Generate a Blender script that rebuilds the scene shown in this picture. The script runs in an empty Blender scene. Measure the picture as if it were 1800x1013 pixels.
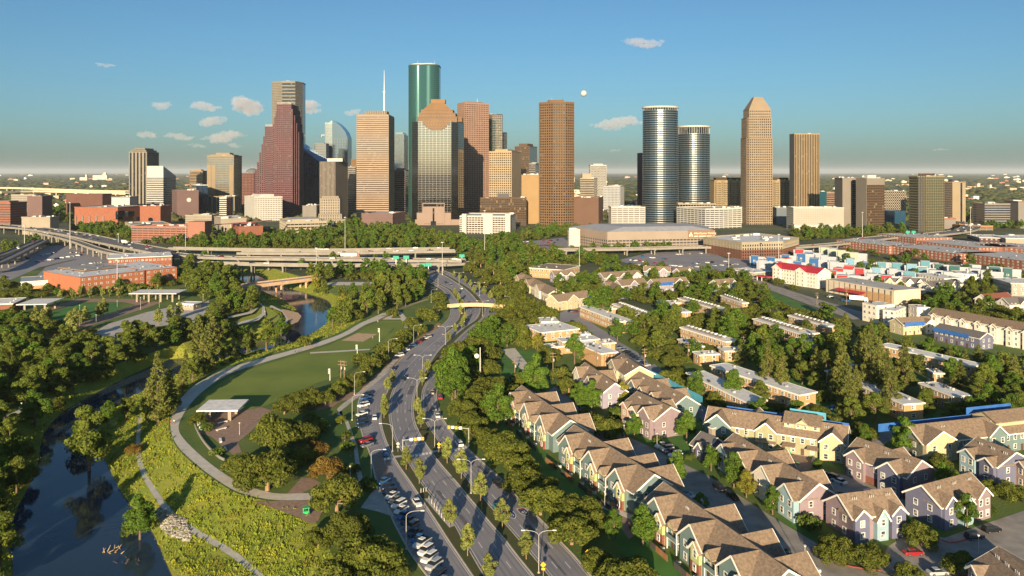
import bpy, bmesh, math, random
import numpy as np
from mathutils import Vector, Matrix, noise
from mathutils.geometry import tessellate_polygon, delaunay_2d_cdt
from mathutils.bvhtree import BVHTree
random.seed(7)
S = bpy.context.scene
# ------------------------------------------------------------------ camera, sky, sun, exposure
F, H, HY, CX = 1350.0, 90.0, 303.0, 900.0      # focal length in photo pixels, camera height, horizon row, centre column
cam = bpy.data.cameras.new('camera'); cam.sensor_width = 36; cam.lens = F/1800*36; cam.shift_y = -203.5/1800
cam.clip_start = 1; cam.clip_end = 250000
camo = bpy.data.objects.new('camera', cam); S.collection.objects.link(camo)
camo.location = (0, 0, H); camo.rotation_euler = (math.pi/2, 0, 0); S.camera = camo
SUN_EL, SUN_AZ = math.radians(12.0), math.radians(185.0)   # compass angle from +Y, clockwise
W = bpy.data.worlds.new('World'); S.world = W; W.use_nodes = True
nt = W.node_tree; bg = nt.nodes['Background']; sky = nt.nodes.new('ShaderNodeTexSky'); sky.sky_type = 'NISHITA'
sky.sun_disc = False; sky.sun_elevation = SUN_EL; sky.sun_rotation = SUN_AZ
sky.altitude = 50; sky.air_density = 0.9; sky.dust_density = 1.4; sky.ozone_density = 4.2
wb = nt.nodes.new('ShaderNodeMix'); wb.data_type = 'RGBA'; wb.blend_type = 'MULTIPLY'; wb.inputs[0].default_value = 1; wb.inputs[7].default_value = (.82, .98, .92, 1)   # white balance
nt.links.new(sky.outputs[0], wb.inputs[6]); nt.links.new(wb.outputs[2], bg.inputs[0]); bg.inputs[1].default_value = 0.066
sl = bpy.data.lights.new('sun', 'SUN'); sl.energy = 4.9; sl.angle = math.radians(.5); sl.color = (1.0, .79, .52)
so = bpy.data.objects.new('sun', sl); S.collection.objects.link(so)
sd = Vector((math.sin(SUN_AZ)*math.cos(SUN_EL), math.cos(SUN_AZ)*math.cos(SUN_EL), math.sin(SUN_EL)))
so.rotation_euler = sd.to_track_quat('Z', 'Y').to_euler(); so.location = (0, -50, 200)
S.view_settings.view_transform = 'Standard'; S.view_settings.look = 'None'; S.view_settings.gamma = 1
S.view_settings.exposure = 1.02; S.view_settings.use_curve_mapping = False
S.render.engine = 'CYCLES'; S.cycles.max_bounces = 6; S.cycles.diffuse_bounces = 3; S.cycles.glossy_bounces = 3
S.cycles.transmission_bounces = 2; S.cycles.transparent_max_bounces = 4; S.cycles.volume_bounces = 0
S.cycles.use_denoising = True; S.cycles.sample_clamp_indirect = 4.0

# ------------------------------------------------------------------ helpers
LINK = S.collection.objects.link
def G(px, py, z=0.0):                       # point of the plane at height z that the photo shows at (px, py)
    d = F*(H-z)/(py-HY); return Vector(((px-CX)*d/F, d, z))
def ZH(py, d): return H+(HY-py)*d/F         # height of row py at distance d
def XW(px, d): return (px-CX)*d/F
def DB(py): return F*H/(py-HY)
_mats = {}
def M(name, col, rough=.8, var=0.0, sc=1.0, metal=0.0, bump=0.0, spec=.4, col2=None, world=False, det=3.0, rnd=0.0, ior=None, bsc=None):
    if name in _mats: return _mats[name]
    m = bpy.data.materials.new(name); m.use_nodes = True; _mats[name] = m
    n = m.node_tree.nodes; l = m.node_tree.links; p = n['Principled BSDF']
    c = (*col, 1) if len(col) == 3 else col
    p.inputs['Base Color'].default_value = c; p.inputs['Roughness'].default_value = rough
    p.inputs['Metallic'].default_value = metal; p.inputs['Specular IOR Level'].default_value = spec
    if ior: p.inputs['IOR'].default_value = ior
    m.diffuse_color = c
    out = None
    if var or col2 or bump:
        if world: co = n.new('ShaderNodeNewGeometry').outputs['Position']
        else: co = n.new('ShaderNodeTexCoord').outputs['Object']
    if var or col2:
        t = n.new('ShaderNodeTexNoise'); t.inputs['Scale'].default_value = sc; t.inputs['Detail'].default_value = det
        l.new(co, t.inputs['Vector'])
        r = n.new('ShaderNodeValToRGB'); l.new(t.outputs['Fac'], r.inputs[0])
        r.color_ramp.elements[0].position = .32; r.color_ramp.elements[1].position = .68
        if col2: a, b = c, (*col2, 1)
        else: a = tuple(x*(1-var) for x in c[:3])+(1,); b = tuple(min(1, x*(1+var)) for x in c[:3])+(1,)
        r.color_ramp.elements[0].color = a; r.color_ramp.elements[1].color = b; out = r.outputs[0]
    if rnd:
        oi = n.new('ShaderNodeObjectInfo'); hs = n.new('ShaderNodeHueSaturation')
        mr = n.new('ShaderNodeMapRange'); mr.inputs['To Min'].default_value = 1-rnd; mr.inputs['To Max'].default_value = 1+rnd
        l.new(oi.outputs['Random'], mr.inputs['Value']); l.new(mr.outputs[0], hs.inputs['Value'])
        if out: l.new(out, hs.inputs['Color'])
        else: hs.inputs['Color'].default_value = c
        out = hs.outputs[0]
    if out: l.new(out, p.inputs['Base Color'])
    if bump:
        t2 = n.new('ShaderNodeTexNoise'); t2.inputs['Scale'].default_value = bsc or sc*3; t2.inputs['Detail'].default_value = 4
        l.new(co, t2.inputs['Vector']); b = n.new('ShaderNodeBump'); b.inputs['Strength'].default_value = bump
        b.inputs['Distance'].default_value = .3; l.new(t2.outputs['Fac'], b.inputs['Height']); l.new(b.outputs[0], p.inputs['Normal'])
    return m
class MB:
    """Collects faces; build() links them as one mesh object."""
    def __init__(s): s.v = []; s.f = []; s.m = []
    def face(s, pts, m=0):
        i = len(s.v); s.v.extend([tuple(p) for p in pts]); s.f.append(tuple(range(i, i+len(pts)))); s.m.append(m)
    def box(s, x0, y0, z0, x1, y1, z1, m=0, mt=None):
        s.prism([(x0, y0), (x1, y0), (x1, y1), (x0, y1)], z0, z1, m, mt)
    def prism(s, poly, z0, z1, m=0, mt=None, bottom=True):
        i = len(s.v); n = len(poly)
        s.v.extend([(p[0], p[1], z0) for p in poly]); s.v.extend([(p[0], p[1], z1) for p in poly])
        for k in range(n):
            j = (k+1) % n; s.f.append((i+k, i+j, i+n+j, i+n+k)); s.m.append(m)
        s.f.append(tuple(i+n+k for k in range(n))); s.m.append(m if mt is None else mt)
        if bottom: s.f.append(tuple(i+n-1-k for k in range(n))); s.m.append(m)
    def solid(s, a, b, m=0):
        """joins two equal polygons a (start) and b (end) into a closed solid"""
        i = len(s.v); n = len(a); s.v.extend([tuple(p) for p in a]); s.v.extend([tuple(p) for p in b])
        for k in range(n):
            j = (k+1) % n; s.f.append((i+k, i+j, i+n+j, i+n+k)); s.m.append(m)
        s.f.append(tuple(i+n+k for k in range(n))); s.m.append(m); s.f.append(tuple(i+n-1-k for k in range(n))); s.m.append(m)
    def beam(s, p, q, w, h, m=0):
        """rectangular bar from p to q, w wide sideways, h high"""
        p = Vector(p); q = Vector(q); d = (q-p).normalized()
        u = d.cross(Vector((0, 0, 1)));  u = u.normalized() if u.length > 1e-4 else Vector((1, 0, 0)); t = u.cross(d)
        u *= w/2; t *= h/2
        s.solid([p-u-t, p+u-t, p+u+t, p-u+t], [q-u-t, q+u-t, q+u+t, q-u+t], m)
    def tube(s, p, q, r0, r1, n=6, m=0):
        p = Vector(p); q = Vector(q); d = (q-p).normalized()
        u = d.cross(Vector((0, 0, 1))); u = u.normalized() if u.length > 1e-3 else Vector((1, 0, 0)); t = d.cross(u)
        A = [(math.cos(2*math.pi*k/n), math.sin(2*math.pi*k/n)) for k in range(n)]
        s.solid([p+(u*a+t*b)*r0 for a, b in A], [q+(u*a+t*b)*r1 for a, b in A], m)
    def build(s, name, mats, parent=None, org=(0, 0, 0), smooth=False, kind=None, label=None):
        me = bpy.data.meshes.new(name)
        if any(org): s.v = [(a-org[0], b-org[1], c-org[2]) for a, b, c in s.v]
        me.from_pydata(s.v, [], s.f)
        if not isinstance(mats, (list, tuple)): mats = [mats]
        for m in mats: me.materials.append(m)
        if len(mats) > 1: me.polygons.foreach_set('material_index', s.m)
        if smooth: me.polygons.foreach_set('use_smooth', [True]*len(s.f))
        me.update()
        return link(name, me, parent, kind, label)
def link(name, me, parent=None, kind=None, label=None, loc=None, rz=0):
    o = bpy.data.objects.new(name, me); LINK(o)
    if parent is not None: o.parent = parent
    if kind: o['kind'] = kind
    if label: o['label'] = label
    if loc is not None: o.location = loc
    if rz: o.rotation_euler = (0, 0, rz)
    return o
def tag(o, label, cat, group=None):
    o['label'] = label; o['category'] = cat
    if group: o['group'] = group
    return o
def thing(name, label, cat, loc=(0, 0, 0), rz=0, group=None):
    o = bpy.data.objects.new(name, None); LINK(o); o.location = loc; o.rotation_euler = (0, 0, rz); o.empty_display_size = .5
    return tag(o, label, cat, group)
def copy_tree(o, kids, parent=None):
    c = o.copy(); LINK(c)
    if parent is not None: c.parent = parent
    for ch in kids.get(o.name, ()): copy_tree(ch, kids, c)
    return c
def kids_of(o):
    d = {}
    def rec(x):
        d[x.name] = list(x.children)
        for c in x.children: rec(c)
    rec(o); return d
def dup(o, kids, loc, rz=0, label=None, group=None, scale=None):
    c = copy_tree(o, kids); c.location = loc; c.rotation_euler = (0, 0, rz)
    if label: c['label'] = label
    if group: c['group'] = group
    if scale: c.scale = scale
    return c
def interp(t, xs, ys):
    return float(np.interp(t, xs, ys))
def smooth_line(pts, n=None, step=None):
    """Catmull-Rom through points (Vectors)"""
    pts = [Vector(p) for p in pts]; out = []
    for i in range(len(pts)-1):
        p0 = pts[max(i-1, 0)]; p1 = pts[i]; p2 = pts[i+1]; p3 = pts[min(i+2, len(pts)-1)]
        k = max(2, int((p2-p1).length/(step or 3)))
        for j in range(k):
            t = j/k
            out.append(.5*((2*p1)+(p2-p0)*t+(2*p0-5*p1+4*p2-p3)*t*t+(3*p1-p0-3*p2+p3)*t**3))
    out.append(pts[-1]); return out
def resample(pts, n):
    P = np.array([tuple(p) for p in pts]); s = np.r_[0, np.cumsum(np.linalg.norm(np.diff(P, axis=0), axis=1))]
    t = np.linspace(0, s[-1], n); return [Vector((np.interp(x, s, P[:, 0]), np.interp(x, s, P[:, 1]), np.interp(x, s, P[:, 2]))) for x in t]
def strip(mb, A, B, dz=0, m=0):
    for i in range(len(A)-1):
        mb.face([A[i]+Vector((0, 0, dz)), B[i]+Vector((0, 0, dz)), B[i+1]+Vector((0, 0, dz)), A[i+1]+Vector((0, 0, dz))], m)
def up(mb):                                # turn every face to look upwards
    for k, f in enumerate(mb.f):
        a, b, c = (Vector(mb.v[i]) for i in f[:3])
        if (b-a).cross(c-a).z < 0: mb.f[k] = tuple(reversed(f))
EXC = []                                   # footprints kept clear of scattered trees
def inside(p, poly):
    x, y = p[0], p[1]; r = False; n = len(poly); j = n-1
    for i in range(n):
        xi, yi = poly[i][0], poly[i][1]; xj, yj = poly[j][0], poly[j][1]
        if (yi > y) != (yj > y) and x < (xj-xi)*(y-yi)/(yj-yi)+xi: r = not r
        j = i
    return r
def sheet(name, px, mat, z=.03, kind='structure', edge=0, curb=None, exc=True):
    P = [G(x, y, 0) for x, y in px]
    if exc: EXC.append([(p.x, p.y) for p in P])
    mb = MB()
    for t in tessellate_polygon([P]): mb.face([(P[i].x, P[i].y, z) for i in t])
    up(mb); o = mb.build(name, mat, kind=kind)
    return o
def mesh_np(name, V, Fq, mat, mi=None):
    """numpy verts (n,3) and faces (m,k) to a mesh"""
    me = bpy.data.meshes.new(name); V = np.asarray(V, np.float32); Fq = np.asarray(Fq, np.int32); k = Fq.shape[1]
    me.vertices.add(len(V)); me.vertices.foreach_set('co', V.ravel())
    me.loops.add(Fq.size); me.loops.foreach_set('vertex_index', Fq.ravel())
    me.polygons.add(len(Fq)); me.polygons.foreach_set('loop_start', np.arange(0, Fq.size, k, dtype=np.int32))
    for m in (mat if isinstance(mat, (list, tuple)) else [mat]): me.materials.append(m)
    if mi is not None: me.polygons.foreach_set('material_index', np.asarray(mi, np.int32))
    me.update(calc_edges=True); return me
def blinds(m, cell, col, share=.8):
    """some panes have pale blinds drawn: a random choice for every window cell"""
    n = m.node_tree.nodes; l = m.node_tree.links; g = n.new('ShaderNodeNewGeometry'); v = n.new('ShaderNodeVectorMath'); v.operation = 'SNAP'; v.inputs[1].default_value = cell
    l.new(g.outputs['Position'], v.inputs[0]); w = n.new('ShaderNodeTexWhiteNoise'); l.new(v.outputs[0], w.inputs['Vector']); r = n.new('ShaderNodeValToRGB'); l.new(w.outputs['Value'], r.inputs[0])
    c = m.diffuse_color[:]; r.color_ramp.elements[0].color = c; r.color_ramp.elements[0].position = share; r.color_ramp.elements[1].color = (*col, 1); r.color_ramp.elements[1].position = min(1, share+.25); l.new(r.outputs[0], n['Principled BSDF'].inputs['Base Color'])
# ------------------------------------------------------------------ ground, river, banks
MG = M('grass', (.065, .13, .020), .95, sc=.06, col2=(.125, .165, .032), world=True, det=8, bump=.5, bsc=1.5)
MFAR = M('plain_ground', (.035, .060, .022), .95, sc=.012, col2=(.10, .11, .06), world=True, det=9)
MMEAD = M('meadow', (.17, .23, .024), .95, sc=.12, col2=(.27, .265, .038), world=True, det=8, bump=.6, bsc=1.2)
MMUD = M('mud', (.10, .075, .05), .9, .35, .3, world=True)
MASPH = M('asphalt', (.225, .22, .245), .85, sc=.07, col2=(.30, .285, .30), world=True, det=9, bump=.15, bsc=6)
MCONC = M('concrete', (.46, .43, .39), .85, .18, .4, world=True, det=8)
MDRIVE = M('drive_concrete', (.29, .265, .24), .9, .22, .25, world=True, det=9)
MPATH = M('path_concrete', (.56, .52, .45), .85, .10, .5, world=True, det=6)
MDIRT = M('dirt', (.34, .20, .11), .95, .25, .3, world=True, det=6)
MSAND = M('sand', (.50, .35, .22), .95, .12, .5, world=True, det=6)
MPAVE = M('brick_paving', (.30, .20, .15), .9, .18, .8, world=True, det=6)
MLAWN = M('mown_lawn', (.185, .235, .036), .95, sc=.05, col2=(.12, .18, .026), world=True, det=7, bump=.4, bsc=3)
MWHITE = M('white_paint', (.75, .73, .68), .7)
MYEL = M('yellow_paint', (.70, .42, .04), .7)
MKERB = M('kerb_concrete', (.50, .45, .38), .85, .12, 1.0)
MRED = M('red_kerb', (.38, .06, .05), .8)

rimR = [(700,1250),(640,1100),(600,1013),(575,955),(548,905),(545,884),(505,884),(470,881),(420,869),(380,846),(340,816),(310,786),(297,755),(300,725),(320,694),(350,669),(400,644),(460,627),(520,611),(560,599),(598,584),(622,570),(643,557),(645,545),(630,525),(604,508),(562,496),(505,480),(468,467),(430,455)]
rimL = [(-420,1250),(-250,1100),(-120,900),(-40,800),(15,742),(60,702),(130,668),(230,632),(340,598),(400,586),(440,580),(478,570),(492,556),(470,540),(440,524),(400,505),(380,480),(372,458)]
watR = [(430,1250),(355,1100),(303,1013),(268,935),(218,872),(186,810),(168,765),(195,725),(255,685),(330,652),(400,628),(450,617),(515,602),(570,572),(583,545),(575,528),(540,516),(500,505),(470,492),(440,480)]
watL = [(-60,1250),(-25,1100),(22,1013),(14,930),(62,830),(78,760),(120,718),(190,680),(255,648),(340,617),(400,603),(440,599),(505,583),(519,562),(522,546),(497,528),(470,516),(440,501),(412,488)]
lowA = [(243,733),(240,760),(239,800),(249,836),(269,871),(294,906),(329,933),(369,956),(409,981),(449,1014),(520,1080),(600,1160)]
lowB = [(250,733),(247,762),(248,800),(260,835),(280,868),(306,900),(340,926),(378,948),(419,973),(461,1010),(533,1078),(615,1160)]
def gl(px, z, step=8): return smooth_line([G(x, y, z) for x, y in px], step=step)
lines = [gl(rimR, 0), gl(rimL, 0), gl(watR, -6), gl(watL, -6), gl(lowA, -4, 5), gl(lowB, -4, 5)]
n = 60; mid = [(a+b)/2-Vector((0, 0, 1.8)) for a, b in zip(resample(lines[2], n), resample(lines[3], n))]; lines.append(mid[1:-1])
V = []; E = []; Zs = []
def add_line(L, close=False):
    i = len(V)
    for p in L: V.append(Vector((p.x, p.y))); Zs.append(p.z)
    for k in range(len(L)-1): E.append((i+k, i+k+1))
    if close: E.append((i+len(L)-1, i))
starts = []
for L in lines: starts.append(len(V)); add_line(L)
E += [(starts[0], starts[1]), (starts[1]-1, starts[2]-1)]      # close the valley at both ends, at the level of the plain
RR = 3000
ring = [Vector((-RR, -900, 0)), Vector((RR, -900, 0)), Vector((RR, 2*RR, 0)), Vector((-RR, 2*RR, 0))]; add_line(ring, True)
res = delaunay_2d_cdt(V, E, [], 0, 1e-4)
gv = []
for v, o in zip(res[0], res[3]):
    z = Zs[o[0]] if o else -1.0
    gv.append((v.x, v.y, z))
gf = [tuple(f) for f in res[2]]
me = bpy.data.meshes.new('ground')
for f in range(len(gf)):
    a, b, c = (Vector(gv[i]) for i in gf[f])
    if (b-a).cross(c-a).z < 0: gf[f] = tuple(reversed(gf[f]))
BIG = 80000; nb = len(gv); ringi = []
for p in ring:
    k = min(range(len(gv)), key=lambda i: (gv[i][0]-p.x)**2+(gv[i][1]-p.y)**2); ringi.append(k)
gv += [(-BIG, -30000, 0), (BIG, -30000, 0), (BIG, BIG, 0), (-BIG, BIG, 0)]
for k in range(4): j = (k+1) % 4; gf.append((nb+k, nb+j, ringi[j], ringi[k]))
me.from_pydata(gv, [], gf)
for m in (MG, MFAR, MMEAD, MMUD): me.materials.append(m)
mi = []
for f in gf:
    c = sum((Vector(gv[i]) for i in f), Vector())/len(f)
    zz = [gv[i][2] for i in f]
    mi.append(1 if c.y > 1150 or abs(c.x) > 1300 or len(f) == 4 else 3 if max(zz) <= -5.9 else 2 if min(zz) < -.1 else 0)
me.polygons.foreach_set('material_index', mi); me.update(); link('ground', me, kind='structure')
GT = BVHTree.FromPolygons([Vector(v) for v in gv[:nb]], [f for f in gf[:-4]])
def hgt(x, y):
    r = GT.ray_cast(Vector((x, y, 50)), Vector((0, 0, -1)))
    return r[0].z if r[0] else 0.0
# water
mw = M('river_water', (.020, .038, .066), .06, spec=.5, ior=1.333)
nn = mw.node_tree.nodes; ll = mw.node_tree.links; tx = nn.new('ShaderNodeTexNoise'); tx.inputs['Scale'].default_value = .35; tx.inputs['Detail'].default_value = 6
tx.inputs['Distortion'].default_value = .6
gp = nn.new('ShaderNodeNewGeometry'); ll.new(gp.outputs['Position'], tx.inputs['Vector'])
bm_ = nn.new('ShaderNodeBump'); bm_.inputs['Strength'].default_value = .10; bm_.inputs['Distance'].default_value = .25
ll.new(tx.outputs['Fac'], bm_.inputs['Height']); ll.new(bm_.outputs[0], nn['Principled BSDF'].inputs['Normal'])
mb = MB(); A = resample(lines[3], 90); B = resample(lines[2], 90)
# widen a little under the banks
for i in range(90):
    d = (B[i]-A[i]).normalized(); A[i] = A[i]-d*1.5; B[i] = B[i]+d*1.5
strip(mb, A, B, -.02); up(mb); mb.build('river_water', mw, kind='structure')
WATER = [(p.x, p.y) for p in A]+[(p.x, p.y) for p in reversed(B)]
VALLEY = [(p.x, p.y) for p in lines[0]]+[(p.x, p.y) for p in reversed(lines[1])]
# lower river path: between the two constrained lines, on the bank
a = resample(lines[4], 120); b = resample(lines[5], 120); mb = MB(); strip(mb, a, b, .06); up(mb); mb.build('river_path', MPATH, kind='structure')
LOWPATH = [(p.x, p.y) for p in a]+[(p.x, p.y) for p in reversed(b)]; EXC.append(LOWPATH)

# ------------------------------------------------------------------ parkway
ROAD = [ # row: street left, street right, carriageway left edge, its right edge, second carriageway left, right
(1130,832,912,940,1038,1076,1160),(1040,775,850,872,957,988,1062),(1012,752,829,852,936,966,1037),(975,724,804,830,906,935,1006),(950,710,787,815,887,914,982),(920,694,768,798,861,888,956),
(884,679,744,769,831,857,917),(850,664,722,742,803,828,888),(820,656,701,723,777,804,855),(797,651,688,709,759,786,830),(770,640,676,694,741,768,803),(740,632,669,686,728,748,780),
(712,630,672,685,726,742,769),(690,639,680,690,730,743,767),(672,662,698,699,737,750,774),(645,694,715,715.5,752,764,790),(623,714,736,737,766,779,806),(605,737,757,758.5,782,796,822),
(587,759,778,783,803,814,840),(575,774,792,799,818,828,852),(560,789,806,817,838,847,872),(540,793,808,818,844,852,877),(525,789,800,808,835,844,868),(510,778,788,794,820,829,850),
(498,757,766,771,803,811,828),(485,735,743,747,782,789,803),(475,712,719,722,760,766,778),(466,680,686,688,738,742,752),(458,648,652,654,705,708,718),(450,600,604,605,660,662,672)]
ry = np.array([r[0] for r in ROAD][::-1], float); rx = np.array([r[1:] for r in ROAD][::-1], float)
def pch(y, k):
    xs = rx[:, k]; i = int(np.clip(np.searchsorted(ry, y)-1, 0, len(ry)-2))
    def sl(j):
        if j <= 0 or j >= len(ry)-1: j = min(max(j, 1), len(ry)-2)
        return (xs[j+1]-xs[j-1])/(ry[j+1]-ry[j-1])
    h = ry[i+1]-ry[i]; t = (y-ry[i])/h; m0 = sl(i)*h; m1 = sl(i+1)*h
    return (2*t**3-3*t*t+1)*xs[i]+(t**3-2*t*t+t)*m0+(-2*t**3+3*t*t)*xs[i+1]+(t**3-t*t)*m1
ys = []; y = 1130.0
while y > 450: ys.append(y); y -= max(1.0, (y-HY)**2/DB(HY+1)*3.0)   # about 3 m steps along the road
RL = [[G(pch(y, k), y) for y in ys] for k in range(6)]
mb = MB(); strip(mb, RL[0], RL[5], .02); up(mb); mb.build('road', MASPH, kind='structure')
ROADPOLY = [(p.x, p.y) for p in RL[0]]+[(p.x, p.y) for p in reversed(RL[5])]; EXC.append(ROADPOLY)
def side(L, i):                              # unit normal to the right of a road line
    a = L[max(i-1, 0)]; b = L[min(i+1, len(L)-1)]; d = (b-a).normalized(); return Vector((d.y, -d.x, 0))
def offs(L, o): return [p+side(L, i)*o for i, p in enumerate(L)]
def kerb(mb, L, w0, w1, h, m=0):
    a = offs(L, w0); b = offs(L, w1); zt = Vector((0, 0, h)); zb = Vector((0, 0, .0))
    for i in range(len(L)-1):
        mb.face([a[i]+zt, b[i]+zt, b[i+1]+zt, a[i+1]+zt], m); mb.face([a[i]+zb, a[i]+zt, a[i+1]+zt, a[i+1]+zb], m); mb.face([b[i]+zb, b[i+1]+zb, b[i+1]+zt, b[i]+zt], m)
def median(name, k0, k1):
    L0, L1 = RL[k0], RL[k1]; runs = []; cur = []
    for i in range(len(L0)):
        if (L1[i]-L0[i]).length > 1.4: cur.append(i)
        elif cur: runs.append(cur); cur = []
    if cur: runs.append(cur)
    for r in runs:
        if len(r) < 3: continue
        A = [L0[i] for i in r]; B = [L1[i] for i in r]; mb = MB(); strip(mb, offs(A, .3), offs(B, -.3), .13, 0); up(mb)
        kerb(mb, A, .02, .34, .15, 1); kerb(mb, B, -.34, -.02, .15, 1); mb.face([A[0], B[0], B[0]+Vector((0, 0, .15)), A[0]+Vector((0, 0, .15))], 1); mb.face([A[-1], B[-1], B[-1]+Vector((0, 0, .15)), A[-1]+Vector((0, 0, .15))], 1)
        mb.build(name, [M('median_grass', (.085, .075, .03), .95, sc=.25, col2=(.06, .085, .022), world=True, det=7, bump=.4, bsc=3), MKERB], kind='structure')
median('road_median', 1, 2); median('road_median', 3, 4)
mb = MB(); kerb(mb, RL[5], -.05, .35, .15); kerb(mb, RL[0], -.35, .05, .15); mb.build('kerb', MKERB, kind='structure')
# worn wheel tracks
mb = MB()
for A_, B_, nl in ((RL[2], RL[3], 3), (RL[4], RL[5], 3), (RL[0], RL[1], 2)):
    for k in range(nl):
        for o in (.30, .70):
            t = (k+o)/nl; a = [p.lerp(q, t-.028) for p, q in zip(A_, B_)]; b = [p.lerp(q, t+.028) for p, q in zip(A_, B_)]
            if nl == 2: a = [p.lerp(q, .5+.5*(t-.028)) for p, q in zip(A_, B_)]; b = [p.lerp(q, .5+.5*(t+.028)) for p, q in zip(A_, B_)]
            strip(mb, a, b, .025)
up(mb); mb.build('road_wear', M('worn_asphalt', (.185, .182, .205), .8, sc=.05, col2=(.275, .262, .28), world=True, det=9), kind='structure')
mb = MB(); r = random.Random(8)
for _ in range(26):
    i = r.randrange(5, len(ys)-60); k0, k1 = r.choice(((2, 3), (4, 5), (0, 1))); t = r.uniform(.2, .7); j = i+r.randrange(1, 5); w_ = r.uniform(.06, .25)
    strip(mb, [RL[k0][q].lerp(RL[k1][q], t) for q in range(i, j+1)], [RL[k0][q].lerp(RL[k1][q], t+w_) for q in range(i, j+1)], .0275)
up(mb); mb.build('road_patch', M('patch_asphalt', (.125, .122, .135), .85, .2, .4, world=True), kind='structure')
# lane lines
mb = MB(); C, D, Ee, Ff, Bs, As = RL[2], RL[3], RL[4], RL[5], RL[1], RL[0]
def line(L, w=.13, dash=None, y0=0, y1=9999, z=.03):
    s = 0; a = offs(L, -w/2); b = offs(L, w/2)
    for i in range(len(L)-1):
        l = (L[i+1]-L[i]).length
        if y0 < L[i].y < y1:
            if dash is None: mb.face([a[i]+Vector((0, 0, z)), b[i]+Vector((0, 0, z)), b[i+1]+Vector((0, 0, z)), a[i+1]+Vector((0, 0, z))])
            else:
                t = 0
                while t < l:
                    ph = (s+t) % dash[1]; e = min(l, t+(dash[0]-ph if ph < dash[0] else dash[1]-ph))
                    if ph < dash[0]-1e-6:
                        f = [a[i].lerp(a[i+1], t/l), b[i].lerp(b[i+1], t/l), b[i].lerp(b[i+1], e/l), a[i].lerp(a[i+1], e/l)]
                        mb.face([p+Vector((0, 0, z)) for p in f])
                    t = e+1e-6
        s += l
def lerpL(A, B, t): return [a.lerp(b, t) for a, b in zip(A, B)]
for A_, B_ in ((C, D), (Ee, Ff)):
    for t in (1/3, 2/3): line(lerpL(A_, B_, t), .16, (3.2, 10))
line(offs(C, .5), .13); line(offs(D, -.5), .13); line(offs(Ee, .5), .13); line(offs(Ff, -.5), .13); line(offs(Bs, -.4), .12, y1=300)
up(mb)
# parking bays along the street edge
ln = offs(As, .2)
def bays(y0, y1, gap, L, dirpx):
    acc = 0
    for i in range(len(ln)-1):
        p, q = ln[i], ln[i+1]; l = (q-p).length
        if not (y0 < p.y < y1): continue
        d = (q-p)/l; t = -acc
        while t < l:
            if t >= 0:
                o = p+d*t; r = Vector((d.y, -d.x, 0)); e = (r*.86+d*.52)*L; w = Vector((-e.y, e.x, 0)).normalized()*.06
                mb.face([x+Vector((0, 0, .03)) for x in (o-w, o+w, o+e+w, o+e-w)])
            t += gap
        acc = (l-(t-gap)) if t > 0 else acc+l
bays(150, 218, 3.0, 5.2, 1); bays(250, 330, 3.0, 5.2, 1); bays(430, 560, 3.4, 6, 1)
# crossing blocks, stop lines
def block(px, py, w, l, rz, z=.036):
    c = G(px, py); f = Vector((math.cos(rz), math.sin(rz), 0)); g_ = Vector((-f.y, f.x, 0))
    mb.face([c+Vector((0, 0, z))+f*a*w/2+g_*b*l/2 for a, b in ((-1, -1), (1, -1), (1, 1), (-1, 1))])
for k in range(6): t = k/5; block(725.5+31*t, 801.5-5*t, .85, 2.0, .18+1.57*0)
for k in range(3): block(677+6*k, 807.5-.7*k, .85, 2.0, .15)
for k in range(5): block(793+7*k, 792.5-1.3*k, .85, 2.0, .18)
def bar(x0, y0, x1, y1, w, z=.036):
    a = G(x0, y0); b = G(x1, y1); n_ = Vector((-(b-a).y, (b-a).x, 0)).normalized()*w/2
    mb.face([p+Vector((0, 0, z)) for p in (a-n_, a+n_, b+n_, b-n_)])
bar(703, 786.5, 745, 780, .45); bar(712.5, 777, 715, 784, .16); bar(727, 775.5, 730.5, 782, .16); bar(797, 813, 836, 803, .4); bar(663, 804, 674, 802, .3)
up(mb); mb.build('road_marking', MWHITE, kind='structure')
sheet('crossing_path', [(690,806),(709,804),(711,801),(692,802.5)], MCONC, .16); sheet('crossing_path', [(757,797.5),(771,795),(771,791.5),(758,794)], MCONC, .16)

# ------------------------------------------------------------------ park paths and lawns
outR = gl([p for p in rimR if p[1] < 885 and p[0] < 600][1:], 0, 4)
path_in = [(548,867),(510,868),(480,867),(430,853),(390,830),(355,803),(325,774),(314,755),(319,735),(336,709),(362,684),(405,657),(465,637),(530,618),(575,604),(615,587),(645,570),(672,562),(688,560)]
path_out = [(548,879),(510,880),(470,878),(420,866),(380,843),(341,813),(311,783),(300,755),(304,726),(322,696),(352,671),(401,648),(461,630),(521,613.5),(562,601),(602,586),(638,566),(668,557),(690,552)]
a = resample(gl(path_in, 0, 4), 160); b = resample(gl(path_out, 0, 4), 160); mb = MB(); strip(mb, a, b, .05); up(mb); mb.build('park_path', MPATH, kind='structure')
EXC.append([(p.x, p.y) for p in a]+[(p.x, p.y) for p in reversed(b)])
sheet('lawn', [(362,690),(405,662),(465,641),(530,622),(575,608),(618,590),(648,573),(672,564),(705,564),(716,578),(700,600),(668,620),(628,640),(600,660),(560,672),(520,690),(470,712),(430,722),(350,715)], MLAWN, .02)
sheet('sand_court', [(600,599),(627,586),(663,587.5),(638,601)], MSAND, .035)
sheet('park_path', [(545,619.5),(590,617),(650,613.5),(650,615.5),(590,619.5),(545,622)], MPATH, .06)
lp = [(655,567),(672,563.5),(705,563.5),(709,568),(711,575),(716,575),(714,560),(705,551),(690,549),(672,553),(650,562)]
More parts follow.
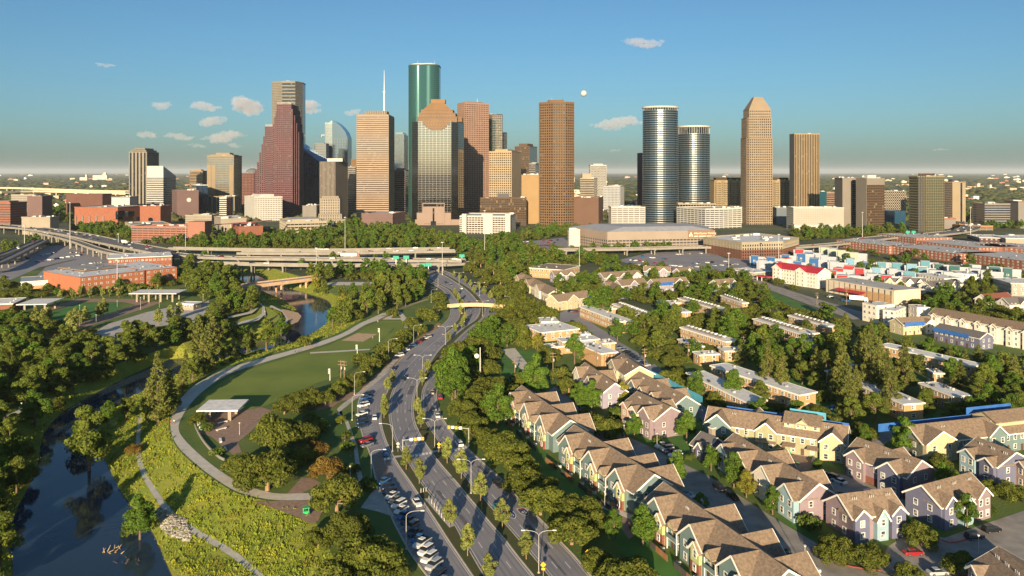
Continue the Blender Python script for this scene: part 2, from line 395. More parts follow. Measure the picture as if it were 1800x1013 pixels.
sheet('park_path', [(650,566.5),(672,562),(704,562),(709,567),(711,577),(717,577),(715,560),(706,549),(690,547.5),(672,551),(645,563),(650,564),(672,555),(688,551.5),(701,553),(705,559.5),(672,560)], MPATH, .055)
sheet('sidewalk', [(592,728),(600,722),(640,690),(668,668),(693,640),(714,618),(740,600),(738,597),(712,612),(688,637),(660,664),(630,690),(600,712),(592,720),(604,735),(622,790),(626,830),(634,858),(642,858),(634,825),(628,785),(612,740)], MCONC, .055)
sheet('dirt_verge', [(632,689),(641,688),(663,671),(695,643.5),(715,621.5),(738,603.5),(760,585),(776,570),(770,568),(752,582),(730,598),(708,613),(690,632),(668,654),(640,676)], MDIRT, .045)
sheet('plaza', [(585,715),(600,705),(640,700),(633,690),(618,690),(590,697),(545,700),(540,712),(560,722)], MPAVE, .03)
sheet('plaza', [(634,893),(652,868),(664,852),(668,858),(682,888),(694,910),(665,900)], MCONC, .06)
sheet('plaza', [(654,800),(672,800),(676,812),(690,848),(668,850),(660,830)], MPAVE, .065)
sheet('plaza', [(746,878),(764,875),(776,890),(800,925),(790,929)], MCONC, .17)
sheet('plaza', [(352,762),(348,745),(360,730),(395,722),(430,722),(460,716),(478,722),(455,745),(440,760),(418,778),(425,795),(410,800),(396,790),(372,768)], MPAVE, .04)
sheet('plaza', [(445,882),(480,881),(548,880),(560,868),(575,862),(570,890),(560,915),(548,922),(520,908),(480,893)], MPAVE, .055)
sheet('plaza', [(505,868),(530,840),(552,842),(565,850),(540,862),(530,868)], MPAVE, .03)
# left park beyond the river
sheet('lawn', [(60,556),(146,533),(213,533),(204,546),(110,571)], M('sports_turf', (.05, .17, .028), .95, .15, .08, world=True), .04)
sheet('promenade', [(38,560),(62,548),(140,525),(236,526),(262,530),(284,531),(262,540),(130,582),(95,579),(135,569),(240,536),(215,531),(146,531),(60,554)], MPAVE, .03)
sheet('skate_plaza', [(166,584),(190,570),(258,549),(296,541),(350,537),(367,528),(372,546),(350,560),(308,570),(267,575),(231,587),(190,598)], MCONC, .05)
for p in ([(150,611),(190,600),(240,588),(300,574),(350,563),(352,565.5),(300,577),(240,592),(192,604),(156,615)], [(378,571),(420,566),(448,560),(460,552),(461,540),(455,533),(458,533),(466,540),(466,553),(455,563),(425,570),(380,575)],
          [(400,557),(440,548),(452,540),(454,542),(443,551),(402,560)], [(478,537),(500,548),(508,560),(504,570),(500,570),(503,560),(496,549),(474,539)], [(-60,760),(0,738),(40,716),(56,712),(57,716),(42,722),(0,746),(-50,770)]):
    sheet('park_path', p, MPATH, .05)
sheet('sandbar', [(494,543),(508,546),(524,550),(530,556),(524,566),(512,571),(507,562),(500,552)], MSAND, .06)
sheet('terrace', [(560,500),(590,496),(660,496),(664,500),(655,502),(592,502)], MPATH, .04)
sheet('lawn', [(575,512),(592,503),(655,503),(662,510),(640,520),(590,520)], MLAWN, .03)
# right-hand drives, lots, lawns
sheet('drive', [(975,680),(990,690),(1035,722),(1094,763),(1145,787),(1218,824),(1246,837),(1336,895),(1386,926),(1433,954),(1464,985),(1500,998),(1541,1004),(1640,1040),(1640,1100),(1480,1100),(1390,1013),(1300,950),(1240,912),(1200,884),(1170,862),(1112,832),(1090,800),(1040,760),(985,720),(956,692)], MDRIVE, .03)
sheet('drive', [(1408,842),(1445,828),(1500,838),(1545,860),(1600,884),(1620,905),(1580,895),(1500,882),(1440,868)], MDRIVE, .034)
sheet('drive', [(1541,1004),(1560,962),(1600,934),(1660,946),(1720,925),(1800,898),(1930,880),(1990,1100),(1640,1100),(1600,1020)], MDRIVE, .036)
sheet('drive', [(1500,790),(1545,765),(1552,752),(1566,752),(1570,770),(1530,800),(1660,850),(1705,855),(1690,870),(1640,862)], MDRIVE, .033)
sheet('drive', [(960,560),(990,548),(1000,542),(1022,545),(1030,560),(1050,575),(1078,590),(1086,600),(1130,625),(1145,645),(1118,655),(1070,615),(1040,590),(1010,570)], MASPH, .03)
sheet('drive', [(1128,650),(1150,640),(1212,690),(1245,722),(1260,740),(1240,745),(1200,705)], MASPH, .033)
sheet('street', [(1322,492),(1342,494),(1360,502),(1440,527),(1520,550),(1530,560),(1500,562),(1420,535),(1340,505)], MDRIVE, .03)
sheet('lawn', [(1320,508),(1345,508),(1420,538),(1450,548),(1430,555),(1380,535)], M('kept_lawn', (.06, .165, .026), .95, .2, .1, world=True), .035)
sheet('parking_lot', [(1085,458),(1140,445),(1240,440),(1290,460),(1345,472),(1372,478),(1325,492),(1240,478),(1195,486),(1130,470)], MASPH, .03)
sheet('parking_lot', [(905,427),(990,418),(1000,425),(1003,437),(970,440),(900,440)], MASPH, .03)
sheet('parking_lot', [(60,490),(80,470),(140,455),(200,452),(240,470),(150,485),(120,500)], MASPH, .03)
sheet('parking_lot', [(-40,470),(40,440),(110,430),(170,440),(225,452),(130,456),(70,470),(0,500)], MASPH, .028)
sheet('parking_lot', [(1075,618),(1098,610),(1132,634),(1140,648),(1112,652)], MASPH, .036)
sheet('parking_lot', [(1270,455),(1320,470),(1375,474),(1420,468),(1360,445)], MASPH, .034)
KL = M('kept_lawn', (.06, .165, .026), .95)
sheet('lawn', [(800,622),(870,612),(950,620),(975,640),(960,668),(880,672),(815,665)], KL, .03, exc=False)
sheet('lawn', [(862,735),(885,725),(985,820),(1125,930),(1240,1030),(1300,1100),(1180,1100),(1085,960),(985,860)], KL, .025, exc=False)
sheet('lawn', [(1340,655),(1420,640),(1500,690),(1470,730),(1390,735),(1330,690)], KL, .025, exc=False)
sheet('lawn', [(1490,770),(1600,735),(1640,712),(1760,715),(1700,740),(1600,760)], KL, .025, exc=False)
sheet('lawn', [(1195,770),(1240,735),(1300,775),(1420,800),(1490,810),(1440,826),(1400,838),(1330,815),(1260,800)], KL, .025, exc=False)
sheet('lawn', [(1095,760),(1140,745),(1215,775),(1235,800),(1200,812),(1145,785)], KL, .027, exc=False)
sheet('lawn', [(1350,905),(1440,935),(1470,975),(1440,955),(1390,925)], KL, .034, exc=False)
sheet('lawn', [(1590,905),(1660,900),(1740,905),(1700,925),(1640,940),(1600,930)], KL, .024, exc=False)
sheet('play_court', [(1352,812),(1400,798),(1440,812),(1420,828),(1380,830)], MPAVE, .04)
for p in ([(1380,780),(1390,779),(1392,792),(1420,800),(1420,804),(1386,797)], [(1432,790),(1437,789),(1432,812),(1426,812)], [(1050,880),(1180,935),(1182,942),(1048,890)], [(1135,915),(1170,905),(1172,909),(1140,921)], [(880,615),(905,612),(940,655),(925,658)],
          [(1375,672),(1380,670),(1470,735),(1464,737)], [(1320,700),(1400,680),(1402,683),(1324,704)]):
    sheet('footpath', p, MPATH, .055)
sheet('patio_paving', [(1068,885),(1090,878),(1118,905),(1128,935),(1105,948),(1082,915)], MPAVE, .05)
# red kerbs of the drive
mb = MB(); kerb(mb, gl([(990,690),(1035,722),(1060,743),(1094,763),(1110,772)], 0, 3), -.2, .2, .15); mb.build('kerb', MRED, kind='structure')
mb = MB(); kerb(mb, gl([(1455,975),(1468,987),(1500,997),(1548,1003)], 0, 3), -.2, .2, .15); kerb(mb, gl([(1655,950),(1672,955),(1690,952),(1702,948)], 0, 2), -.2, .2, .15); kerb(mb, gl([(1060,778),(1078,785),(1090,786)], 0, 2), -.2, .2, .15); mb.build('kerb', MRED, kind='structure')
# ------------------------------------------------------------------ towers of the city centre
def CC(name, col=None, var=.06, sc=.06, **k):
    if col: col = tuple(c*.53 for c in col)
    return M(name, col, .8, var, sc, **k)
def GLS(name, col, metal=.0, rough=.08, ior=1.9, spec=.5): return M(name, col, rough, metal=metal, spec=spec, ior=ior)
GDK = GLS('dark_glass', (.010, .012, .016), ior=1.55); GBL = GLS('blue_glass', (.015, .055, .10), ior=2.0); GNV = GLS('navy_glass', (.006, .016, .040), ior=1.8)
GGR = GLS('green_glass', (.03, .115, .105), metal=.5, rough=.10); GMIR = GLS('mirror_glass', (.10, .098, .10), metal=.9, rough=.03)
GTEAL = GLS('teal_glass', (.02, .09, .12), metal=.3, rough=.1); GBZ = GLS('bronze_glass', (.05, .032, .02), ior=1.9); GMET = GLS('silver_glass', (.12, .17, .21), metal=.6, rough=.15)
GOV = GLS('oval_tower_glass', (.015, .040, .065), metal=.4, rough=.16)
blinds(GDK, (3.3, 3.3, 3.9), (.10, .095, .085), .9); blinds(GBZ, (3, 3, 3.9), (.20, .15, .09), .85); blinds(GMET, (1.9, 1.9, 3.9), (.17, .21, .22), .55); blinds(GNV, (4, 4, 7.8), (.012, .03, .065), .4)
MROOF = M('flat_roof', (.42, .41, .39), .9, .12, .1); MROOFD = M('dark_roof', (.12, .115, .11), .9, .15, .1); MMETAL = M('painted_metal', (.45, .45, .44), .5); MWROOF = M('white_roof', (.62, .63, .64), .8, .10, .15)
MDARK = M('dark_metal', (.05, .05, .055), .6)
def ring(mb, poly, t, z0, z1, edges=None, m=0):
    n = len(poly); O = []
    for k in range(n):
        p = Vector(poly[k]); a = Vector(poly[k-1]); b = Vector(poly[(k+1) % n]); e0 = (p-a).normalized(); e1 = (b-p).normalized()
        n0 = Vector((e0.y, -e0.x)); n1 = Vector((e1.y, -e1.x)); s = n0+n1; s = s/max(s.length_squared, .3)*2
        O.append(p+s*t)
    for k in range(n):
        if edges is not None and k not in edges: continue
        j = (k+1) % n; a, b, c, d = poly[k], poly[j], O[j], O[k]
        mb.face([(d[0], d[1], z0), (c[0], c[1], z0), (c[0], c[1], z1), (d[0], d[1], z1)], m)
        mb.face([(d[0], d[1], z1), (c[0], c[1], z1), (b[0], b[1], z1), (a[0], a[1], z1)], m)
        mb.face([(a[0], a[1], z0), (b[0], b[1], z0), (c[0], c[1], z0), (d[0], d[1], z0)], m)
        mb.face([(a[0], a[1], z0), (d[0], d[1], z0), (d[0], d[1], z1), (a[0], a[1], z1)], m); mb.face([(c[0], c[1], z0), (b[0], b[1], z0), (b[0], b[1], z1), (c[0], c[1], z1)], m)
def wallbox(mb, p, q, s0, s1, t, z0, z1, m=0, e=.01):
    """box standing proud t of wall line p->q between distances s0..s1"""
    p = Vector(p[:2]); q = Vector(q[:2]); d = (q-p).normalized(); nn_ = Vector((d.y, -d.x)); a = p+d*s0; b = p+d*s1
    mb.prism([tuple(a+nn_*t), tuple(b+nn_*t), tuple(b-nn_*e), tuple(a-nn_*e)], z0, z1, m)
ST = dict(grid=(4.2, .42, 3.9, .42, .4, .5), bands=(3.9, .5, 0, 0, .35, 0), ribs=(0, 0, 2.6, .5, 0, .5), mull=(3.9, .14, 1.9, .12, .12, .16), fine=(3.9, .3, 3.0, .14, .15, .2), garage=(3.2, .5, 9, .09, .3, .35), punch=(3.6, .55, 3.0, .55, .25, .3), coarse=(7.8, .12, 5, .12, .25, .3), none=None, blank=(30, .96, 0, 0, .3, 0))
def facade(bandmb, piermb, poly, z0, z1, styles):
    n = len(poly)
    byst = {}
    for k in range(n):
        s = styles[k % len(styles)]; s = ST[s] if isinstance(s, str) else s
        if s: byst.setdefault(s, []).append(k)
    for s, es in byst.items():
        fl, bf, pt, pf, tb, tp = s
        if fl:
            nf = max(1, round((z1-z0)/fl)); fh = (z1-z0)/nf
            for i in range(nf): ring(bandmb, poly, tb, z0+(i+1)*fh-fh*bf, z0+(i+1)*fh-.003, es)
        if pt:
            for k in es:
                p, q = Vector(poly[k]), Vector(poly[(k+1) % n]); L = (q-p).length; c = max(1, round(L/pt)); w = L/c*pf
                for i in range(c+1):
                    s0 = i*L/c-w/2; s1 = s0+w
                    if i == 0: s0 = 0
                    if i == c: s1 = L
                    wallbox(piermb, p, q, s0, s1, tp, z0, z1+.02)
class Tower:
    def __init__(s, name, label, poly, z0=0, cat='tower'):
        cx = sum(p[0] for p in poly)/len(poly); cy = sum(p[1] for p in poly)/len(poly)
        s.o = (cx, cy, 0); s.poly = poly; s.t = thing(name, label, cat, s.o); EXC.append([(p[0], p[1]) for p in poly])
    def block(s, poly, z0, z1, wall, trim, styles, roof=None, para=1.2, name='wall'):
        mb = MB(); mb.prism(poly, z0, z1, 0, 1); mb.build(name, [wall, roof or MROOF], s.t, s.o)
        b = MB(); p = MB(); facade(b, p, poly, z0, z1, styles)
        if b.f: b.build('floor_band', trim, s.t, s.o, kind='stuff')
        if p.f: p.build('pier', trim, s.t, s.o, kind='stuff')
        if para:
            c = MB(); ring(c, poly, .5, z1-.6, z1+para); 
            ins = offset(poly, -.5); ring(c, ins, .5, z1+.004, z1+para-.003); c.build('parapet', trim, s.t, s.o)
    def box(s, name, x0, y0, z0, x1, y1, z1, m):
        mb = MB(); mb.box(x0, y0, z0, x1, y1, z1); return mb.build(name, m, s.t, s.o)
    def prism(s, name, poly, z0, z1, m, top=None):
        mb = MB(); mb.prism(poly, z0, z1, 0, 1); return mb.build(name, [m, top or m], s.t, s.o)
    def mast(s, x, y, z0, z1, r, m=None):
        mb = MB(); mb.tube((x, y, z0), (x, y, z0+(z1-z0)*.5), r, r*.7); mb.tube((x, y, z0+(z1-z0)*.5), (x, y, z1), r*.55, r*.2); return mb.build('antenna', m or MMETAL, s.t, s.o)
    def clutter(s, poly, z, n=6, hmax=3, m=None):
        r = random.Random(len(poly)*1000+int(z*10)); xs = [p[0] for p in poly]; ysd = [p[1] for p in poly]; x0, x1, y0, y1 = min(xs), max(xs), min(ysd), max(ysd); mb = MB(); k = 0
        for _ in range(n*6):
            if k >= n: break
            x = r.uniform(x0, x1); y = r.uniform(y0, y1); w = r.uniform(1.2, 4); d = r.uniform(1.2, 4)
            if all(inside(c, poly) for c in ((x-w, y-d), (x+w, y-d), (x+w, y+d), (x-w, y+d))): mb.box(x-w, y-d, z+.01, x+w, y+d, z+r.uniform(.8, hmax)); k += 1
        if mb.f: mb.build('roof_plant', m or MMETAL, s.t, s.o, kind='stuff')
def offset(poly, t):
    n = len(poly); O = []
    for k in range(n):
        p = Vector(poly[k]); a = Vector(poly[k-1]); b = Vector(poly[(k+1) % n]); e0 = (p-a).normalized(); e1 = (b-p).normalized()
        s = Vector((e0.y, -e0.x))+Vector((e1.y, -e1.x)); O.append(tuple(p+s/max(s.length_squared, .3)*2*t))
    return O
def foot(xl, xc, xr, D, psi=0.0, depth=30):
    """footprint with its nearest corner seen at column xc; xl..xr is the seen width; psi: how far the wider face turns away. Edge 0 is the wider face"""
    left = (xc-xl) > (xr-xc); sx = math.degrees(math.atan((xc-CX)/F))
    if left and xr-xc > .5: psi = max(abs(psi), sx+7)
    if not left and xc-xl > .5: psi = max(abs(psi), -sx+7)
    a = math.radians(psi if left else 90-psi); dl = Vector((-math.cos(a), math.sin(a))); dr = Vector((math.sin(a), math.cos(a))); N = Vector((XW(xc, D), D))
    def reach(v, px):
        t = (px-CX)/F; k = v.x-t*v.y; l = (t*N.y-N.x)/k if abs(k) > 1e-6 else 0; return l
    l = reach(dl, xl) if xc-xl > .5 else depth; r = reach(dr, xr) if xr-xc > .5 else depth
    lim = 1e9 if left else 75; l = min(l, lim) if l > 0 else depth; r = min(r, 75 if left else 1e9) if r > 0 else depth
    L, R_ = N+dl*l, N+dr*r; B = L+dr*r
    return [tuple(p) for p in ((L, N, R_, B) if left else (N, R_, B, L))]
def T(name, label, xl, xc, xr, D, yt, wall, trim, st, psi=0, depth=30, yb=None, roof=None, ph=None, cat='tower', para=1.2, z0=0):
    P = foot(xl, xc, xr, D, psi, depth); z1 = ZH(yt, D); t = Tower(name, label, P, cat=cat)
    t.block(P, z0, z1, wall, trim, st, roof, para); t.z = z1
    if ph:
        q = offset(P, -min(abs(P[1][0]-P[0][0]), abs(P[2][1]-P[1][1]))*.22); t.prism('penthouse', q, z1, z1+ph, trim, MROOF)
    else: t.clutter(P, z1, 5)
    return t
def px2(D, *xs): return [XW(x, D) for x in xs]
WH = CC('white_cladding', (.82, .79, .72)); CR = CC('cream_cladding', (.58, .50, .38)); GY = CC('grey_concrete', (.34, .31, .28)); TAN = CC('tan_stone', (.46, .33, .20)); PINK = CC('pink_granite', (.50, .31, .23)); BRN = CC('brown_granite', (.27, .155, .075)); RED = CC('red_granite', (.23, .10, .115))
BR = M('red_brick', (.26, .095, .055), .9, .2, .5); SAL = CC('salmon_concrete', (.52, .23, .16)); PUR = CC('mauve_granite', (.26, .16, .15)); GOLD = CC('gold_concrete', (.52, .34, .16)); LIM = CC('limestone', (.54, .46, .36)); DBR = CC('dark_brown', (.10, .055, .035))
# far left
t = T('office_tower', 'dark glazed tower with pale concrete ribs and stepped crown, leftmost skyscraper', 227, 258, 279, 1650, 268, GDK, CC('ribbed_concrete', (.40, .35, .28)), [(0, 0, 7.6, .5, 0, .9), (3.9, .2, 3.4, .3, .3, .5), 'none', 'none'], 0)
P = t.poly; q = offset(P, -3.5); t.block(q, t.z, t.z+4, GDK, CC('ribbed_concrete', None), ['ribs', 'grid']); t.block(offset(P, -8), t.z+4, t.z+8, GDK, CC('ribbed_concrete', None), ['ribs', 'grid'])
# sloped white tower in front of it
D = 1590; t = Tower('office_tower', 'white banded office tower with a chamfered sloping top beside the dark ribbed tower', foot(258, 287, 309, D))
P = t.poly; zt = ZH(292, D); zm = ZH(311, D)
t.block(P, 0, zm, GDK, WH, ['bands'], para=0); a, b, c, d = P
mb = MB(); mb.solid([(a[0], a[1], zm), (b[0], b[1], zm), (b[0], b[1], zt), (a[0], a[1], zt)], [(d[0], d[1], zm), (c[0], c[1], zm), (c[0], c[1]-.01, zm+2), (d[0], d[1]-.01, zm+2)]); mb.build('sloped_crown', WH, t.t, t.o)
# courthouse with round emblem
D = 1480; t = T('courthouse', 'mauve granite courthouse block with a round emblem on its blank side wall', 288, 311, 349, D, 336, PUR, PUR, [(4.5, .45, 0, 0, .4, 0), 'none', 'none', 'none'], 18, cat='courthouse')
P = t.poly; a = Vector(P[1] if P[1][0] > P[0][0] else P[0]); 
mb = MB(); e0, e1 = (Vector(P[0]), Vector(P[1])); dd = (e1-e0).normalized(); nn_ = Vector((dd.y, -dd.x)); L = (e1-e0).length
for f0, f1, y in ((.15, .48, 341.5), (.55, .92, 341.5), (.15, .48, 346), (.55, .92, 346)): wallbox(mb, P[0], P[1], L*f0, L*f1, .25, ZH(y, D), ZH(y, D)+2)
c = e0+dd*L*.55; z = ZH(352, D); mb2 = MB(); pts = [c+dd*math.cos(k*math.pi/6)*4.2 for k in range(12)]
mb2.solid([(p.x-nn_.x*.01, p.y-nn_.y*.01, z+math.sin(k*math.pi/6)*4.2) for k, p in enumerate(pts)], [(p.x+nn_.x*.9, p.y+nn_.y*.9, z+math.sin(k*math.pi/6)*4.2) for k, p in enumerate(pts)]); mb2.build('emblem', MMETAL, t.t, t.o); mb.build('louvre', MDARK, t.t, t.o)
# glass office with tan frame
t = T('office_tower', 'glass tower with tan stone frame and stepped crown behind the white slab block', 364, 411, 425, 1680, 275, GMET, CC('tan_frame', (.42, .32, .20)), ['fine', 'fine', 'none', 'none'], para=2)
P = t.poly; zt = t.z; TF = CC('tan_frame', None); t.prism('crown', offset(P, -5), zt, zt+4, TF, MROOF); t.prism('crown', offset(P, -14), zt+4, zt+8, TF, MROOF)
a, b = Vector(P[0]), Vector(P[1]); mb = MB(); L = (b-a).length
for s in (.0, .17, .83): wallbox(mb, a, b, L*s, L*s+L*.15, .6, 0, zt*.78+90*.1)
mb.build('stone_frame', TF, t.t, t.o)
T('office_block', 'small tan stone office block with dark roof left of the tan framed glass tower', 334, 356, 364, 1950, 301, GDK, TAN, ['bands', 'grid'], roof=MROOFD, ph=4)
D = 2050; t = T('domed_tower', 'red brick tower with a grey dome between the framed glass tower and stepped granite tower', 424, 446, 455, D, 305, GDK, CC('red_frame', (.30, .13, .10)), ['grid', 'grid'])
x = XW(440, D); mb = MB()
for k in range(5):
    r0, r1 = 17*math.cos(k*.31), 17*math.cos((k+1)*.31); z0_, z1_ = t.z+14*math.sin(k*.31), t.z+14*math.sin((k+1)*.31); mb.tube((x, D+16, z0_), (x, D+16, z1_), r0, r1, 16)
mb.build('dome', CC('grey_lead', (.22, .24, .27)), t.t, t.o); t.mast(x, D+16, t.z+13, t.z+20, .8)
# stepped red granite tower
D = 1540; t = Tower('stepped_tower', 'dark red granite tower rising in stepped gables, left of centre of the skyline', foot(448, 507, 527, D)); P = t.poly
xl, xr = P[0][0], P[1][0]; yb_ = P[2][1]; steps = [(448,500,340,400),]
def step(x0, x1, yt0, y0, y1): 
    q = [(XW(x0, D), y0), (XW(x1, D), y0), (XW(x1, D), y1), (XW(x0, D), y1)]; t.block(q, 0, ZH(yt0, D), GDK, RED, ['grid'], para=0, name='gable_step')
lev = [(448, 300), (452, 285), (456, 268), (460, 254), (463, 240), (466, 222.5)]
for k, (x0, y) in enumerate(lev): step(x0, (lev[k+1][0] if k+1 < len(lev) else 480), y, D, D+52)
lev2 = [(480, 218), (482.5, 206), (485, 195), (487, 183.5)]
for k, (x0, y) in enumerate(lev2): step(x0, (lev2[k+1][0] if k+1 < len(lev2) else 512), y, D-1, D+52)
for k, (x1, y) in enumerate([(514.5, 192), (516.5, 203), (518.5, 216), (520.5, 232)]): step([512, 514.5, 516.5, 518.5][k], x1, y, D-1+k*7, D+54)
for yy0, yy1, x0, x1, n_ in ((222.5, 0, 466, 480, 8), (183.5, 0, 487, 512, 12)):
    mb = MB()
    for k in range(n_): 
        xx = XW(x0+(x1-x0)*(k+.5)/n_, D); mb.beam((xx, D+1, ZH(yy0, D)), (xx, D+1, ZH(yy0, D)+4.5), .7, .7)
    mb.build('finial', WH, t.t, t.o, kind='stuff')
# tallest five sided tower behind it
D = 1810; z = ZH(144, D); xa, xb, xc, xd = px2(D, 475, 496, 519, 526)
P = [(xa, D+14), (xb, D), (xc, D), (xd, D+30), (xd-2, D+62), (xa, D+62)]
t = Tower('office_tower', 'very tall grey five sided tower standing behind the stepped red granite tower', P); GF = CC('grey_granite', (.36, .32, .26))
t.block(P, 0, z, GDK, GF, [(3.9, .55, 3, .5, .3, .35), (8, .35, 0, 0, .4, 0), 'fine', 'none', 'none', 'none'], para=2); t.clutter(P, z, 6, 5); t.mast(xb+3, D+30, z, z+9, .4); t.mast(xc-6, D+30, z, z+7, .4)
# dark trapezoid with slanted roof
D = 1700; z0_, z1_ = ZH(284, D), ZH(253, D); xa, xb, xc = px2(D, 526, 560, 573)
t = Tower('slant_roof_tower', 'near black glass tower with a steep slanted blue roof right of the stepped tower', [(xa, D), (xb, D), (xc, D+40), (xa, D+52)]); q = t.poly
mb = MB(); low = [(xa, D, 0), (xb, D, 0), (xc, D+40, 0), (xa, D+52, 0)]; hi = [(xa, D, z1_-5), (xb-1, D, z0_), (xc, D+40, z0_), (xa, D+52, z1_)]
mb.solid(low, hi); mb.build('wall', GNV, t.t, t.o)
n_ = Vector((-(z0_-z1_), 0, xb-xa)).normalized()*1.2; mb = MB(); mb.solid([Vector(p)+n_*.05 for p in hi], [Vector(p)+n_ for p in hi]); mb.build('roof', GLS('slant_roof_glass', (.02, .13, .27), metal=.3, rough=.25), t.t, t.o)
bb = MB(); pp = MB(); facade(bb, pp, q, 0, z0_-12, [(0, 0, 6, .05, 0, .15)]); pp.build('pier', GNV, t.t, t.o, kind='stuff')
T('office_block', 'low glass roofed office behind the slanted roof tower', 552, 552, 573, 1900, 253, GBL, GY, ['bands'], ph=3)
# curved top dark glass tower with crane
D = 1950; xa, xb, xc = px2(D, 571, 584, 611); t = Tower('glass_tower', 'blue glass tower with a curved sloping top and a crane on its left', [(xa, D), (xb, D), (xc, D+3), (xc, D+50), (xa, D+50)])
prof = [(571, 215), (577, 216), (584, 211.5), (592, 216), (600, 223), (607, 232), (611, 242)]; mb = MB(); top = [Vector((XW(x, D), D, ZH(y, D))) for x, y in prof]
for k in range(len(top)-1):
    p, r = top[k], top[k+1]; mb.solid([(p.x, D, 0), (r.x, D, 0), (r.x, D+50, 0), (p.x, D+50, 0)], [p, r, r+Vector((0, 50, 0)), p+Vector((0, 50, 0))], 1 if k < 2 else 0)
mb.build('wall', [GLS('sky_glass', (.012, .05, .10), metal=.25, rough=.1), GMET], t.t, t.o)
bb = MB(); pp = MB(); facade(bb, pp, [(xb, D), (xc, D), (xc, D+50), (xb, D+50)], 0, ZH(243, D), [(3.9, .1, 6, .06, .12, .15), 'none', 'none', 'none']); facade(bb, pp, [(xa, D), (xb, D), (xb, D+40), (xa, D+40)], 0, ZH(219, D), ['fine', 'none', 'none', 'none'])
bb.build('floor_band', GY, t.t, t.o, kind='stuff'); pp.build('mullion', GY, t.t, t.o, kind='stuff')
x = XW(569, D); mb = MB(); mb.beam((x, D+20, 0), (x, D+20, ZH(236, D)), 1.6, 1.6); mb.beam((x-14, D+20, ZH(237, D)), (x+16, D+20, ZH(237, D)), 1.2, 1.6); mb.box(x-14, D+18.5, ZH(239, D)-2, x-10, D+21.5, ZH(238, D)); mb.build('tower_crane', MMETAL); tag(bpy.data.objects['tower_crane'], 'thin tower crane standing left of the curved top glass tower', 'crane')
# ribbed grey slab
D = 1440; t = T('ribbed_slab', 'grey concrete slab with vertical ribs and white roof block behind the city hall', 562, 589, 611, D, 284, GDK, CC('rib_stone', (.44, .37, .30)), ['ribs', (0, 0, 1.7, .72, 0, .4), 'none', 'none'], 8, para=0)
P = t.poly; t.box('penthouse', XW(573, D), D+10, t.z, XW(600, D), D+26, t.z+6, WH)
# city hall
D = 1270; t = Tower('city_hall', 'pale limestone stepped town hall with central tower in front of the ribbed slab', foot(556, 556, 605, D, 0, 26), cat='city hall')
for x0, x1, y, yo in ((556, 606, 386, 0), (560, 600, 377, 2), (562, 596, 349.5, 4), (565, 593, 346, 7)):
    q = [(XW(x0, D), D+yo), (XW(x1, D), D+yo), (XW(x1, D), D+26-yo), (XW(x0, D), D+26-yo)]; t.block(q, 0, ZH(y, D), GDK, LIM, [(4.2, .35, 2.8, .62, .2, .5)], para=.6)
# white civic blocks
t = T('office_block', 'white slab office with rows of square windows left of the stepped tower', 408, 447, 496, 1400, 347, GDK, WH, ['punch', 'none', 'none', 'blank'], 32); bl = t.poly; t.block(offset(bl, -.01), 0, 1, WH, WH, ['none'], para=0)
t.prism('penthouse', offset(bl, -12), t.z, t.z+5, WH, MROOF)
t = T('office_block', 'long low cream office with two window rows behind the trees', 473, 503, 574, 1105, 391, GDK, CR, [(4.3, .6, 6, .1, .4, .6)], 20); t.prism('penthouse', offset(t.poly, -9), t.z, t.z+3.5, CR, MROOF)
T('office_block', 'small grey block between the stepped tower and the city hall', 532, 556, 567, 1430, 362, GY, GY, ['punch'], para=.5)
T('office_tower', 'banded stone office tower with brown upper storeys behind the tall masted tower', 611, 625, 630, 1620, 294, GDK, CC('band_stone', (.40, .34, .29)), ['bands', 'bands']).box('penthouse', XW(616, 1620), 1625, ZH(294, 1620), XW(628, 1620), 1645, ZH(280, 1620), BRN)
D = 1430; t = T('masted_tower', 'tall tan tower with pale window bands and a white mast on its roof', 627, 683, 693, D, 203, GDK, CC('banded_travertine', (.56, .41, .30)), [(3.9, .62, 0, 0, .45, 0), (3.9, .4, 2.2, .5, .3, .4), 'none', 'none'], para=0); P = t.poly
mb = MB(); ring(mb, offset(P, -1), .8, t.z, t.z+2); mb.build('parapet', TAN, t.t, t.o)
q = [(XW(641, D), D+6), (XW(678, D), D+6), (XW(678, D), D+36), (XW(641, D), D+36)]; t.block(q, t.z, t.z+9, MDARK, LIM, [(0, 0, 3.2, .4, 0, .5)], para=0)
x = XW(673, D); mb = MB(); mb.tube((x, D+15, t.z+5), (x, D+15, ZH(160, D)), 1.5, 1.2, 8); mb.tube((x, D+15, ZH(160, D)), (x, D+15, ZH(122, D)), .8, .3); mb.box(x-2.5, D+12.5, ZH(161, D), x+2.5, D+17.5, ZH(160, D)); mb.build('mast', M('mast_white', (.7, .68, .64), .6), t.t, t.o)
T('hexagonal_building', 'low mauve stone public building with angled corners before the tall masted tower', 636, 690, 712, 1180, 377, PUR, PUR, [(9, .75, 0, 0, .4, 0)], 12, cat='building', para=1.5)
t = T('glass_tower', 'dark blue glass tower half hidden between the masted tower and the green tower', 693, 710, 717, 1850, 237, GNV, GNV, [(0, 0, 6, .1, 0, .3)]); t.prism('crown', offset(t.poly, -3), t.z, t.z+6, GBL)
T('office_tower', 'grey banded tower in front of the dark blue glass tower', 692, 712, 718, 1560, 300, GDK, CC('mauve_band', (.36, .30, .29)), ['bands', 'bands'], ph=5)
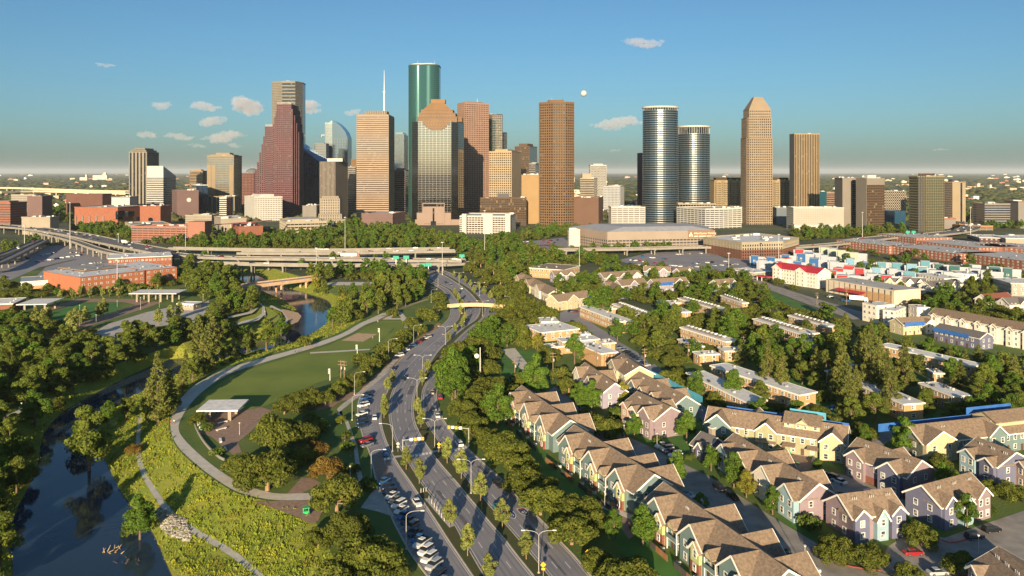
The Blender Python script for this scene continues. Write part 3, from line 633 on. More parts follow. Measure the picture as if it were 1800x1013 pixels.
# twin half cylinder green tower
D = 1510; zt = ZH(115, D); xl, xm, xr = px2(D, 716, 742, 771)
def arc(cx, cy, r, a0, a1, n): return [(cx+r*math.cos(math.radians(a0+(a1-a0)*k/n)), cy+r*math.sin(math.radians(a0+(a1-a0)*k/n))) for k in range(n+1)]
r = (xr-xl)/3.0
pl = arc(xl+r, D+r, r, 180, 285, 12)+arc(xr-r, D+r-3, r, 262, 360, 12)+[(xr, D+r+22), (xl, D+r+22)]
t = Tower('green_glass_tower', 'tallest tower, round sided green glass with aerials, behind the mirrored tower', pl); t.block(pl, 0, zt, GGR, CC('green_mullion', (.05, .13, .115)), [(3.9, .10, 0, 0, .1, 0)], para=2.0)
mb = MB()
for k in range(len(pl)-3): p = pl[k]; mb.tube((p[0], p[1], 0), (p[0], p[1], zt+1), .28, .28, 4)
mb.build('mullion', CC('green_mullion', None), t.t, t.o, kind='stuff'); t.prism('penthouse', offset(pl, -5), zt, zt+4.5, MMETAL)
for k, (px, h) in enumerate(((733, 9), (738, 4), (746, 5), (757, 4), (763, 8))): t.mast(XW(px, D), D+12, zt+4, zt+4+h, .35)
# mirrored tower with granite base and stepped stone crown
D = 1310; zs = ZH(214, D); xs = px2(D, 723, 735, 793, 805, 813); t = Tower('mirrored_tower', 'mirrored glass tower with stepped brown stone crown in front of the round green tower', [(xs[0], D+8), (xs[1], D), (xs[2], D), (xs[3], D+8), (xs[4], D+40), (xs[0], D+50)]); P = t.poly
FR = CC('brown_crown_stone', (.40, .23, .11)); t.block(P, 0, zs, GMIR, GLS('mirror_frame', (.09, .088, .09), metal=.8, rough=.3), [(3.9, .05, 6.4, .03, .03, .035)], para=0, roof=MROOFD)
def cs(nm, x0, x1, y0, y1, yo, m=FR): 
    q = [(XW(x0, D), D+yo), (XW(x1, D), D+yo), (XW(x1, D), D+46), (XW(x0, D), D+46)]; return q, ZH(y1, D), ZH(y0, D)
for x0, x1, yb0, yt0, yo in ((734, 803, 215, 206, 2), (736, 800, 206, 199, 3.5), (740, 795, 199, 193, 6)):
    q, za, zb = cs('', x0, x1, yt0, yb0, yo); t.block(q, za, zb, MDARK, FR, [(3.2, .45, 2.6, .5, .4, .5)], para=.8, roof=FR)
mb = MB(); z0_, z1_ = ZH(193, D), ZH(179, D); A = [(XW(x, D), D+y, z0_) for x, y in ((742, 7), (793, 7), (793, 44), (742, 44))]; B = [(XW(x, D), D+y, z1_) for x, y in ((756, 18), (779, 18), (779, 34), (756, 34))]; mb.solid(A, B); mb.build('crown', FR, t.t, t.o)
q = [(XW(x, D), D+y) for x, y in ((755.5, 17.5), (781, 17.5), (781, 35), (755.5, 35))]; t.prism('crown', q, z1_-.5, ZH(173, D), FR)
q = [(XW(x, D), D+y) for x, y in ((800, 9), (811, 12), (811, 40), (800, 44))]; t.block(q, zs, ZH(206, D), MDARK, FR, [(3.2, .45, 2.6, .5, .4, .5)], para=.5)
for x0, x1, y0, y1 in ((743, 791, 214, 219), (748, 786, 219, 223), (752, 782, 223, 226.5), (757, 777, 226.5, 229.5)):      # crown reaching down the face
    q = [(XW(x0, D), D-1.6), (XW(x1, D), D-1.6), (XW(x1, D), D-.02), (XW(x0, D), D-.02)]; t.block(q, ZH(y1, D), ZH(y0, D), MDARK, FR, [(3.2, .5, 2.6, .5, .3, .4), 'none', 'none', 'none'], para=0, name='crown')
GB = CC('base_granite', (.44, .32, .26))
for x0, x1, y, yo in ((722, 814, 386, -2), (733, 793, 374, -3.2), (743, 782, 357, -4.4)):
    q = [(XW(x0, D), D+yo), (XW(x1, D), D+yo), (XW(x1, D), D+(9 if x0 > 722 else 44)), (XW(x0, D), D+(9 if x0 > 722 else 44))]; t.prism('granite_base', q, 0, ZH(y, D), GB)
mb = MB(); mb.box(XW(744.5, D), D-4.9, ZH(363, D), XW(780.5, D), D-4.3, ZH(358.5, D)); mb.box(XW(761, D), D-5, 0, XW(764, D), D-4.2, ZH(366, D)); mb.box(XW(757.5, D), D-4.8, 0, XW(767, D), D-4.1, ZH(389, D))
for k in range(5):
    for xo in (746, 769): mb.box(XW(xo+k*2.2, D), D-4.75, 2, XW(xo+k*2.2+1.3, D), D-4.15, ZH(393, D))
mb.build('doorway', GDK, t.t, t.o)
# pink stepped tower
D = 1600; P = foot(804, 817, 859, D, 30, 40); t = Tower('pink_tower', 'tall pink granite tower with a stepped left shoulder right of the mirrored tower', P)
zt = ZH(181, D); t.block(P, 0, zt, GDK, PINK, [(4.3, .45, 4.0, .45, .45, .5)], para=1.5)
q = offset(P, -9); t.block(q, zt, zt+4, GDK, PINK, ['ribs'], para=0); t.mast(XW(838, D), D+25, zt+4, ZH(170, D), .6); t.clutter(P, zt, 5, 3)
t = T('office_tower', 'dark brown glass tower with open corner top behind the pink tower', 858, 858, 883, 1760, 202, GBZ, DBR, [(3.9, .35, 5, .12, .3, .4)], depth=35); q = t.poly
T('office_tower', 'slim white banded tower peeping out right of the dark brown glass tower', 882, 882, 891, 1900, 234, GDK, WH, ['bands'], depth=30)
D = 1420; t = T('office_tower', 'pale beige tower with square windows and a plain golden side wall', 860, 899, 917, D, 267, GDK, CC('beige_precast', (.62, .47, .29)), [(4.3, .42, 3.9, .42, .45, .5), 'none', 'none', 'none'], 14); BE = CC('beige_precast', None)
P = t.poly; mb = MB(); wallbox(mb, P[1], P[2], 0, (Vector(P[2])-Vector(P[1])).length, .5, 0, t.z+1.25); mb.build('side_wall', BE, t.t, t.o)
mb = MB(); ring(mb, P, .6, t.z-9, t.z-8.2, [0]); mb.build('cornice', BE, t.t, t.o); t.prism('penthouse', offset(P, -9), t.z, t.z+5, BE)
t = T('glass_tower', 'brown and silver glass tower behind the beige punched window tower', 905, 931, 944, 1640, 258, GBZ, CC('bronze_frame', (.16, .10, .06)), ['fine', 'none', 'none', 'none'], 20, ph=7); P = t.poly
mb = MB(); wallbox(mb, P[1], P[2], 0, (Vector(P[2])-Vector(P[1])).length, .4, 60, t.z+1); mb.build('glass_wall', GMET, t.t, t.o)
T('office_block', 'narrow grey block right of the brown and silver glass tower', 930, 941, 949, 1580, 288, GDK, GY, ['bands'])
t = T('office_tower', 'golden brown plain walled tower beside the brown octagonal tower', 917, 917, 948, 1340, 308, GOLD, GOLD, [(0, 0, 2.2, .5, 0, .15)], depth=40, para=.6)
T('hotel', 'broad dark bronze glass hotel with a roof sign block behind the white balcony flats', 844, 925, 925, 1290, 349, GBZ, CC('bronze_frame', None), ['fine'], depth=25, cat='hotel', roof=MROOFD).box('sign_block', XW(874, 1290), 1294, ZH(349, 1290), XW(895, 1290), 1306, ZH(341, 1290), MDARK)
# white balcony flats
D = 1120; t = T('apartment_block', 'white balcony apartment block with garden trees before the bronze glass hotel', 809, 896, 911, D, 381, GBZ, WH, [(3.1, .42, 4.2, .14, .9, 1.1), (3.1, .5, 3, .5, .3, .3), 'none', 'none'], 5, cat='apartments')
for x0, x1 in ((812, 820), (850, 866), (888, 897)): t.box('stair_tower', XW(x0, D), D-1.2, 0, XW(x1, D), D+10, t.z+4, WH)
# brown octagonal tower
D = 1280; x0, x1 = px2(D, 949.5, 1009.5); zt = ZH(181, D); w = x1-x0; c = w*.20
P = [(x0, D+12), (x0+c*1.9, D), (x1-c*1.3, D), (x1, D+8), (x1, D+42), (x1-c, D+52), (x0+c, D+52), (x0, D+44)]
t = Tower('brown_tower', 'tall brown granite many sided tower with square windows and two aerials', P); t.block(P, 0, zt, GDK, BRN, [(4.4, .42, 3.9, .40, .5, .55)], para=2)
q = [(XW(965, D), D+10), (XW(992, D), D+10), (XW(992, D), D+40), (XW(965, D), D+40)]; t.block(q, zt, ZH(175.5, D), BRN, BRN, ['none'], para=.6); t.mast(XW(971, D), D+20, zt+5, ZH(167, D), .35, WH); t.mast(XW(990, D), D+20, zt+5, ZH(169, D), .35, MDARK)
T('office_block', 'low brown stone block with window bands right of the brown octagonal tower', 1008, 1052, 1060, 1290, 349, CC('umber_stone', (.22, .12, .08)), CC('umber_stone', None), ['bands', 'none'], -6)
T('office_tower', 'tan stepped block beside the white grid tower in the gap', 1020, 1044, 1050, 1780, 314, GDK, CR, ['bands', 'none']).block([(XW(1024, 1780), 1785), (XW(1040, 1780), 1785), (XW(1040, 1780), 1800), (XW(1024, 1780), 1800)], ZH(314, 1780), ZH(306, 1780), CR, CR, ['none'])
T('office_tower', 'white grid windowed tower standing in the gap of the skyline', 1038, 1038, 1066, 1850, 291, GDK, WH, [(3.9, .5, 3.4, .4, .4, .4)], depth=35, ph=4)
T('office_block', 'white block with rounded look and window slots before the white grid tower', 1061, 1090, 1097, 1640, 328, GDK, CC('blue_white', (.58, .60, .62)), ['punch', 'punch'], 10)
T('parking_garage', 'white multi storey car park left of the first oval glass tower', 1075, 1075, 1134, 1330, 365, MDARK, WH, ['garage'], depth=40, cat='garage')
T('office_block', 'tan low slab behind the white car park', 1008, 1060, 1075, 1500, 372, GDK, CR, ['bands'])
T('office_tower', 'slender purple granite tower just left of the first oval glass tower', 1124.5, 1124.5, 1140, 1680, 270, CC('purple_granite', (.10, .05, .08)), CC('purple_granite', None), ['ribs'], depth=30)
# two oval glass towers
def oval(px0, px1, D, yt, label, crown):
    x0, x1 = px2(D, px0, px1); a = (x1-x0)/2; b = a*.85; cx = (x0+x1)/2; n = 40
    P = [(cx+a*math.cos(2*math.pi*k/n-math.pi/2), D+b+b*math.sin(2*math.pi*k/n-math.pi/2)) for k in range(n)]; z = ZH(yt, D)
    t = Tower('oval_tower', label, P); t.block(P, 0, z-crown, GOV, M('band_metal', (.34, .33, .31), .32, metal=.7), [(3.9, .19, 0, 0, .35, 0)], para=0); q = offset(P, -.8)
    t.block(q, z-crown, z, GDK, WH, [(0, 0, 4, .1, 0, .3)], para=0); mb = MB(); ring(mb, P, 1.0, z-1.8, z+1.0); mb.build('parapet', WH, t.t, t.o); return t
oval(1134.5, 1197, 1320, 187, 'taller of the two oval blue glass towers with white floor bands', 6); oval(1197, 1253.5, 1400, 221.5, 'shorter of the two oval blue glass towers with a dark crown band', 14)
T('office_block', 'low cream glazed podium at the foot of the oval towers', 1190, 1190, 1258, 1370, 359, GDK, CR, ['coarse'], depth=40)
t = T('parking_garage', 'white multi storey car park with two faces below the shorter oval tower', 1190, 1240, 1303, 1215, 368, MDARK, WH, ['garage'], 24, cat='garage')
for k, (xl, xr, c) in enumerate(((1256, 1310, 'dark roofed beige apartment tower with gabled bays right of the oval towers'), (1350, 1390, 'beige apartment tower with gabled bays between the two tall stone towers'))):
    D = 1480; BE2 = CC('buff_precast', (.52, .40, .23)); t = T('apartment_tower', c, xl, xl, xr, D, 318, GDK, BE2, [(3.5, .45, 3.2, .5, .3, .5)], depth=30, roof=MROOFD); wpx = (xr-xl)/4
    for j in range(4):
        if j % 2 == 0 or True:
            q = [(XW(xl+wpx*j+wpx*.15, D), D-3), (XW(xl+wpx*(j+.85), D), D-3), (XW(xl+wpx*(j+.85), D), D-.02), (XW(xl+wpx*j+wpx*.15, D), D-.02)]; zz = ZH(320, D); a_ = (q[0][0]+q[1][0])/2
            t.block(q, 0, zz, GDK, BE2, [(3.5, .45, 2.6, .4, .25, .35)], para=0, name='bay'); mb = MB(); mb.solid([(q[0][0], D-3, zz), (q[1][0], D-3, zz), (a_, D-3, zz+4)], [(q[3][0]+0, D+4, zz), (q[3][0], D+4, zz), (a_, D+4, zz+4)]) if False else mb.solid([(q[0][0], D-3, zz), (q[1][0], D-3, zz), (a_, D-3, zz+4)], [(q[0][0], D+4, zz), (q[1][0], D+4, zz), (a_, D+4, zz+4)]); mb.build('gable', BE2, t.t, t.o)
    t.box('roof_block', XW(xl+4, D), D+6, t.z, XW(xr-2, D), D+24, t.z+6, DBR)
# obelisk topped tower
D = 1320; TB = CC('tan_granite', (.46, .35, .24)); x0, x1, x2 = px2(D, 1314, 1317.5, 1357.5); zt, zc, z2 = ZH(207, D), ZH(192, D), ZH(243, D)
P = [(x1, D), (x2, D), (x2, D+38), (x0, D+38), (x0, D+6)]; t = Tower('pointed_tower', 'tall tan tower with a pyramid top and chamfered corners, right part of the skyline', P)
t.block(P, 0, z2, GDK, TB, [(4.3, .42, 3.6, .45, .45, .5)], para=.8); q = [(XW(1317, D), D+1.5), (XW(1356.5, D), D+1.5), (XW(1356.5, D), D+37), (XW(1315, D), D+37), (XW(1315, D), D+6)]
t.block(q, z2, zt, GDK, TB, [(4.3, .42, 3.6, .45, .45, .5)], para=.6); q2 = [(XW(1318, D), D+2.5), (XW(1355.5, D), D+2.5), (XW(1355.5, D), D+36), (XW(1318, D), D+36)]; t.block(q2, zt, zc, GDK, TB, [(4.6, .5, 3.2, .5, .3, .4)], para=.5)
mb = MB(); z1_ = ZH(169.5, D); mb.solid([(XW(x, D), D+y, zc) for x, y in ((1317.5, 2), (1356, 2), (1356, 36.5), (1317.5, 36.5))], [(XW(x, D), D+y, z1_) for x, y in ((1330, 14), (1345, 14), (1345, 25), (1330, 25))]); mb.build('pyramid_roof', TB, t.t, t.o)
# ribbed golden tower
t = T('ribbed_tower', 'tan tower of full height vertical ribs with a dark blank left side', 1388, 1396.5, 1440.5, 1390, 236, GDK, CC('rib_tan', (.56, .40, .22)), [(0, 0, 3.05, .42, 0, .9), 'none', 'none', 'none'], 0, para=1.0); P = t.poly
mb = MB(); wallbox(mb, P[3], P[0], 0, (Vector(P[0])-Vector(P[3])).length, .3, 0, t.z+.9); mb.build('side_wall', GY, t.t, t.o)
t = T('hotel', 'white hotel block with small square windows on a podium under the ribbed tower', 1395, 1395, 1483, 1200, 366, M('window_cream', (.38, .33, .24), .5), WH, [(3.4, .52, 3.6, .5, .3, .3)], depth=30, cat='hotel'); t.box('podium', XW(1396, 1192), 1192, 0, XW(1474, 1192), 1203, 9, WH)
T('office_block', 'blue grey glass block between the pointed tower and the ribbed tower', 1365, 1365, 1396, 1330, 366, CC('blue_grey', (.20, .25, .30)), GY, ['none'], depth=30)
T('office_block', 'tan low slab with flat bands right of the ribbed tower', 1452, 1452, 1484, 1700, 339, GDK, CC('pinkish_tan', (.42, .28, .20)), ['bands'], depth=40)
T('glass_block', 'small teal glass block right of the ribbed tower', 1441, 1438, 1453, 1600, 338, GTEAL, GTEAL, ['none'], depth=25)
# twin slab offices
D = 1170; GYC = CC('warm_grey', (.34, .30, .25)); P = foot(1481, 1498, 1506, 1200, 25, 40)
t = T('office_tower', 'brown grey office tower with a bronze window grid and blank side walls', 1505, 1523.5, 1554.5, D, 315, GBZ, CC('bronze_frame', None), ['fine', 'none', 'none', 'none'], 14, para=0); Q = t.poly; t.block([(a[0], a[1]) for a in offset(Q, .4)], t.z-9, t.z+1.4, GYC, GYC, ['none'], para=0, name='top_band')
mb = MB(); wallbox(mb, Q[3], Q[0], 0, (Vector(Q[0])-Vector(Q[3])).length, .5, 0, t.z-9); mb.build('side_wall', GYC, t.t, t.o); t.prism('penthouse', offset(Q, -8), t.z, t.z+6, WH)
t = T('office_slab', 'plain grey slab with one window column behind the bronze window tower', 1481, 1481, 1508, 1215, 314, GYC, GYC, ['none'], depth=30); mb = MB()
for k in range(22): mb.box(XW(1497.5, 1215), 1214.6, 8+k*3.4, XW(1504, 1215), 1214.97, 10+k*3.4)
mb.build('window', GDK, t.t, t.o, kind='stuff')
T('office_block', 'cream panel office with deep windows behind the bronze window tower', 1552, 1552, 1592, 1480, 337, GDK, LIM, [(5.2, .55, 4, .6, .5, .5)], depth=35)
t = T('glass_tower', 'gold tinted glass grid tower beside the curving motorway', 1598, 1613, 1660, 1160, 311, GLS('olive_glass', (.22, .22, .14), metal=.75, rough=.12), CC('olive_mullion', (.36, .31, .20)), [(3.9, .10, 3.8, .1, .12, .16), 'none', 'none', (3.9, .3, 0, 0, .15, 0)], 8); Q = t.poly
mb = MB(); L = (Vector(Q[1])-Vector(Q[0])).length
for k in range(4): wallbox(mb, Q[0], Q[1], L*(.0+k*.085), L*(.03+k*.085), 1.0, 0, t.z+(2 if k else 0))
mb.build('fin', MDARK, t.t, t.o); t.prism('penthouse', offset(Q, -9), t.z, t.z+5, DBR)
t = T('office_tower', 'navy windowed tower with one cream blank side right of the gold glass tower', 1658, 1674, 1697, 1290, 321, GNV, CC('cream_panel', (.54, .42, .27)), ['none', 'none', 'none', 'mull'], 18); Q = t.poly; t.prism('penthouse', offset(Q, -5), t.z, t.z+5, MDARK)
mb = MB(); L = (Vector(Q[1])-Vector(Q[0])).length; wallbox(mb, Q[0], Q[1], 0, L*.6, .5, 0, t.z); wallbox(mb, Q[0], Q[1], L*.75, L, .5, 0, t.z); mb.build('side_wall', CC('cream_panel', None), t.t, t.o)
for xl, xr, D, yt, w, tr, s, l in ((1731, 1776, 1250, 359, GNV, GY, 'bands', 'dark glazed low office with grey bands at the right of the skyline'), (1775, 1812, 1300, 372, GDK, GY, 'bands', 'dark grey low office farthest right'), (1700, 1745, 1180, 398, MDARK, CC('orange_tan', (.52, .30, .15)), 'garage', 'small orange tan car park near the motorway bend'),
    (1790, 1850, 1230, 355, GY, CC('terracotta', (.40, .20, .11)), 'none', 'terracotta sided block cut by the right edge'), (1795, 1900, 1000, 418, GY, GYC, 'bands', 'pale grey low block at the right edge behind the brick houses'), (1551, 1592, 1350, 372, GBL, GBL, 'none', 'low blue glass shed under the cream panel office'), (1290, 1320, 1350, 365, GY, WH, 'garage', 'white low garage behind the pointed tower'), (1650, 1680, 1220, 385, GY, BR, 'none', 'small brick pavilion behind the motorway bend')):
    T('office_block', l, xl, xl, xr, D, yt, w, tr, [s], depth=35)
# left civic group
t = T('theatre', 'long plain red brick opera house with an arched entrance bay', 131, 207, 281, 1290, 365, BR, BR, ['none'], 10, 60, cat='theatre', para=.6); Q = t.poly; mb = MB()
a, b = Vector(Q[0]), Vector(Q[1]); L = (b-a).length
for k in range(5): mb = MB(); wallbox(mb, a, b, L*(.02+k*.16), L*(.05+k*.16), 1.2, 0, 16); mb.build('buttress', GY, t.t, t.o)
D = 1286; mb = MB()
for x0, x1, y0, y1 in ((204, 208, 371, 386), (221, 226, 372, 381), (240, 243, 381, 388)): mb.box(XW(x0, D), D-1.5, ZH(y1, D), XW(x1, D), D+20, ZH(y0, D))
mb.build('window_slot', GDK, t.t, t.o)
t2 = T('arched_hall', 'red brick entrance hall with a dark round arch beside the opera house', 246, 246, 282, 1270, 363, BR, BR, ['none'], depth=40, cat='hall', para=.6); D = 1270; mb = MB(); x = XW(265, D); r = 4.2
mb.solid([(x+r*math.cos(a_), D-.3, 11+r*math.sin(a_)) for a_ in [math.pi*k/8 for k in range(9)]]+[(x-r, D-.3, 0), (x+r, D-.3, 0)], [(x+r*math.cos(a_), D+2, 11+r*math.sin(a_)) for a_ in [math.pi*k/8 for k in range(9)]]+[(x-r, D+2, 0), (x+r, D+2, 0)]); mb.build('arch_door', GDK, t2.t, t2.o)
mb = MB(); ro = [(x+(r+2.4)*math.cos(math.pi*k/8), 11+(r+2.4)*math.sin(math.pi*k/8)) for k in range(9)]; ri = [(x+(r+.1)*math.cos(math.pi*k/8), 11+(r+.1)*math.sin(math.pi*k/8)) for k in range(9)]
for k in range(8): mb.solid([(p[0], D-.7, p[1]) for p in (ri[k], ro[k], ro[k+1], ri[k+1])], [(p[0], D-.02, p[1]) for p in (ri[k], ro[k], ro[k+1], ri[k+1])])
mb.build('arch_ring', BR, t2.t, t2.o)
T('brick_block', 'red brick theatre block with dark corner behind the opera house', 116, 180, 196, 1500, 342, CC('brown_brick', (.22, .10, .075)), CC('brown_brick', None), ['none'], 10, cat='building')
T('office_block', 'white low hall with a dark roof edge behind the opera house', 196, 196, 228, 1480, 347, WH, GY, ['none'], depth=30)
T('brick_block', 'mauve brick block at the far left', 48, 48, 74, 1400, 346, PUR, PUR, ['bands'], depth=30, cat='building')
T('brick_block', 'striped brick market hall with blue roof, cut by the left edge', -25, 18, 47, 1250, 357, MDARK, BR, ['bands'], 5, cat='building', roof=M('blue_roof', (.08, .17, .30), .6), ph=3)
T('office_block', 'pale concrete low range behind the striped market hall', 20, 20, 60, 1500, 343, GY, LIM, ['bands'], depth=30)
T('aquarium_block', 'long pale low building beside the motorway at the far left', 38, 88, 104, 1105, 383, LIM, LIM, ['none'], 6, cat='building')
t = T('parking_garage', 'salmon pink open parking garage beside the trees', 232, 330, 361, 965, 400, MDARK, SAL, [(3.1, .5, 8, .1, .4, .5)], 10, 40, cat='garage'); t.box('stair_tower', XW(330, 962), 962, 0, XW(360, 962), 985, ZH(390, 962), SAL)
T('warehouse', 'cream low hall with a grey rooftop car deck left of the salmon garage', 184, 232, 300, 1080, 397, CR, CR, ['none'], 10, 80, cat='hall', roof=M('deck_roof', (.30, .30, .31), .9, .3, .1))
t = T('arts_centre', 'cream windowless theatre box with a maroon canopy roof beside it', 347, 388, 433, 1080, 386, LIM, LIM, ['none'], 22, 40, cat='theatre', roof=MWROOF)
MAR = M('maroon_roof', (.17, .03, .04), .6); D = 1010; mb = MB(); mb.solid([(XW(377, D), D, 20.5), (XW(452, D), D+18, 24), (XW(462, D), D+40, 24), (XW(400, D), D+24, 20.5)], [(XW(377, D), D, 21.5), (XW(452, D), D+18, 25), (XW(462, D), D+40, 25), (XW(400, D), D+24, 21.5)]); mb.build('canopy', MAR, t.t, t.o)
mb = MB()
for x, y in ((382, 3), (392, 4), (402, 7), (418, 10), (440, 15)): mb.tube((XW(x, D), D+y, 0), (XW(x, D), D+y, 20.6), .6, .6)
mb.build('column', WH, t.t, t.o)
t = T('brick_hall', 'low orange brick hall with maroon roof in front of the theatre box', 403, 420, 462, 990, 400, CC('orange_brick', (.40, .15, .09)), CC('orange_brick', None), [(5, .6, 3.4, .6, .2, .3)], 12, 30, cat='hall', roof=MAR)
T('brick_hall', 'long low brick podium under the cream theatre box', 360, 402, 402, 1020, 411, CC('orange_brick', None), CC('orange_brick', None), ['none'], 4, 20, cat='hall', roof=MAR)
T('office_block', 'small white and grey block left of the white slab office', 386, 398, 409, 1450, 348, GDK, WH, ['bands', 'none'])
T('glass_block', 'navy glass block with a white wall behind the mauve courthouse', 330, 345, 365, 1570, 326, GNV, WH, ['none', 'none'], 20)
T('office_block', 'tan podium with tall dark bays under the framed glass tower', 350, 350, 412, 1600, 346, GBL, TF, [(0, 0, 9, .3, 0, .8)], depth=30)
T('office_block', 'pale low block under the mauve courthouse', 326, 326, 372, 1330, 379, GY, LIM, ['bands'], depth=30)
# big parking garage with sign
D = 880; GC = CC('garage_precast', (.52, .42, .34)); P = foot(1003, 1068, 1256, D, 9, 60); a, b = Vector(P[0]), Vector(P[1])
BL_ = Vector((XW(1003, 965), 965)); P = [tuple(Vector((XW(1068, D), D))), (XW(1256, 905), 905), (XW(1256, 905)+8, 985), tuple(BL_)]
t = Tower('parking_garage', 'long beige parking garage with a brown sign panel, in front of the oval towers', P, cat='garage'); zt = ZH(408, D); t.block(P, 0, zt-8, MDARK, GC, [(3.4, .45, 4.4, .16, .4, .5), 'none', 'none', (3.4, .45, 4.4, .16, .4, .5)], para=0)
t.prism('upper_wall', offset(P, .5), zt-8, zt, GC, MROOF)
mb = MB(); cen = [tuple(Vector(p).lerp(Vector((sum(q[0] for q in P)/4, sum(q[1] for q in P)/4)), .35)) for p in P]; mb.solid([(p[0], p[1], zt) for p in offset(P, .5)], [(p[0], p[1], zt+4.5) for p in cen]); mb.build('roof', M('metal_roof', (.36, .36, .38), .6, .1, .2), t.t, t.o)
MSIGN = M('sign_brown', (.22, .13, .075), .7); mb = MB(); L = (Vector(P[1])-Vector(P[0])).length; wallbox(mb, P[0], P[1], L*.745, L*.995, .8, zt-8.5, zt+.3); mb.build('sign_panel', MSIGN, t.t, t.o); L3 = (Vector(P[0])-Vector(P[3])).length
mb = MB(); wallbox(mb, P[3], P[0], L3*.05, L3*.98, .7, zt-8.2, zt+.1); mb.build('side_panel', M('side_brown', (.30, .23, .18), .8), t.t, t.o)
def text(parent, org, body, p, d, h, mat, name='lettering', rot=None):
    c = bpy.data.curves.new(name, 'FONT'); c.body = body; c.size = h; c.extrude = .04; o = bpy.data.objects.new('tmp', c); LINK(o)
    me_ = bpy.data.meshes.new_from_object(o.evaluated_get(bpy.context.evaluated_depsgraph_get())); bpy.data.objects.remove(o); me_.materials.clear(); me_.materials.append(mat); o = link(name, me_, parent)
    o.location = Vector(p)-Vector(org); o.rotation_euler = rot or (math.pi/2, 0, math.atan2(d[1], d[0])); return o
d = (Vector(P[1])-Vector(P[0])).normalized(); nn_ = Vector((d.y, -d.x)); s = Vector(P[0])+d*L*.80+nn_*.9; MLET = M('sign_letter', (.75, .68, .5), .7)
text(t.t, t.o, 'AllenCenter Parking', (s.x, s.y, zt-4.2), d, 3.4, MLET)
mb = MB(); s = Vector(P[0])+d*L*.772+nn_*.86; dz = [(-2.4, 2), (0, 6.6), (2.4, 2), (1, 0.4), (.9, 2.6), (0, 4.2), (-.6, 2.4), (-1.2, .6)]
mb.face([(s.x+d.x*u, s.y+d.y*u, zt-8+v) for u, v in dz]); mb.build('logo', MLET, t.t, t.o)
mb = MB(); s0 = L*.80
for u0, u1 in ((0, 5.2), (6.2, 15.5), (16.5, 22.5), (23.5, 26.5)): wallbox(mb, P[0], P[1], s0+u0, s0+u1, .9, zt-7.1, zt-6.1)
mb.build('small_lettering', MLET, t.t, t.o)
T('stair_block', 'white stair block at the left end of the beige parking garage', 1001, 1001, 1019, 930, 405, WH, WH, ['garage'], depth=20, cat='building')
# ------------------------------------------------------------------ terraced houses, flat roofed brick blocks, lofts
SH = M('shingle_roof', (.165, .12, .085), .9, sc=1.6, col2=(.29, .21, .145), det=9, rnd=.10, bump=.25, bsc=9)
SHD = M('grey_shingle_roof', (.11, .10, .10), .9, sc=3.5, col2=(.17, .155, .15), det=5, bump=.25, bsc=9)
def SD(n, c): return M(n, c, .75, .06, .8)
TEAL = SD('teal_siding', (.135, .195, .195)); LIME = SD('lime_siding', (.42, .46, .20)); CREAM = SD('cream_siding', (.46, .40, .25)); MAUVE = SD('mauve_siding', (.25, .19, .21)); VIOL = SD('violet_siding', (.125, .13, .20)); SKYB = SD('pale_blue_siding', (.26, .38, .43))
PEACH = SD('peach_siding', (.44, .29, .23)); SAGE = SD('sage_siding', (.31, .30, .18)); WSID = SD('white_siding', (.68, .63, .54)); OBR = M('orange_brick_wall', (.43, .27, .135), .9, .15, 1.2); HBR = M('house_brick', (.20, .075, .05), .9, .2, 2)
LAV = SD('lavender_siding', (.27, .25, .31)); TRIM = M('white_trim', (.78, .75, .68), .6); WGL = M('window_glass', (.045, .06, .075), .08, ior=1.8, spec=.5); blinds(WGL, (.8, .8, 1.4), (.42, .42, .40), .55); DOORM = M('house_door', (.10, .05, .04), .6)
TARP = M('blue_tarp', (.035, .13, .40), .5, .15, .4); TARPC = M('cyan_tarp', (.08, .33, .45), .5, .15, .4); FENCEW = M('fence_wood', (.26, .12, .05), .9, .2, 2); FENCED = M('dark_fence', (.07, .06, .055), .9)
_wm = {}
def win(root, x, y, z, w, h, rz=0, name='window'):
    """window frame with its pane, facing -y when rz is 0"""
    k = (round(w, 2), round(h, 2))
    if k not in _wm:
        mb = MB(); t = .13
        mb.box(-w/2-t, -.06, -h/2-t, w/2+t, .02, -h/2); mb.box(-w/2-t, -.06, h/2, w/2+t, .02, h/2+t); mb.box(-w/2-t, -.06, -h/2, -w/2, .02, h/2); mb.box(w/2, -.06, -h/2, w/2+t, .02, h/2)
        mb.box(-w/2, -.045, -.04, w/2, .015, .04)
        if w > 1.5: mb.box(-.04, -.04, -h/2, .04, .012, h/2)
        me1 = bpy.data.meshes.new('window'); me1.from_pydata(mb.v, [], mb.f); me1.materials.append(TRIM)
        mb = MB(); mb.box(-w/2, -.02, -h/2, w/2, .01, h/2); me2 = bpy.data.meshes.new('pane'); me2.from_pydata(mb.v, [], mb.f); me2.materials.append(WGL); _wm[k] = (me1, me2)
    o = link(name, _wm[k][0], root, loc=(x, y, z), rz=rz); link('pane', _wm[k][1], o); return o
def pent(x0, x1, z0, ze, za): xm = (x0+x1)/2; return [(x0, z0), (x1, z0), (x1, ze), (xm, za), (x0, ze)]
def rsec(x0, x1, ze, za, o, th=.28, dz=0.0):
    xm = (x0+x1)/2; s = (za-ze)/((x1-x0)/2); a = ze-o*s
    return [(x0-o, a+dz), (x0-o, a+th+dz), (xm, za+th+dz), (x1+o, a+th+dz), (x1+o, a+dz), (xm, za+dz)]
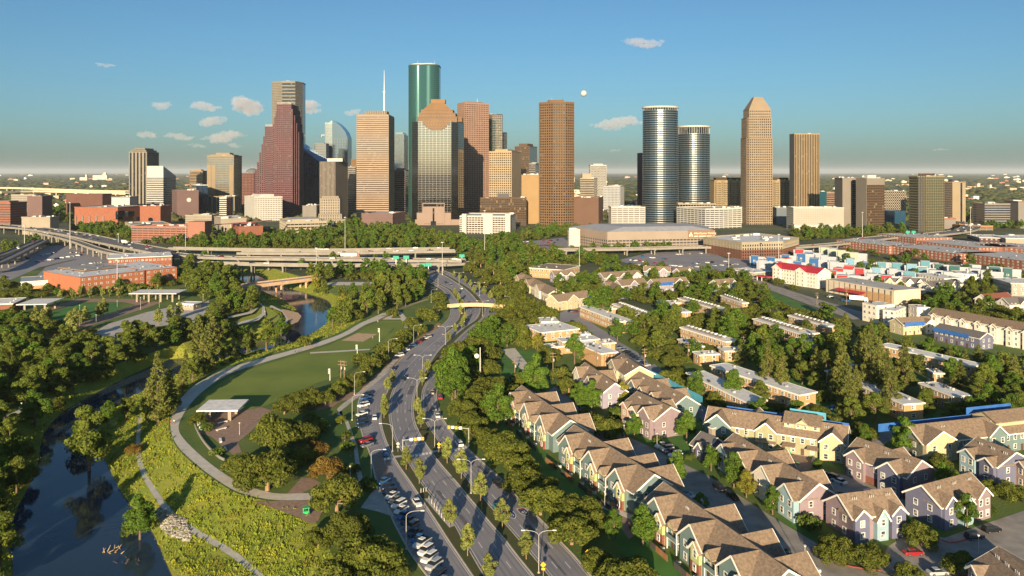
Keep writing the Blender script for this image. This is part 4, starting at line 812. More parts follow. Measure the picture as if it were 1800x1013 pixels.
def house(name, label, p0, p1, depth, eave=6.0, ridge=9.6, wall=TEAL, roof=SH, bays=(), back=(), endwall=None, group=None, brick=None, wins=True, cat='house', h0=0.0, vents=3, endwin=True, doors=True, floors=2):
    a = G(*p0); b = G(*p1); f = (b-a); L = f.length; rz = math.atan2(f.y, f.x); t = thing(name, label, cat, (a.x, a.y, h0), rz, group)
    c_, s_ = math.cos(rz), math.sin(rz); EXC.append([(a.x+x*c_-y*s_, a.y+x*s_+y*c_) for x, y in ((-1, -2.5), (L+1, -2.5), (L+1, depth+2), (-1, depth+2))])
    W2 = endwall or wall; D = depth; mb = MB(); sec = pent(0, D, 0, eave, ridge-.02)
    mb.solid([(0, y, z) for y, z in sec], [(L, y, z) for y, z in sec]); mb.f = [tuple(reversed(q)) for q in mb.f]; mb.build('wall', wall, t)
    if brick:
        mb = MB(); mb.box(-.05, -.05, 0, L+.05, D+.05, brick); mb.build('brick_plinth', HBR, t)
    mb = MB(); sec = rsec(0, D, eave, ridge, .6); mb.solid([(-.5, y, z) for y, z in sec], [(L+.5, y, z) for y, z in sec]); mb.f = [tuple(reversed(q)) for q in mb.f]; ro = mb.build('roof', roof, t)
    sl = (ridge-eave)/(D/2)
    def rake(x, s):
        mb = MB()
        for y0, y1 in ((-.62, D/2), (D+.62, D/2)): mb.beam((x, y0, eave+(min(y0, D-y0))*sl+.05), (x, y1, ridge+.05), .12, .42)
        mb.build('rake_trim', TRIM, t)
    rake(-.56, -1); rake(L+.56, 1)
    mb = MB(); mb.box(-.5, -.74, eave-.6*sl-.02, L+.5, -.6, eave-.6*sl+.28); mb.build('gutter', TRIM, t)
    used = []
    for side_, bl in ((0, bays), (1, back)):
        for B in bl:
            f0, f1, pr, wm = B[:4]; x0, x1 = f0*L, f1*L; xm = (x0+x1)/2; ev = B[4] if len(B) > 4 else eave; ap = B[5] if len(B) > 5 else min(ev+(x1-x0)/2*sl*1.3, ridge-.15); zb = B[6] if len(B) > 6 else 0
            y0 = -pr if not side_ else D+pr; y1 = D/2; sg = -1 if not side_ else 1
            mb = MB(); s5 = pent(x0, x1, zb, ev, ap); mb.solid([(x, y0, z) for x, z in s5], [(x, y1, z) for x, z in s5])
            if side_: mb.f = [tuple(reversed(q)) for q in mb.f]
            mb.build('bay_wall', wm, t)
            mb = MB(); s6 = rsec(x0, x1, ev, ap, .4, .26, .012); mb.solid([(x, y0+sg*.45, z) for x, z in s6], [(x, y1, z) for x, z in s6])
            if side_: mb.f = [tuple(reversed(q)) for q in mb.f]
            mb.build('gable_roof', roof, t); s2 = (ap-ev)/((x1-x0)/2); mb = MB(); yy = y0+sg*.51
            for xa in (x0-.42, x1+.42): mb.beam((xa, yy, ev-.42*s2+.12), (xm, yy, ap+.12), .12, .4)
            mb.build('rake_trim', TRIM, t)
            if wins and not side_ and zb == 0:
                wdt = x1-x0
                if wdt > 5: xs = (xm-wdt*.25, xm+wdt*.25)
                else: xs = (xm,)
                for fl in range(floors):
                    for xw in xs: win(t, xw, y0-.02, 1.6+fl*2.9, 1.1 if wdt > 3 else .9, 1.5)
            if not side_: used.append((x0-.4, x1+.4))
    if wins:
        x = 1.6; k = 0
        while x < L-1:
            if not any(u0-.3 < x < u1+.3 for u0, u1 in used):
                for fl in range(1, floors): win(t, x, -.02, 1.6+fl*2.9, 1.0, 1.4)
                if doors and k % 2 == 0: mb = MB(); mb.box(x-.5, -.09, .05, x+.5, -.03, 2.1); mb.build('door', DOORM, t)
                else: win(t, x, -.02, 1.6, 1.0, 1.4)
                k += 1
            x += 2.9
        if endwin:
            for fl in range(floors):
                for y in (D*.3, D*.7): win(t, L+.02, y, 1.6+fl*2.9, 1.0, 1.4, math.pi/2)
                for y in (D*.3, D*.7): win(t, -.02, y, 1.6+fl*2.9, 1.0, 1.4, -math.pi/2)
    if vents:
        for k in range(vents):
            for j in range(3): x = L*(k+.55)/vents+j*.55; y = D*.34; z = eave+y*sl; mb = MB(); mb.tube((x, y, z), (x, y, z+.9), .09, .09); mb.build('vent_pipe', MMETAL, t)
    t['L'] = L; return t
def balcony(t, x0, x1, pr=1.3, z=2.9, m=TEAL):
    mb = MB(); mb.box(x0, -pr, z-.2, x1, -.01, z); mb.build('balcony_floor', TRIM, t); mb = MB(); mb.box(x0, -pr-.08, z+.01, x1, -pr, z+1.0); b = mb.build('balcony_rail', m, t)
    for x in (x0+.1, x1-.1): mb = MB(); mb.box(x-.1, -pr+.05, 0, x+.1, -pr+.25, 5.4); mb.build('post', TRIM, t)
    mb = MB(); mb.box(x0-.2, -pr-.3, 5.42, x1+.2, -.3, 5.62); mb.build('porch_roof', SH, t); mb = MB(); mb.box(x0+.6, -.1, z+.02, x1-.6, -.03, z+2.1); mb.build('balcony_door', WGL, t)
def row(label, p0, p1, n, off, back):
    bays = []
    for k in range(n):
        f = off+k/n; w = 8.8/43; bays.append((f, f+w, .9, TEAL, 5.7, 9.72)); bays.append((f+w*.60, f+w*.95, 1.7, LIME, 5.3, 7.1))
    t = house('townhouse_row', label, p0, p1, 12, 6.0, 9.8, TEAL, SH, bays, [(b-.02, b+.19, 2.4, TEAL, 5.7, 9.7) for b in back], endwall=TEAL, group='green sided terraces along the parkway', cat='townhouses', vents=2)
    L = t['L']
    for k in range(n):
        f = off+k/n; w = 8.8/43; x0 = (f+w)*L+.7; x1 = (off+(k+1)/n)*L-.9 if k < n-1 else L-.5
        if x1-x0 > 2.5:
            balcony(t, x0, min(x1, x0+5.5))
            dx = (x0+min(x1, x0+5.5))/2
            mb = MB(); s5 = pent(dx-1.3, dx+1.3, 5.64, 6.2, 7.5); mb.solid([(x, -1.5, z) for x, z in s5], [(x, 3, z) for x, z in s5]); mb.build('dormer', CREAM, t); mb = MB(); s6 = rsec(dx-1.3, dx+1.3, 6.2, 7.5, .3, .2); mb.solid([(x, -1.8, z) for x, z in s6], [(x, 3.2, z) for x, z in s6]); mb.build('dormer_roof', SH, t)
        xq = (f+w*.60)*L; mb = MB(); mb.box(xq-.02, -1.76, 0, (f+w*.95)*L+.02, -1.0, 2.6); mb.build('brick_base', HBR, t); win(t, xq+w*.175*L, -1.8, 1.4, .9, 1.4)
    # patio fence in front
    fo = thing('patio_fence', 'timber patio fence panels in front of the '+label.split(' terrace')[0]+' terrace', 'fence', t.location, t.rotation_euler.z)
    for k in range(int(L/2.6)):
        if k % 4 == 3: continue
        mb = MB(); mb.box(k*2.6, -4.6, 0, k*2.6+2.45, -4.5, 1.5); mb.build('fence_panel', FENCEW if k % 5 in (0, 1) else FENCED, fo)
    return t
row('farthest green sided terrace along the parkway with lime bays', (892,728), (972,796), 3, .05, (.18, .52, .82))
row('middle green sided terrace along the parkway with lime bays', (982,808), (1115,906), 3, .06, (.30, .62, .9-.07))
row('nearest green sided terrace along the parkway, cut by the lower edge', (1133,923), (1340,1097), 3, .05, (.28, .58, .82))
# air conditioners beside the rows
ac = thing('air_conditioner', 'grey air conditioner unit standing in the patios of the parkway terraces', 'air conditioner', (0, 0, 0), 0, 'air conditioners at the terraces')
mb = MB(); mb.box(-.45, -.45, 0, .45, .45, .8); mb.build('casing', MMETAL, ac); mb = MB(); mb.tube((0, 0, .8), (0, 0, .86), .36, .36, 10); mb.build('fan_grille', MDARK, ac)
kk = kids_of(ac); first = True
for p0, p1 in (((892,728), (972,796)), ((982,808), (1115,906)), ((1133,923), (1340,1097))):
    a, b = G(*p0), G(*p1); f = (b-a).normalized(); nrm = Vector((f.y, -f.x, 0))
    for si, s in enumerate((6, 13, 20, 27, 34)):
        q = a+f*s+nrm*2.8; lb = f"grey air conditioner unit at the {['farthest', 'middle', 'nearest'][(p0[0] > 900)+(p0[0] > 1100)]} parkway terrace, {['first', 'second', 'third', 'fourth', 'fifth'][si]} from its far end"
        if first: ac.location = q; first = False; ac['label'] = lb
        else: dup(ac, kk, q, .3, label=lb)
# inner court houses
house('townhouse', 'lavender terrace with white end gable at the head of the inner drive', (1010,679), (1059,719), 10, 6, 9.5, LAV, SH, [(.05, .3, 1, WSID), (.5, .75, 1.2, LAV)], [(.3, .55, 1.5, LAV)], group='houses of the inner court', cat='townhouses')
house('townhouse', 'tall cream end house in the row wrapped along its back with cyan sheeting', (1071,673), (1099,697), 12, 8.6, 11.8, CREAM, SH, [(.1, .6, 1, CREAM)], group='houses of the inner court', cat='townhouses', floors=3)
t = house('townhouse', 'long teal and cream terrace wrapped along its back with cyan sheeting', (1101,698), (1180,746), 11.5, 6, 9.6, TEAL, SH, [(.1, .28, .8, TEAL), (.34, .46, 1, TEAL), (.58, .72, .8, TEAL), (.84, .98, 1.2, CREAM)], [(.2, .4, 1, TEAL), (.6, .8, 1, TEAL)], group='houses of the inner court', cat='townhouses')
mb = MB(); mb.box(-14, 12.4, 6.2, t['L']+.4, 12.5, 9.0); mb.build('sheeting', TARPC, t)
house('townhouse', 'pink and blue terrace with white bays beside the parked cars of the inner drive', (1095,743), (1150,773), 13, 6.6, 10.2, MAUVE, SH, [(.02, .22, 1, PEACH), (.32, .56, 1.4, WSID), (.66, .98, 1.6, MAUVE, 7.4, 10)], [(.3, .6, 1.5, VIOL)], group='houses of the inner court', cat='townhouses')
t = house('townhouse', 'long sage and cream terrace facing the play court, blue sheeting along its back', (1241,773), (1487,813), 11, 6, 9.6, SAGE, SH, [(.0, .19, 1.6, TEAL), (.375, .525, 1.0, SAGE), (.83, .995, 2.2, CREAM)], [(.25, .45, 1, SAGE)], brick=None, group='houses of the inner court', cat='townhouses')
L = t['L']; mb = MB(); s5 = [(-.0, 6), (9, 6), (9, 9.2), (4.5, 11.3), (0, 9.2)]; mb.solid([(L*.57, 2+y, z) for y, z in s5], [(L*.82, 2+y, z) for y, z in s5]); mb.f = [tuple(reversed(q)) for q in mb.f]; mb.build('upper_storey', CREAM, t)
s6 = rsec(2, 11, 9.2, 11.3, .5); mb = MB(); mb.solid([(L*.57-.4, y, z) for y, z in s6], [(L*.82+.4, y, z) for y, z in s6]); mb.f = [tuple(reversed(q)) for q in mb.f]; mb.build('upper_roof', SH, t)
mb = MB(); s5 = pent(L*.65, L*.74, 8, 9.2, 10.6); mb.solid([(x, 1.5, z) for x, z in s5], [(x, 6, z) for x, z in s5]); mb.build('dormer', CREAM, t)
for x in (.60, .67, .72, .79): win(t, L*x, 1.47 if .64 < x < .75 else 1.98, 8.4, .9, .9)
mb = MB(); mb.box(L*.10, 11.9, 6.0, L*.58, 12.0, 8.8); mb.build('sheeting', TARP, t); mb = MB(); mb.box(L*.58, 12.1, 8.0, L*.84, 12.2, 10.9); mb.build('sheeting', TARPC, t); mb = MB(); mb.box(L*.84, 12, 6, L*1.0, 12.1, 8.6); mb.build('sheeting', TARP, t)
for x0, x1 in ((.375, .525), (.57, .66), (.74, .82)): mb = MB(); mb.solid([(L*x0, -2.4, 2.7), (L*x1, -2.4, 2.7), (L*x1, -2.4, 2.85), (L*x0, -2.4, 2.85)], [(L*x0, -.02, 3.4), (L*x1, -.02, 3.4), (L*x1, -.02, 3.55), (L*x0, -.02, 3.55)]); mb.build('porch_roof', SH, t)
t = house('townhouse', 'long green terrace with cream end gable and blue sheeting, cut by the right edge', (1622,813), (1880,781), 11, 6, 9.6, TEAL, SH, [(.0, .2, 1.5, CREAM), (.42, .54, 1, TEAL), (.72, .84, 1, TEAL)], group='houses of the inner court', cat='townhouses')
L = t['L']; mb = MB(); mb.box(-6, 12, 6, L*.55, 12.1, 8.6); mb.build('sheeting', TARP, t); mb = MB(); mb.box(L*.50, 12.3, 8, L*.82, 12.4, 10.9); mb.build('sheeting', TARP, t)
s5 = [(0, 6), (9, 6), (9, 9), (4.5, 11), (0, 9)]; mb = MB(); mb.solid([(L*.52, 2+y, z) for y, z in s5], [(L*.80, 2+y, z) for y, z in s5]); mb.f = [tuple(reversed(q)) for q in mb.f]; mb.build('upper_storey', CREAM, t); s6 = rsec(2, 11, 9, 11, .5); mb = MB(); mb.solid([(L*.52-.4, y, z) for y, z in s6], [(L*.80+.4, y, z) for y, z in s6]); mb.f = [tuple(reversed(q)) for q in mb.f]; mb.build('upper_roof', SH, t)
house('townhouse', 'mauve terrace with peach and pale blue bays between the inner drive and the play court', (1264,822), (1406,920), 11, 6, 9.6, MAUVE, SH, [(.02, .16, 1, SKYB), (.24, .44, 1.4, PEACH), (.52, .74, 1.2, WSID), (.82, .99, 1.6, SKYB)], [(.3, .5, 1.5, VIOL), (.7, .9, 1.5, VIOL)], endwall=VIOL, group='houses of the inner court', cat='townhouses')
house('townhouse', 'mauve and blue terrace right of the small court car park', (1486,833), (1593,877), 12, 6, 9.6, MAUVE, SH, [(.05, .35, 1, MAUVE), (.6, .95, 1.4, VIOL)], [(.3, .6, 1.5, MAUVE)], brick=2.0, group='houses of the inner court', cat='townhouses')
house('townhouse', 'violet and mauve house with pale blue bay standing above the lower right car park', (1654,932), (1736,907), 10, 6, 9.4, VIOL, SH, [(.02, .28, .8, VIOL), (.36, .58, 1.4, SKYB, 5.2, 7.6), (.7, .98, 1, MAUVE)], group='houses of the inner court', cat='townhouses')
house('townhouse', 'mauve house with pale blue bay and porch beside the lower drive kerb', (1499,953), (1588,940), 10, 6, 9.4, MAUVE, SH, [(.0, .28, .9, VIOL), (.4, .62, 1.4, SKYB, 5.2, 7.6), (.7, .98, 1.2, VIOL)], group='houses of the inner court', cat='townhouses')
house('townhouse', 'violet house with pale blue gable in front of the green terrace with cream gable', (1690,829), (1753,857), 13, 6, 9.4, VIOL, SH, [(.02, .45, 1, SKYB), (.6, .98, 1.2, VIOL)], group='houses of the inner court', cat='townhouses')
house('townhouse', 'brown roofed house cut by the lower right corner', (1705,1040), (1755,1085), 13, 5.5, 9.2, VIOL, SH, [(.1, .5, 1, MAUVE)], [(.3, .7, 2, VIOL)], group='houses of the inner court', cat='townhouses')
house('townhouse', 'peach house cut by the right edge below the green terrace', (1788,850), (1822,868), 12, 6, 9.2, PEACH, SH, [(.1, .6, 1, PEACH)], group='houses of the inner court', cat='townhouses')
t = house('community_house', 'small grey roofed violet lodge with a pale chimney at the head of the drive', (1216,798), (1240,809), 9, 3.2, 6.2, VIOL, SHD, [(.45, .98, 1, VIOL, 3, 5)], vents=0, floors=1, cat='lodge')
mb = MB(); mb.box(t['L']*.3, 5.5, 3, t['L']*.3+1.5, 7, 8); mb.build('chimney', LIM, t); mb = MB(); mb.box(t['L']*.3-.2, 5.3, 8.003, t['L']*.3+1.7, 7.2, 8.3); mb.build('chimney_cap', WSID, t)
# farther houses near the schools
for lb, p0, p1, d, w, by in (('cream yellow terrace with steep gable beside the footbridge trees', (981,547), (1040,537), 11, CREAM, [(.25, .55, 1.2, CREAM), (.8, .99, 1, WSID)]), ('cream stepped terrace running toward the yellow terrace', (905,501), (964,533), 12, CREAM, [(.05, .2, 1, CREAM), (.35, .5, 1, CREAM), (.65, .8, 1, WSID)]),
    ('lavender gabled house behind the cream stepped terrace', (975,498), (1012,496), 10, LAV, [(.1, .4, 1, WSID), (.6, .9, 1, LAV)]), ('row of lavender and white gables in the middle of the far housing', (1062,502), (1128,497), 11, LAV, [(.05, .25, 1, WSID), (.4, .6, 1, LAV), (.75, .95, 1, WSID)]),
    ('grey lavender house with three windows in front of the gable row', (1093,517), (1137,512), 10, LAV, [(.3, .6, 1, LAV)]), ('brown roofed low house left of the grey lavender house', (1058,514), (1078,526), 10, VIOL, [(.2, .6, 1, LAV)]),
    ('tan roofed far house among trees left of the parking lot', (1132,489), (1178,490), 10, TEAL, [(.1, .35, 1, TEAL), (.6, .9, 1, LAV)]), ('small white gabled house below the parking lot', (1197,493), (1222,490), 9, LAV, [(.3, .7, 1, WSID)]),
    ('mint green double gabled house near the street bend', (1263,516), (1296,513), 10, SD('mint_siding', (.30, .42, .30)), [(.1, .45, 1, CREAM), (.6, .95, 1, TEAL)])):
    house('townhouse', lb, p0, p1, d, 6, 9.4, w, SH, by, vents=0, group='houses of the far court', cat='townhouses')
t = house('townhouse', 'lavender house with a bright blue sheet along its eaves', (1152,515), (1210,510), 10, 6, 9.4, LAV, SH, [(.55, .85, 1, VIOL)], vents=0, group='houses of the far court', cat='townhouses'); mb = MB(); mb.box(0, -1.0, 5.2, t['L']*.5, -.9, 7.4); mb.build('sheeting', TARP, t)
# white terrace, hotel, small white houses to the right
fr = [(k/9+.02, k/9+.07, .9, WSID, 8.6, 10.2) for k in range(9)]
house('townhouse_row', 'long cream white three storey terrace with brown stepped gables at the right', (1634,581), (1888,632), 11, 9.4, 12.4, WSID, SH, fr, vents=0, cat='townhouses', floors=3)
t = house('apartment_block', 'low cream block with a blue sheet along its roof edge beside the white terrace', (1588,590), (1642,586), 10, 6, 8.6, CREAM, SH, [(.7, .98, 1, WSID)], vents=0, cat='apartments'); mb = MB(); mb.box(0, -1, 5, t['L']*.65, -.9, 7.2); mb.build('sheeting', TARP, t)
t = house('apartment_block', 'low dark roofed block with a blue sheet in front of the white terrace', (1642,598), (1722,616), 10, 6, 8.4, VIOL, SHD, [], vents=0, cat='apartments'); mb = MB(); mb.box(0, -1, 5, t['L']*.8, -.9, 7); mb.build('sheeting', TARP, t)
MRR = M('red_metal_roof', (.42, .03, .045), .55, .1, .3)
t = house('hotel', 'white four storey hotel with a bright red roof', (1358,495), (1437,508), 15, 11.5, 15.5, WSID, MRR, [(.02, .2, 1, WSID, 12, 14.5), (.55, .75, 1, WSID, 12, 14.5)], vents=0, cat='hotel', floors=4, doors=False); mb = MB(); mb.box(-12, -7, 3.4, 1, -1, 4.2); mb.build('porch_roof', MRR, t)
for x in (-11, -6): mb = MB(); mb.box(x, -6.5, 0, x+.5, -6, 3.39); mb.build('porch_post', WSID, t)
mb = MB(); mb.box(-.5, 11, 11, 5, 15.6, 18.5); mb.build('stair_tower', WSID, t); mb = MB(); mb.box(-.8, 10.7, 18.51, 5.3, 15.9, 19.3); mb.build('stair_roof', MRR, t)
house('townhouse', 'row of four small white gables with dark roofs beyond the warehouse', (1556,508), (1628,512), 9, 5.5, 8.8, WSID, SHD, [(.02, .2, 1, CREAM, 5.5, 8.6), (.27, .45, 1, CREAM, 5.5, 8.6), (.52, .70, 1, WSID, 5.5, 8.6), (.77, .95, 1, WSID, 5.5, 8.6)], vents=0, cat='townhouses')
house('townhouse', 'white terrace with a dark hipped roof right of the small white gables', (1637,519), (1692,513), 10, 6, 9, WSID, SHD, [(.1, .3, 1, WSID), (.6, .8, 1, WSID)], vents=0, cat='townhouses')
house('cottage', 'brown roofed cottage near the right edge', (1738,541), (1782,537), 10, 4.5, 8, WSID, M('rust_roof', (.20, .07, .045), .8), [], vents=0, cat='cottage')
house('cottage', 'dark roofed white cottage at the right edge', (1775,548), (1830,545), 10, 4.5, 8, WSID, SHD, [(.3, .6, 1, WSID)], vents=0, cat='cottage')
# ---------------------------------------------------------------- flat roofed blocks: roof corners A, B (near), C as the photo shows them at roof height
MFR = M('flat_white_roof', (.78, .77, .74), .85, sc=.5, col2=(.58, .57, .55), det=8, rnd=.08)
def flat(name, label, A, B, C, h=6.5, wall=OBR, group='flat roofed brick blocks', cat='apartments', floors=2, wind=True, over=.45, units=6, roof=None, fascia=None, wside=True, pitch=3.2):
    a, b, c = G(*A, h), G(*B, h), G(*C, h); f = b-a; L = f.length; f /= L; inn = Vector((-f.y, f.x, 0)); D = max(3.0, min(60, (c-b).dot(inn))); rz = math.atan2(f.y, f.x)
    t = thing(name, label, cat, (a.x, a.y, 0), rz, group); EXC.append([tuple((a+f*x+inn*y).xy) for x, y in ((-1, -1.5), (L+1, -1.5), (L+1, D+1), (-1, D+1))])
    mb = MB(); mb.box(0, 0, 0, L, D, h-.3); mb.build('wall', wall, t)
    mb = MB(); mb.box(-over, -over, h-.295, L+over, D+over, h+.12); mb.build('roof', roof or MFR, t)
    mb = MB(); ring(mb, [(-over, -over), (L+over, -over), (L+over, D+over), (-over, D+over)], .06, h-.32, h+.22); mb.build('fascia', fascia or TRIM, t)
    if wind:
        fh = (h-.6)/floors
        for k in range(floors):
            z = .4+fh*k+fh*.58; n_ = max(1, int(L/pitch))
            for i in range(n_): win(t, L*(i+.5)/n_, -.02, z, 1.5, min(1.3, fh*.55))
            n_ = max(1, int(D/4.5))
            for i in range(n_): win(t, L+.02, D*(i+.5)/n_, z, 1.4, min(1.3, fh*.55), math.pi/2)
    r = random.Random(int(A[0]*7+A[1])); 
    for i in range(units):
        x, y = r.uniform(1, max(1.2, L-2)), r.uniform(.6, max(.8, D-1.6)); w = r.uniform(.5, 1.1); mb = MB(); mb.box(x, y, h+.13, x+w, y+w, h+.13+r.uniform(.4, 1.1)); mb.build('roof_vent', MMETAL if i % 2 else MDARK, t)
    t['L'] = L; t['D'] = D; return t
def spine(t, h=6.5):
    L, D = t['L'], t['D']; mb = MB(); mb.box(.8, D*.30, h+.13, L-6, D*.70, h+1.0); mb.build('roof_spine', M('spine_roof', (.20, .17, .15), .9, .2, .8), t)
    for i in range(int(L/3.6)): x = 2+i*3.3; mb = MB(); mb.box(x, D*.36, h+1.01, x+1.2, D*.56, h+1.7); mb.build('roof_unit', MWROOF if i % 2 else MMETAL, t)
for lb, A, B, C in (('long orange brick block with a row of roof units, centre of the brick estate', (1196,576), (1276,601), (1297,599)), ('long orange brick block with roof units right of the estate centre', (1324,561), (1409,588), (1432,584)), ('orange brick block half hidden behind trees beyond the estate', (1386,555), (1452,574), (1464,571)),
    ('orange brick block with roof units near the blue sheeted lavender house', (1192,525), (1264,545), (1276,542)), ('brick block with roof units at the back of the estate', (1267,520), (1305,533), (1310,531)), ('brick block with roof units behind the light green trees', (1077,535), (1135,557), (1154,554))): spine(flat('brick_block', lb, A, B, C, units=0))
for lb, A, B, C, h in (('small white roofed brick wing at the near end of the central block', (1219,619), (1230,624.5), (1258,620), 5), ('second small white roofed brick wing below the central block', (1263,611), (1274,617.5), (1304,614), 5), ('brick wing half hidden left of the central block', (1192,597), (1216,610), (1231,606), 5),
    ('small white roofed wing at the near end of the right hand block', (1400,594.5), (1417,600.5), (1439,597), 5), ('small flat wing beside the block near the lavender house', (1173,529), (1180,533), (1193,531), 5), ('low brick range in front of the block near the lavender house', (1155,529), (1199,549), (1207,545.5), 5),
    ('longest white roofed orange brick block, nearest of the estate', (1250,643), (1405,694.5), (1436,690), 6.5), ('long white roofed brick block just left of the longest one', (1208,656), (1313,707), (1345,703), 6), ('long white roofed block behind conifers before the white terrace', (1545,607), (1710,644.5), (1725,640), 6.5),
    ('white roofed block ending in a bright orange wall by the play tower', (1452,652), (1589,710.5), (1615,705), 6.5), ('white roofed orange block right of the play tower', (1617,674), (1676,697), (1698,692.5), 6.5), ('small orange wall showing between conifers', (1630,649), (1642,656), (1652,653), 6.5),
    ('white roof fragment showing between trees left of the conifers', (1480,643), (1500,650), (1512,645), 6), ('white roof fragment behind the conifers', (1505,604), (1522,612), (1530,608), 6), ('wide white roofed hall of the brick church group', (979,595), (990,601), (1050,595), 6), ('low flat wing at the left of the brick church group', (957,606), (966,611), (986,607), 4),
    ('flat roofed wing behind the porticoed brick church', (1050,598), (1060,604), (1080,602), 4), ('white roofed school block hidden in the oaks', (922,573), (952,585), (1008,575), 5), ('tan flat block behind the white roofed school block', (948,559), (953,566), (980,564), 6), ('long brick block behind the light green trees', (1019,539), (1090,566), (1106,562), 6.5), ('small flat block between the two long brick blocks', (1057,539), (1066,543.5), (1079,541), 5),
    ('small guard house at the circle drive', (1019,585), (1023,588), (1036,587), 4)): flat('brick_block', lb, A, B, C, h)
t = flat('church', 'brick church with a square columned portico and white flat roof', (1015,604), (1057,622), (1089,621), 7, group='flat roofed brick blocks', cat='church', units=8, wind=False)
for i in range(4): y = t['D']*(.2+.2*i); mb = MB(); mb.box(t['L'], y-.4, 0, t['L']+.9, y+.4, 6.6); mb.build('column', OBR, t)
mb = MB(); mb.box(t['L']-.05, t['D']*.2, .1, t['L']+.05, t['D']*.8, 6.2); mb.build('glass_front', WGL, t)
WPAN = M('panel_cream', (.56, .48, .37), .8, .06, .3)
t = flat('warehouse', 'long cream panelled store with a brick base and red awning', (1452,491), (1572,511.5), (1613,507), 9.5, WPAN, None, 'store', wind=False, roof=MROOF, fascia=WPAN, over=.1, units=5); L = t['L']
mb = MB(); mb.box(L*.30, -.3, 0, L*.97, -.05, 6.2); mb.build('brick_base', OBR, t); mb = MB(); mb.solid([(L*.2, -5, 3.6), (L*.62, -5, 3.6), (L*.62, -.31, 4.6), (L*.2, -.31, 4.6)], [(L*.2, -5, 4), (L*.62, -5, 4), (L*.62, -.31, 5), (L*.2, -.31, 5)]); mb.build('awning', MRR, t)
for k in range(12): mb = MB(); mb.box(L*(k+.5)/12, -.12 if not .3 < (k+.5)/12 < .97 else -.36, .1, L*(k+.5)/12+.35, -.02, 9.1); mb.build('panel_joint', MDARK, t)
for lb, A, B, C, h in (('tall left part of the white cubic flats by the street', (1516,533), (1541,538), (1563,533.5), 10.5), ('middle part of the white cubic flats with roof terrace', (1552,545), (1573,547.5), (1606,541), 9), ('right end part of the white cubic flats', (1597,536), (1612,541), (1630,539.5), 11)):
    flat('cubic_flats', lb, A, B, C, h, WSID, 'white cubic flats', 'apartments', floors=3, over=.05, fascia=WSID, units=2)
flat('cubic_flats', 'white long flats with dark windows beyond the dark hipped roof terrace', (1613,481), (1660,490), (1679,487), 9, WSID, None, 'apartments', floors=3, over=.1, fascia=WSID)
flat('cubic_flats', 'white flats with an orange tiled top behind the white long flats', (1672,476), (1690,482), (1712,479), 9, WSID, None, 'apartments', floors=3, over=.1, fascia=WSID)
flat('cubic_flats', 'grey and white modern block with deep balconies at the right edge', (1746,489), (1778,498), (1840,490), 9.5, SD('taupe_render', (.30, .27, .23)), None, 'apartments', floors=3, over=.9)
for lb, A, B, C in (('farthest long dark red brick terrace by the motorway', (1542,411), (1610,419), (1640,414)), ('long dark red brick terrace behind the pale green lofts', (1470,422), (1562,433), (1588,427)), ('long dark red brick terrace in the middle of the brick quarter', (1563,432), (1686,447), (1706,439)), ('long dark red brick terrace nearest the right edge', (1682,444), (1830,463), (1850,452)), ('dark red brick terrace behind the nearest brick terrace', (1612,424), (1720,436), (1760,430)), ('dark red brick terrace cut by the right edge', (1712,431), (1840,441), (1860,434))):
    flat('brick_terrace', lb, A, B, C, 9, BR, 'dark brick terraces', 'townhouses', floors=3, over=.2, units=16, pitch=5, roof=M('pale_deck', (.45, .45, .44), .85, .25, .3), fascia=BR)
flat('brick_hall', 'cream and brick hall left of the right edge of the skyline', (1745,414), (1768,419), (1830,414), 10, CR, None, 'hall', wind=False, roof=MWROOF); flat('brick_hall', 'purple brick works by the motorway bend', (1700,412), (1722,418), (1752,414), 9, CC('purple_brick', (.14, .07, .08)), None, 'hall', floors=2)
# lofts in many colours
LC = dict(blue=SD('loft_blue', (.02, .10, .26)), red=SD('loft_red', (.36, .03, .035)), teal=SD('loft_teal', (.09, .24, .30)), green=SD('loft_green', (.03, .10, .10)), pale=SD('loft_pale', (.34, .38, .27)), white=WSID, silver=M('silver_metal', (.33, .36, .40), .5, .08, .5), sky=SD('loft_sky', (.16, .32, .44)))
MSR = M('seamed_metal_roof', (.34, .36, .40), .5, .1, .4)
def loft(c, A, w, d, h, top, label):
    a = G(*A, h); rz = -.5; t = thing('loft_house', label, 'loft', (a.x, a.y, 0), rz, 'coloured metal lofts'); cs_, sn = math.cos(rz), math.sin(rz); EXC.append([(a.x+x*cs_-y*sn, a.y+x*sn+y*cs_) for x, y in ((-1, -1), (w+1, -1), (w+1, d+1), (-1, d+1))])
    mb = MB(); mb.box(0, 0, 0, w, d, h-1.5); mb.build('wall', LC['silver'], t); mb = MB(); mb.solid([(-.2, -.2, h-1.48), (-.2, d+.2, h-1.48), (-.2, d+.2, h-1.1), (-.2, -.2, h+.8)], [(w+.2, -.2, h-1.48), (w+.2, d+.2, h-1.48), (w+.2, d+.2, h-1.1), (w+.2, -.2, h+.8)]); mb.f = [tuple(reversed(q)) for q in mb.f]; mb.build('roof', MSR, t)
    mb = MB(); mb.box(w*.1, -1.2, 0, w*.55, 4, h+top); mb.build('coloured_front', LC[c], t); mb = MB(); mb.box(w*.08, -1.4, h+top+.003, w*.57, 4.2, h+top+.3); mb.build('front_roof', MSR, t)
    for z in (2, 5): win(t, w*.32, -1.22, z, 1.6, 1.4)
    win(t, w*.8, -.02, 3, 1.6, 1.4)
r = random.Random(3)
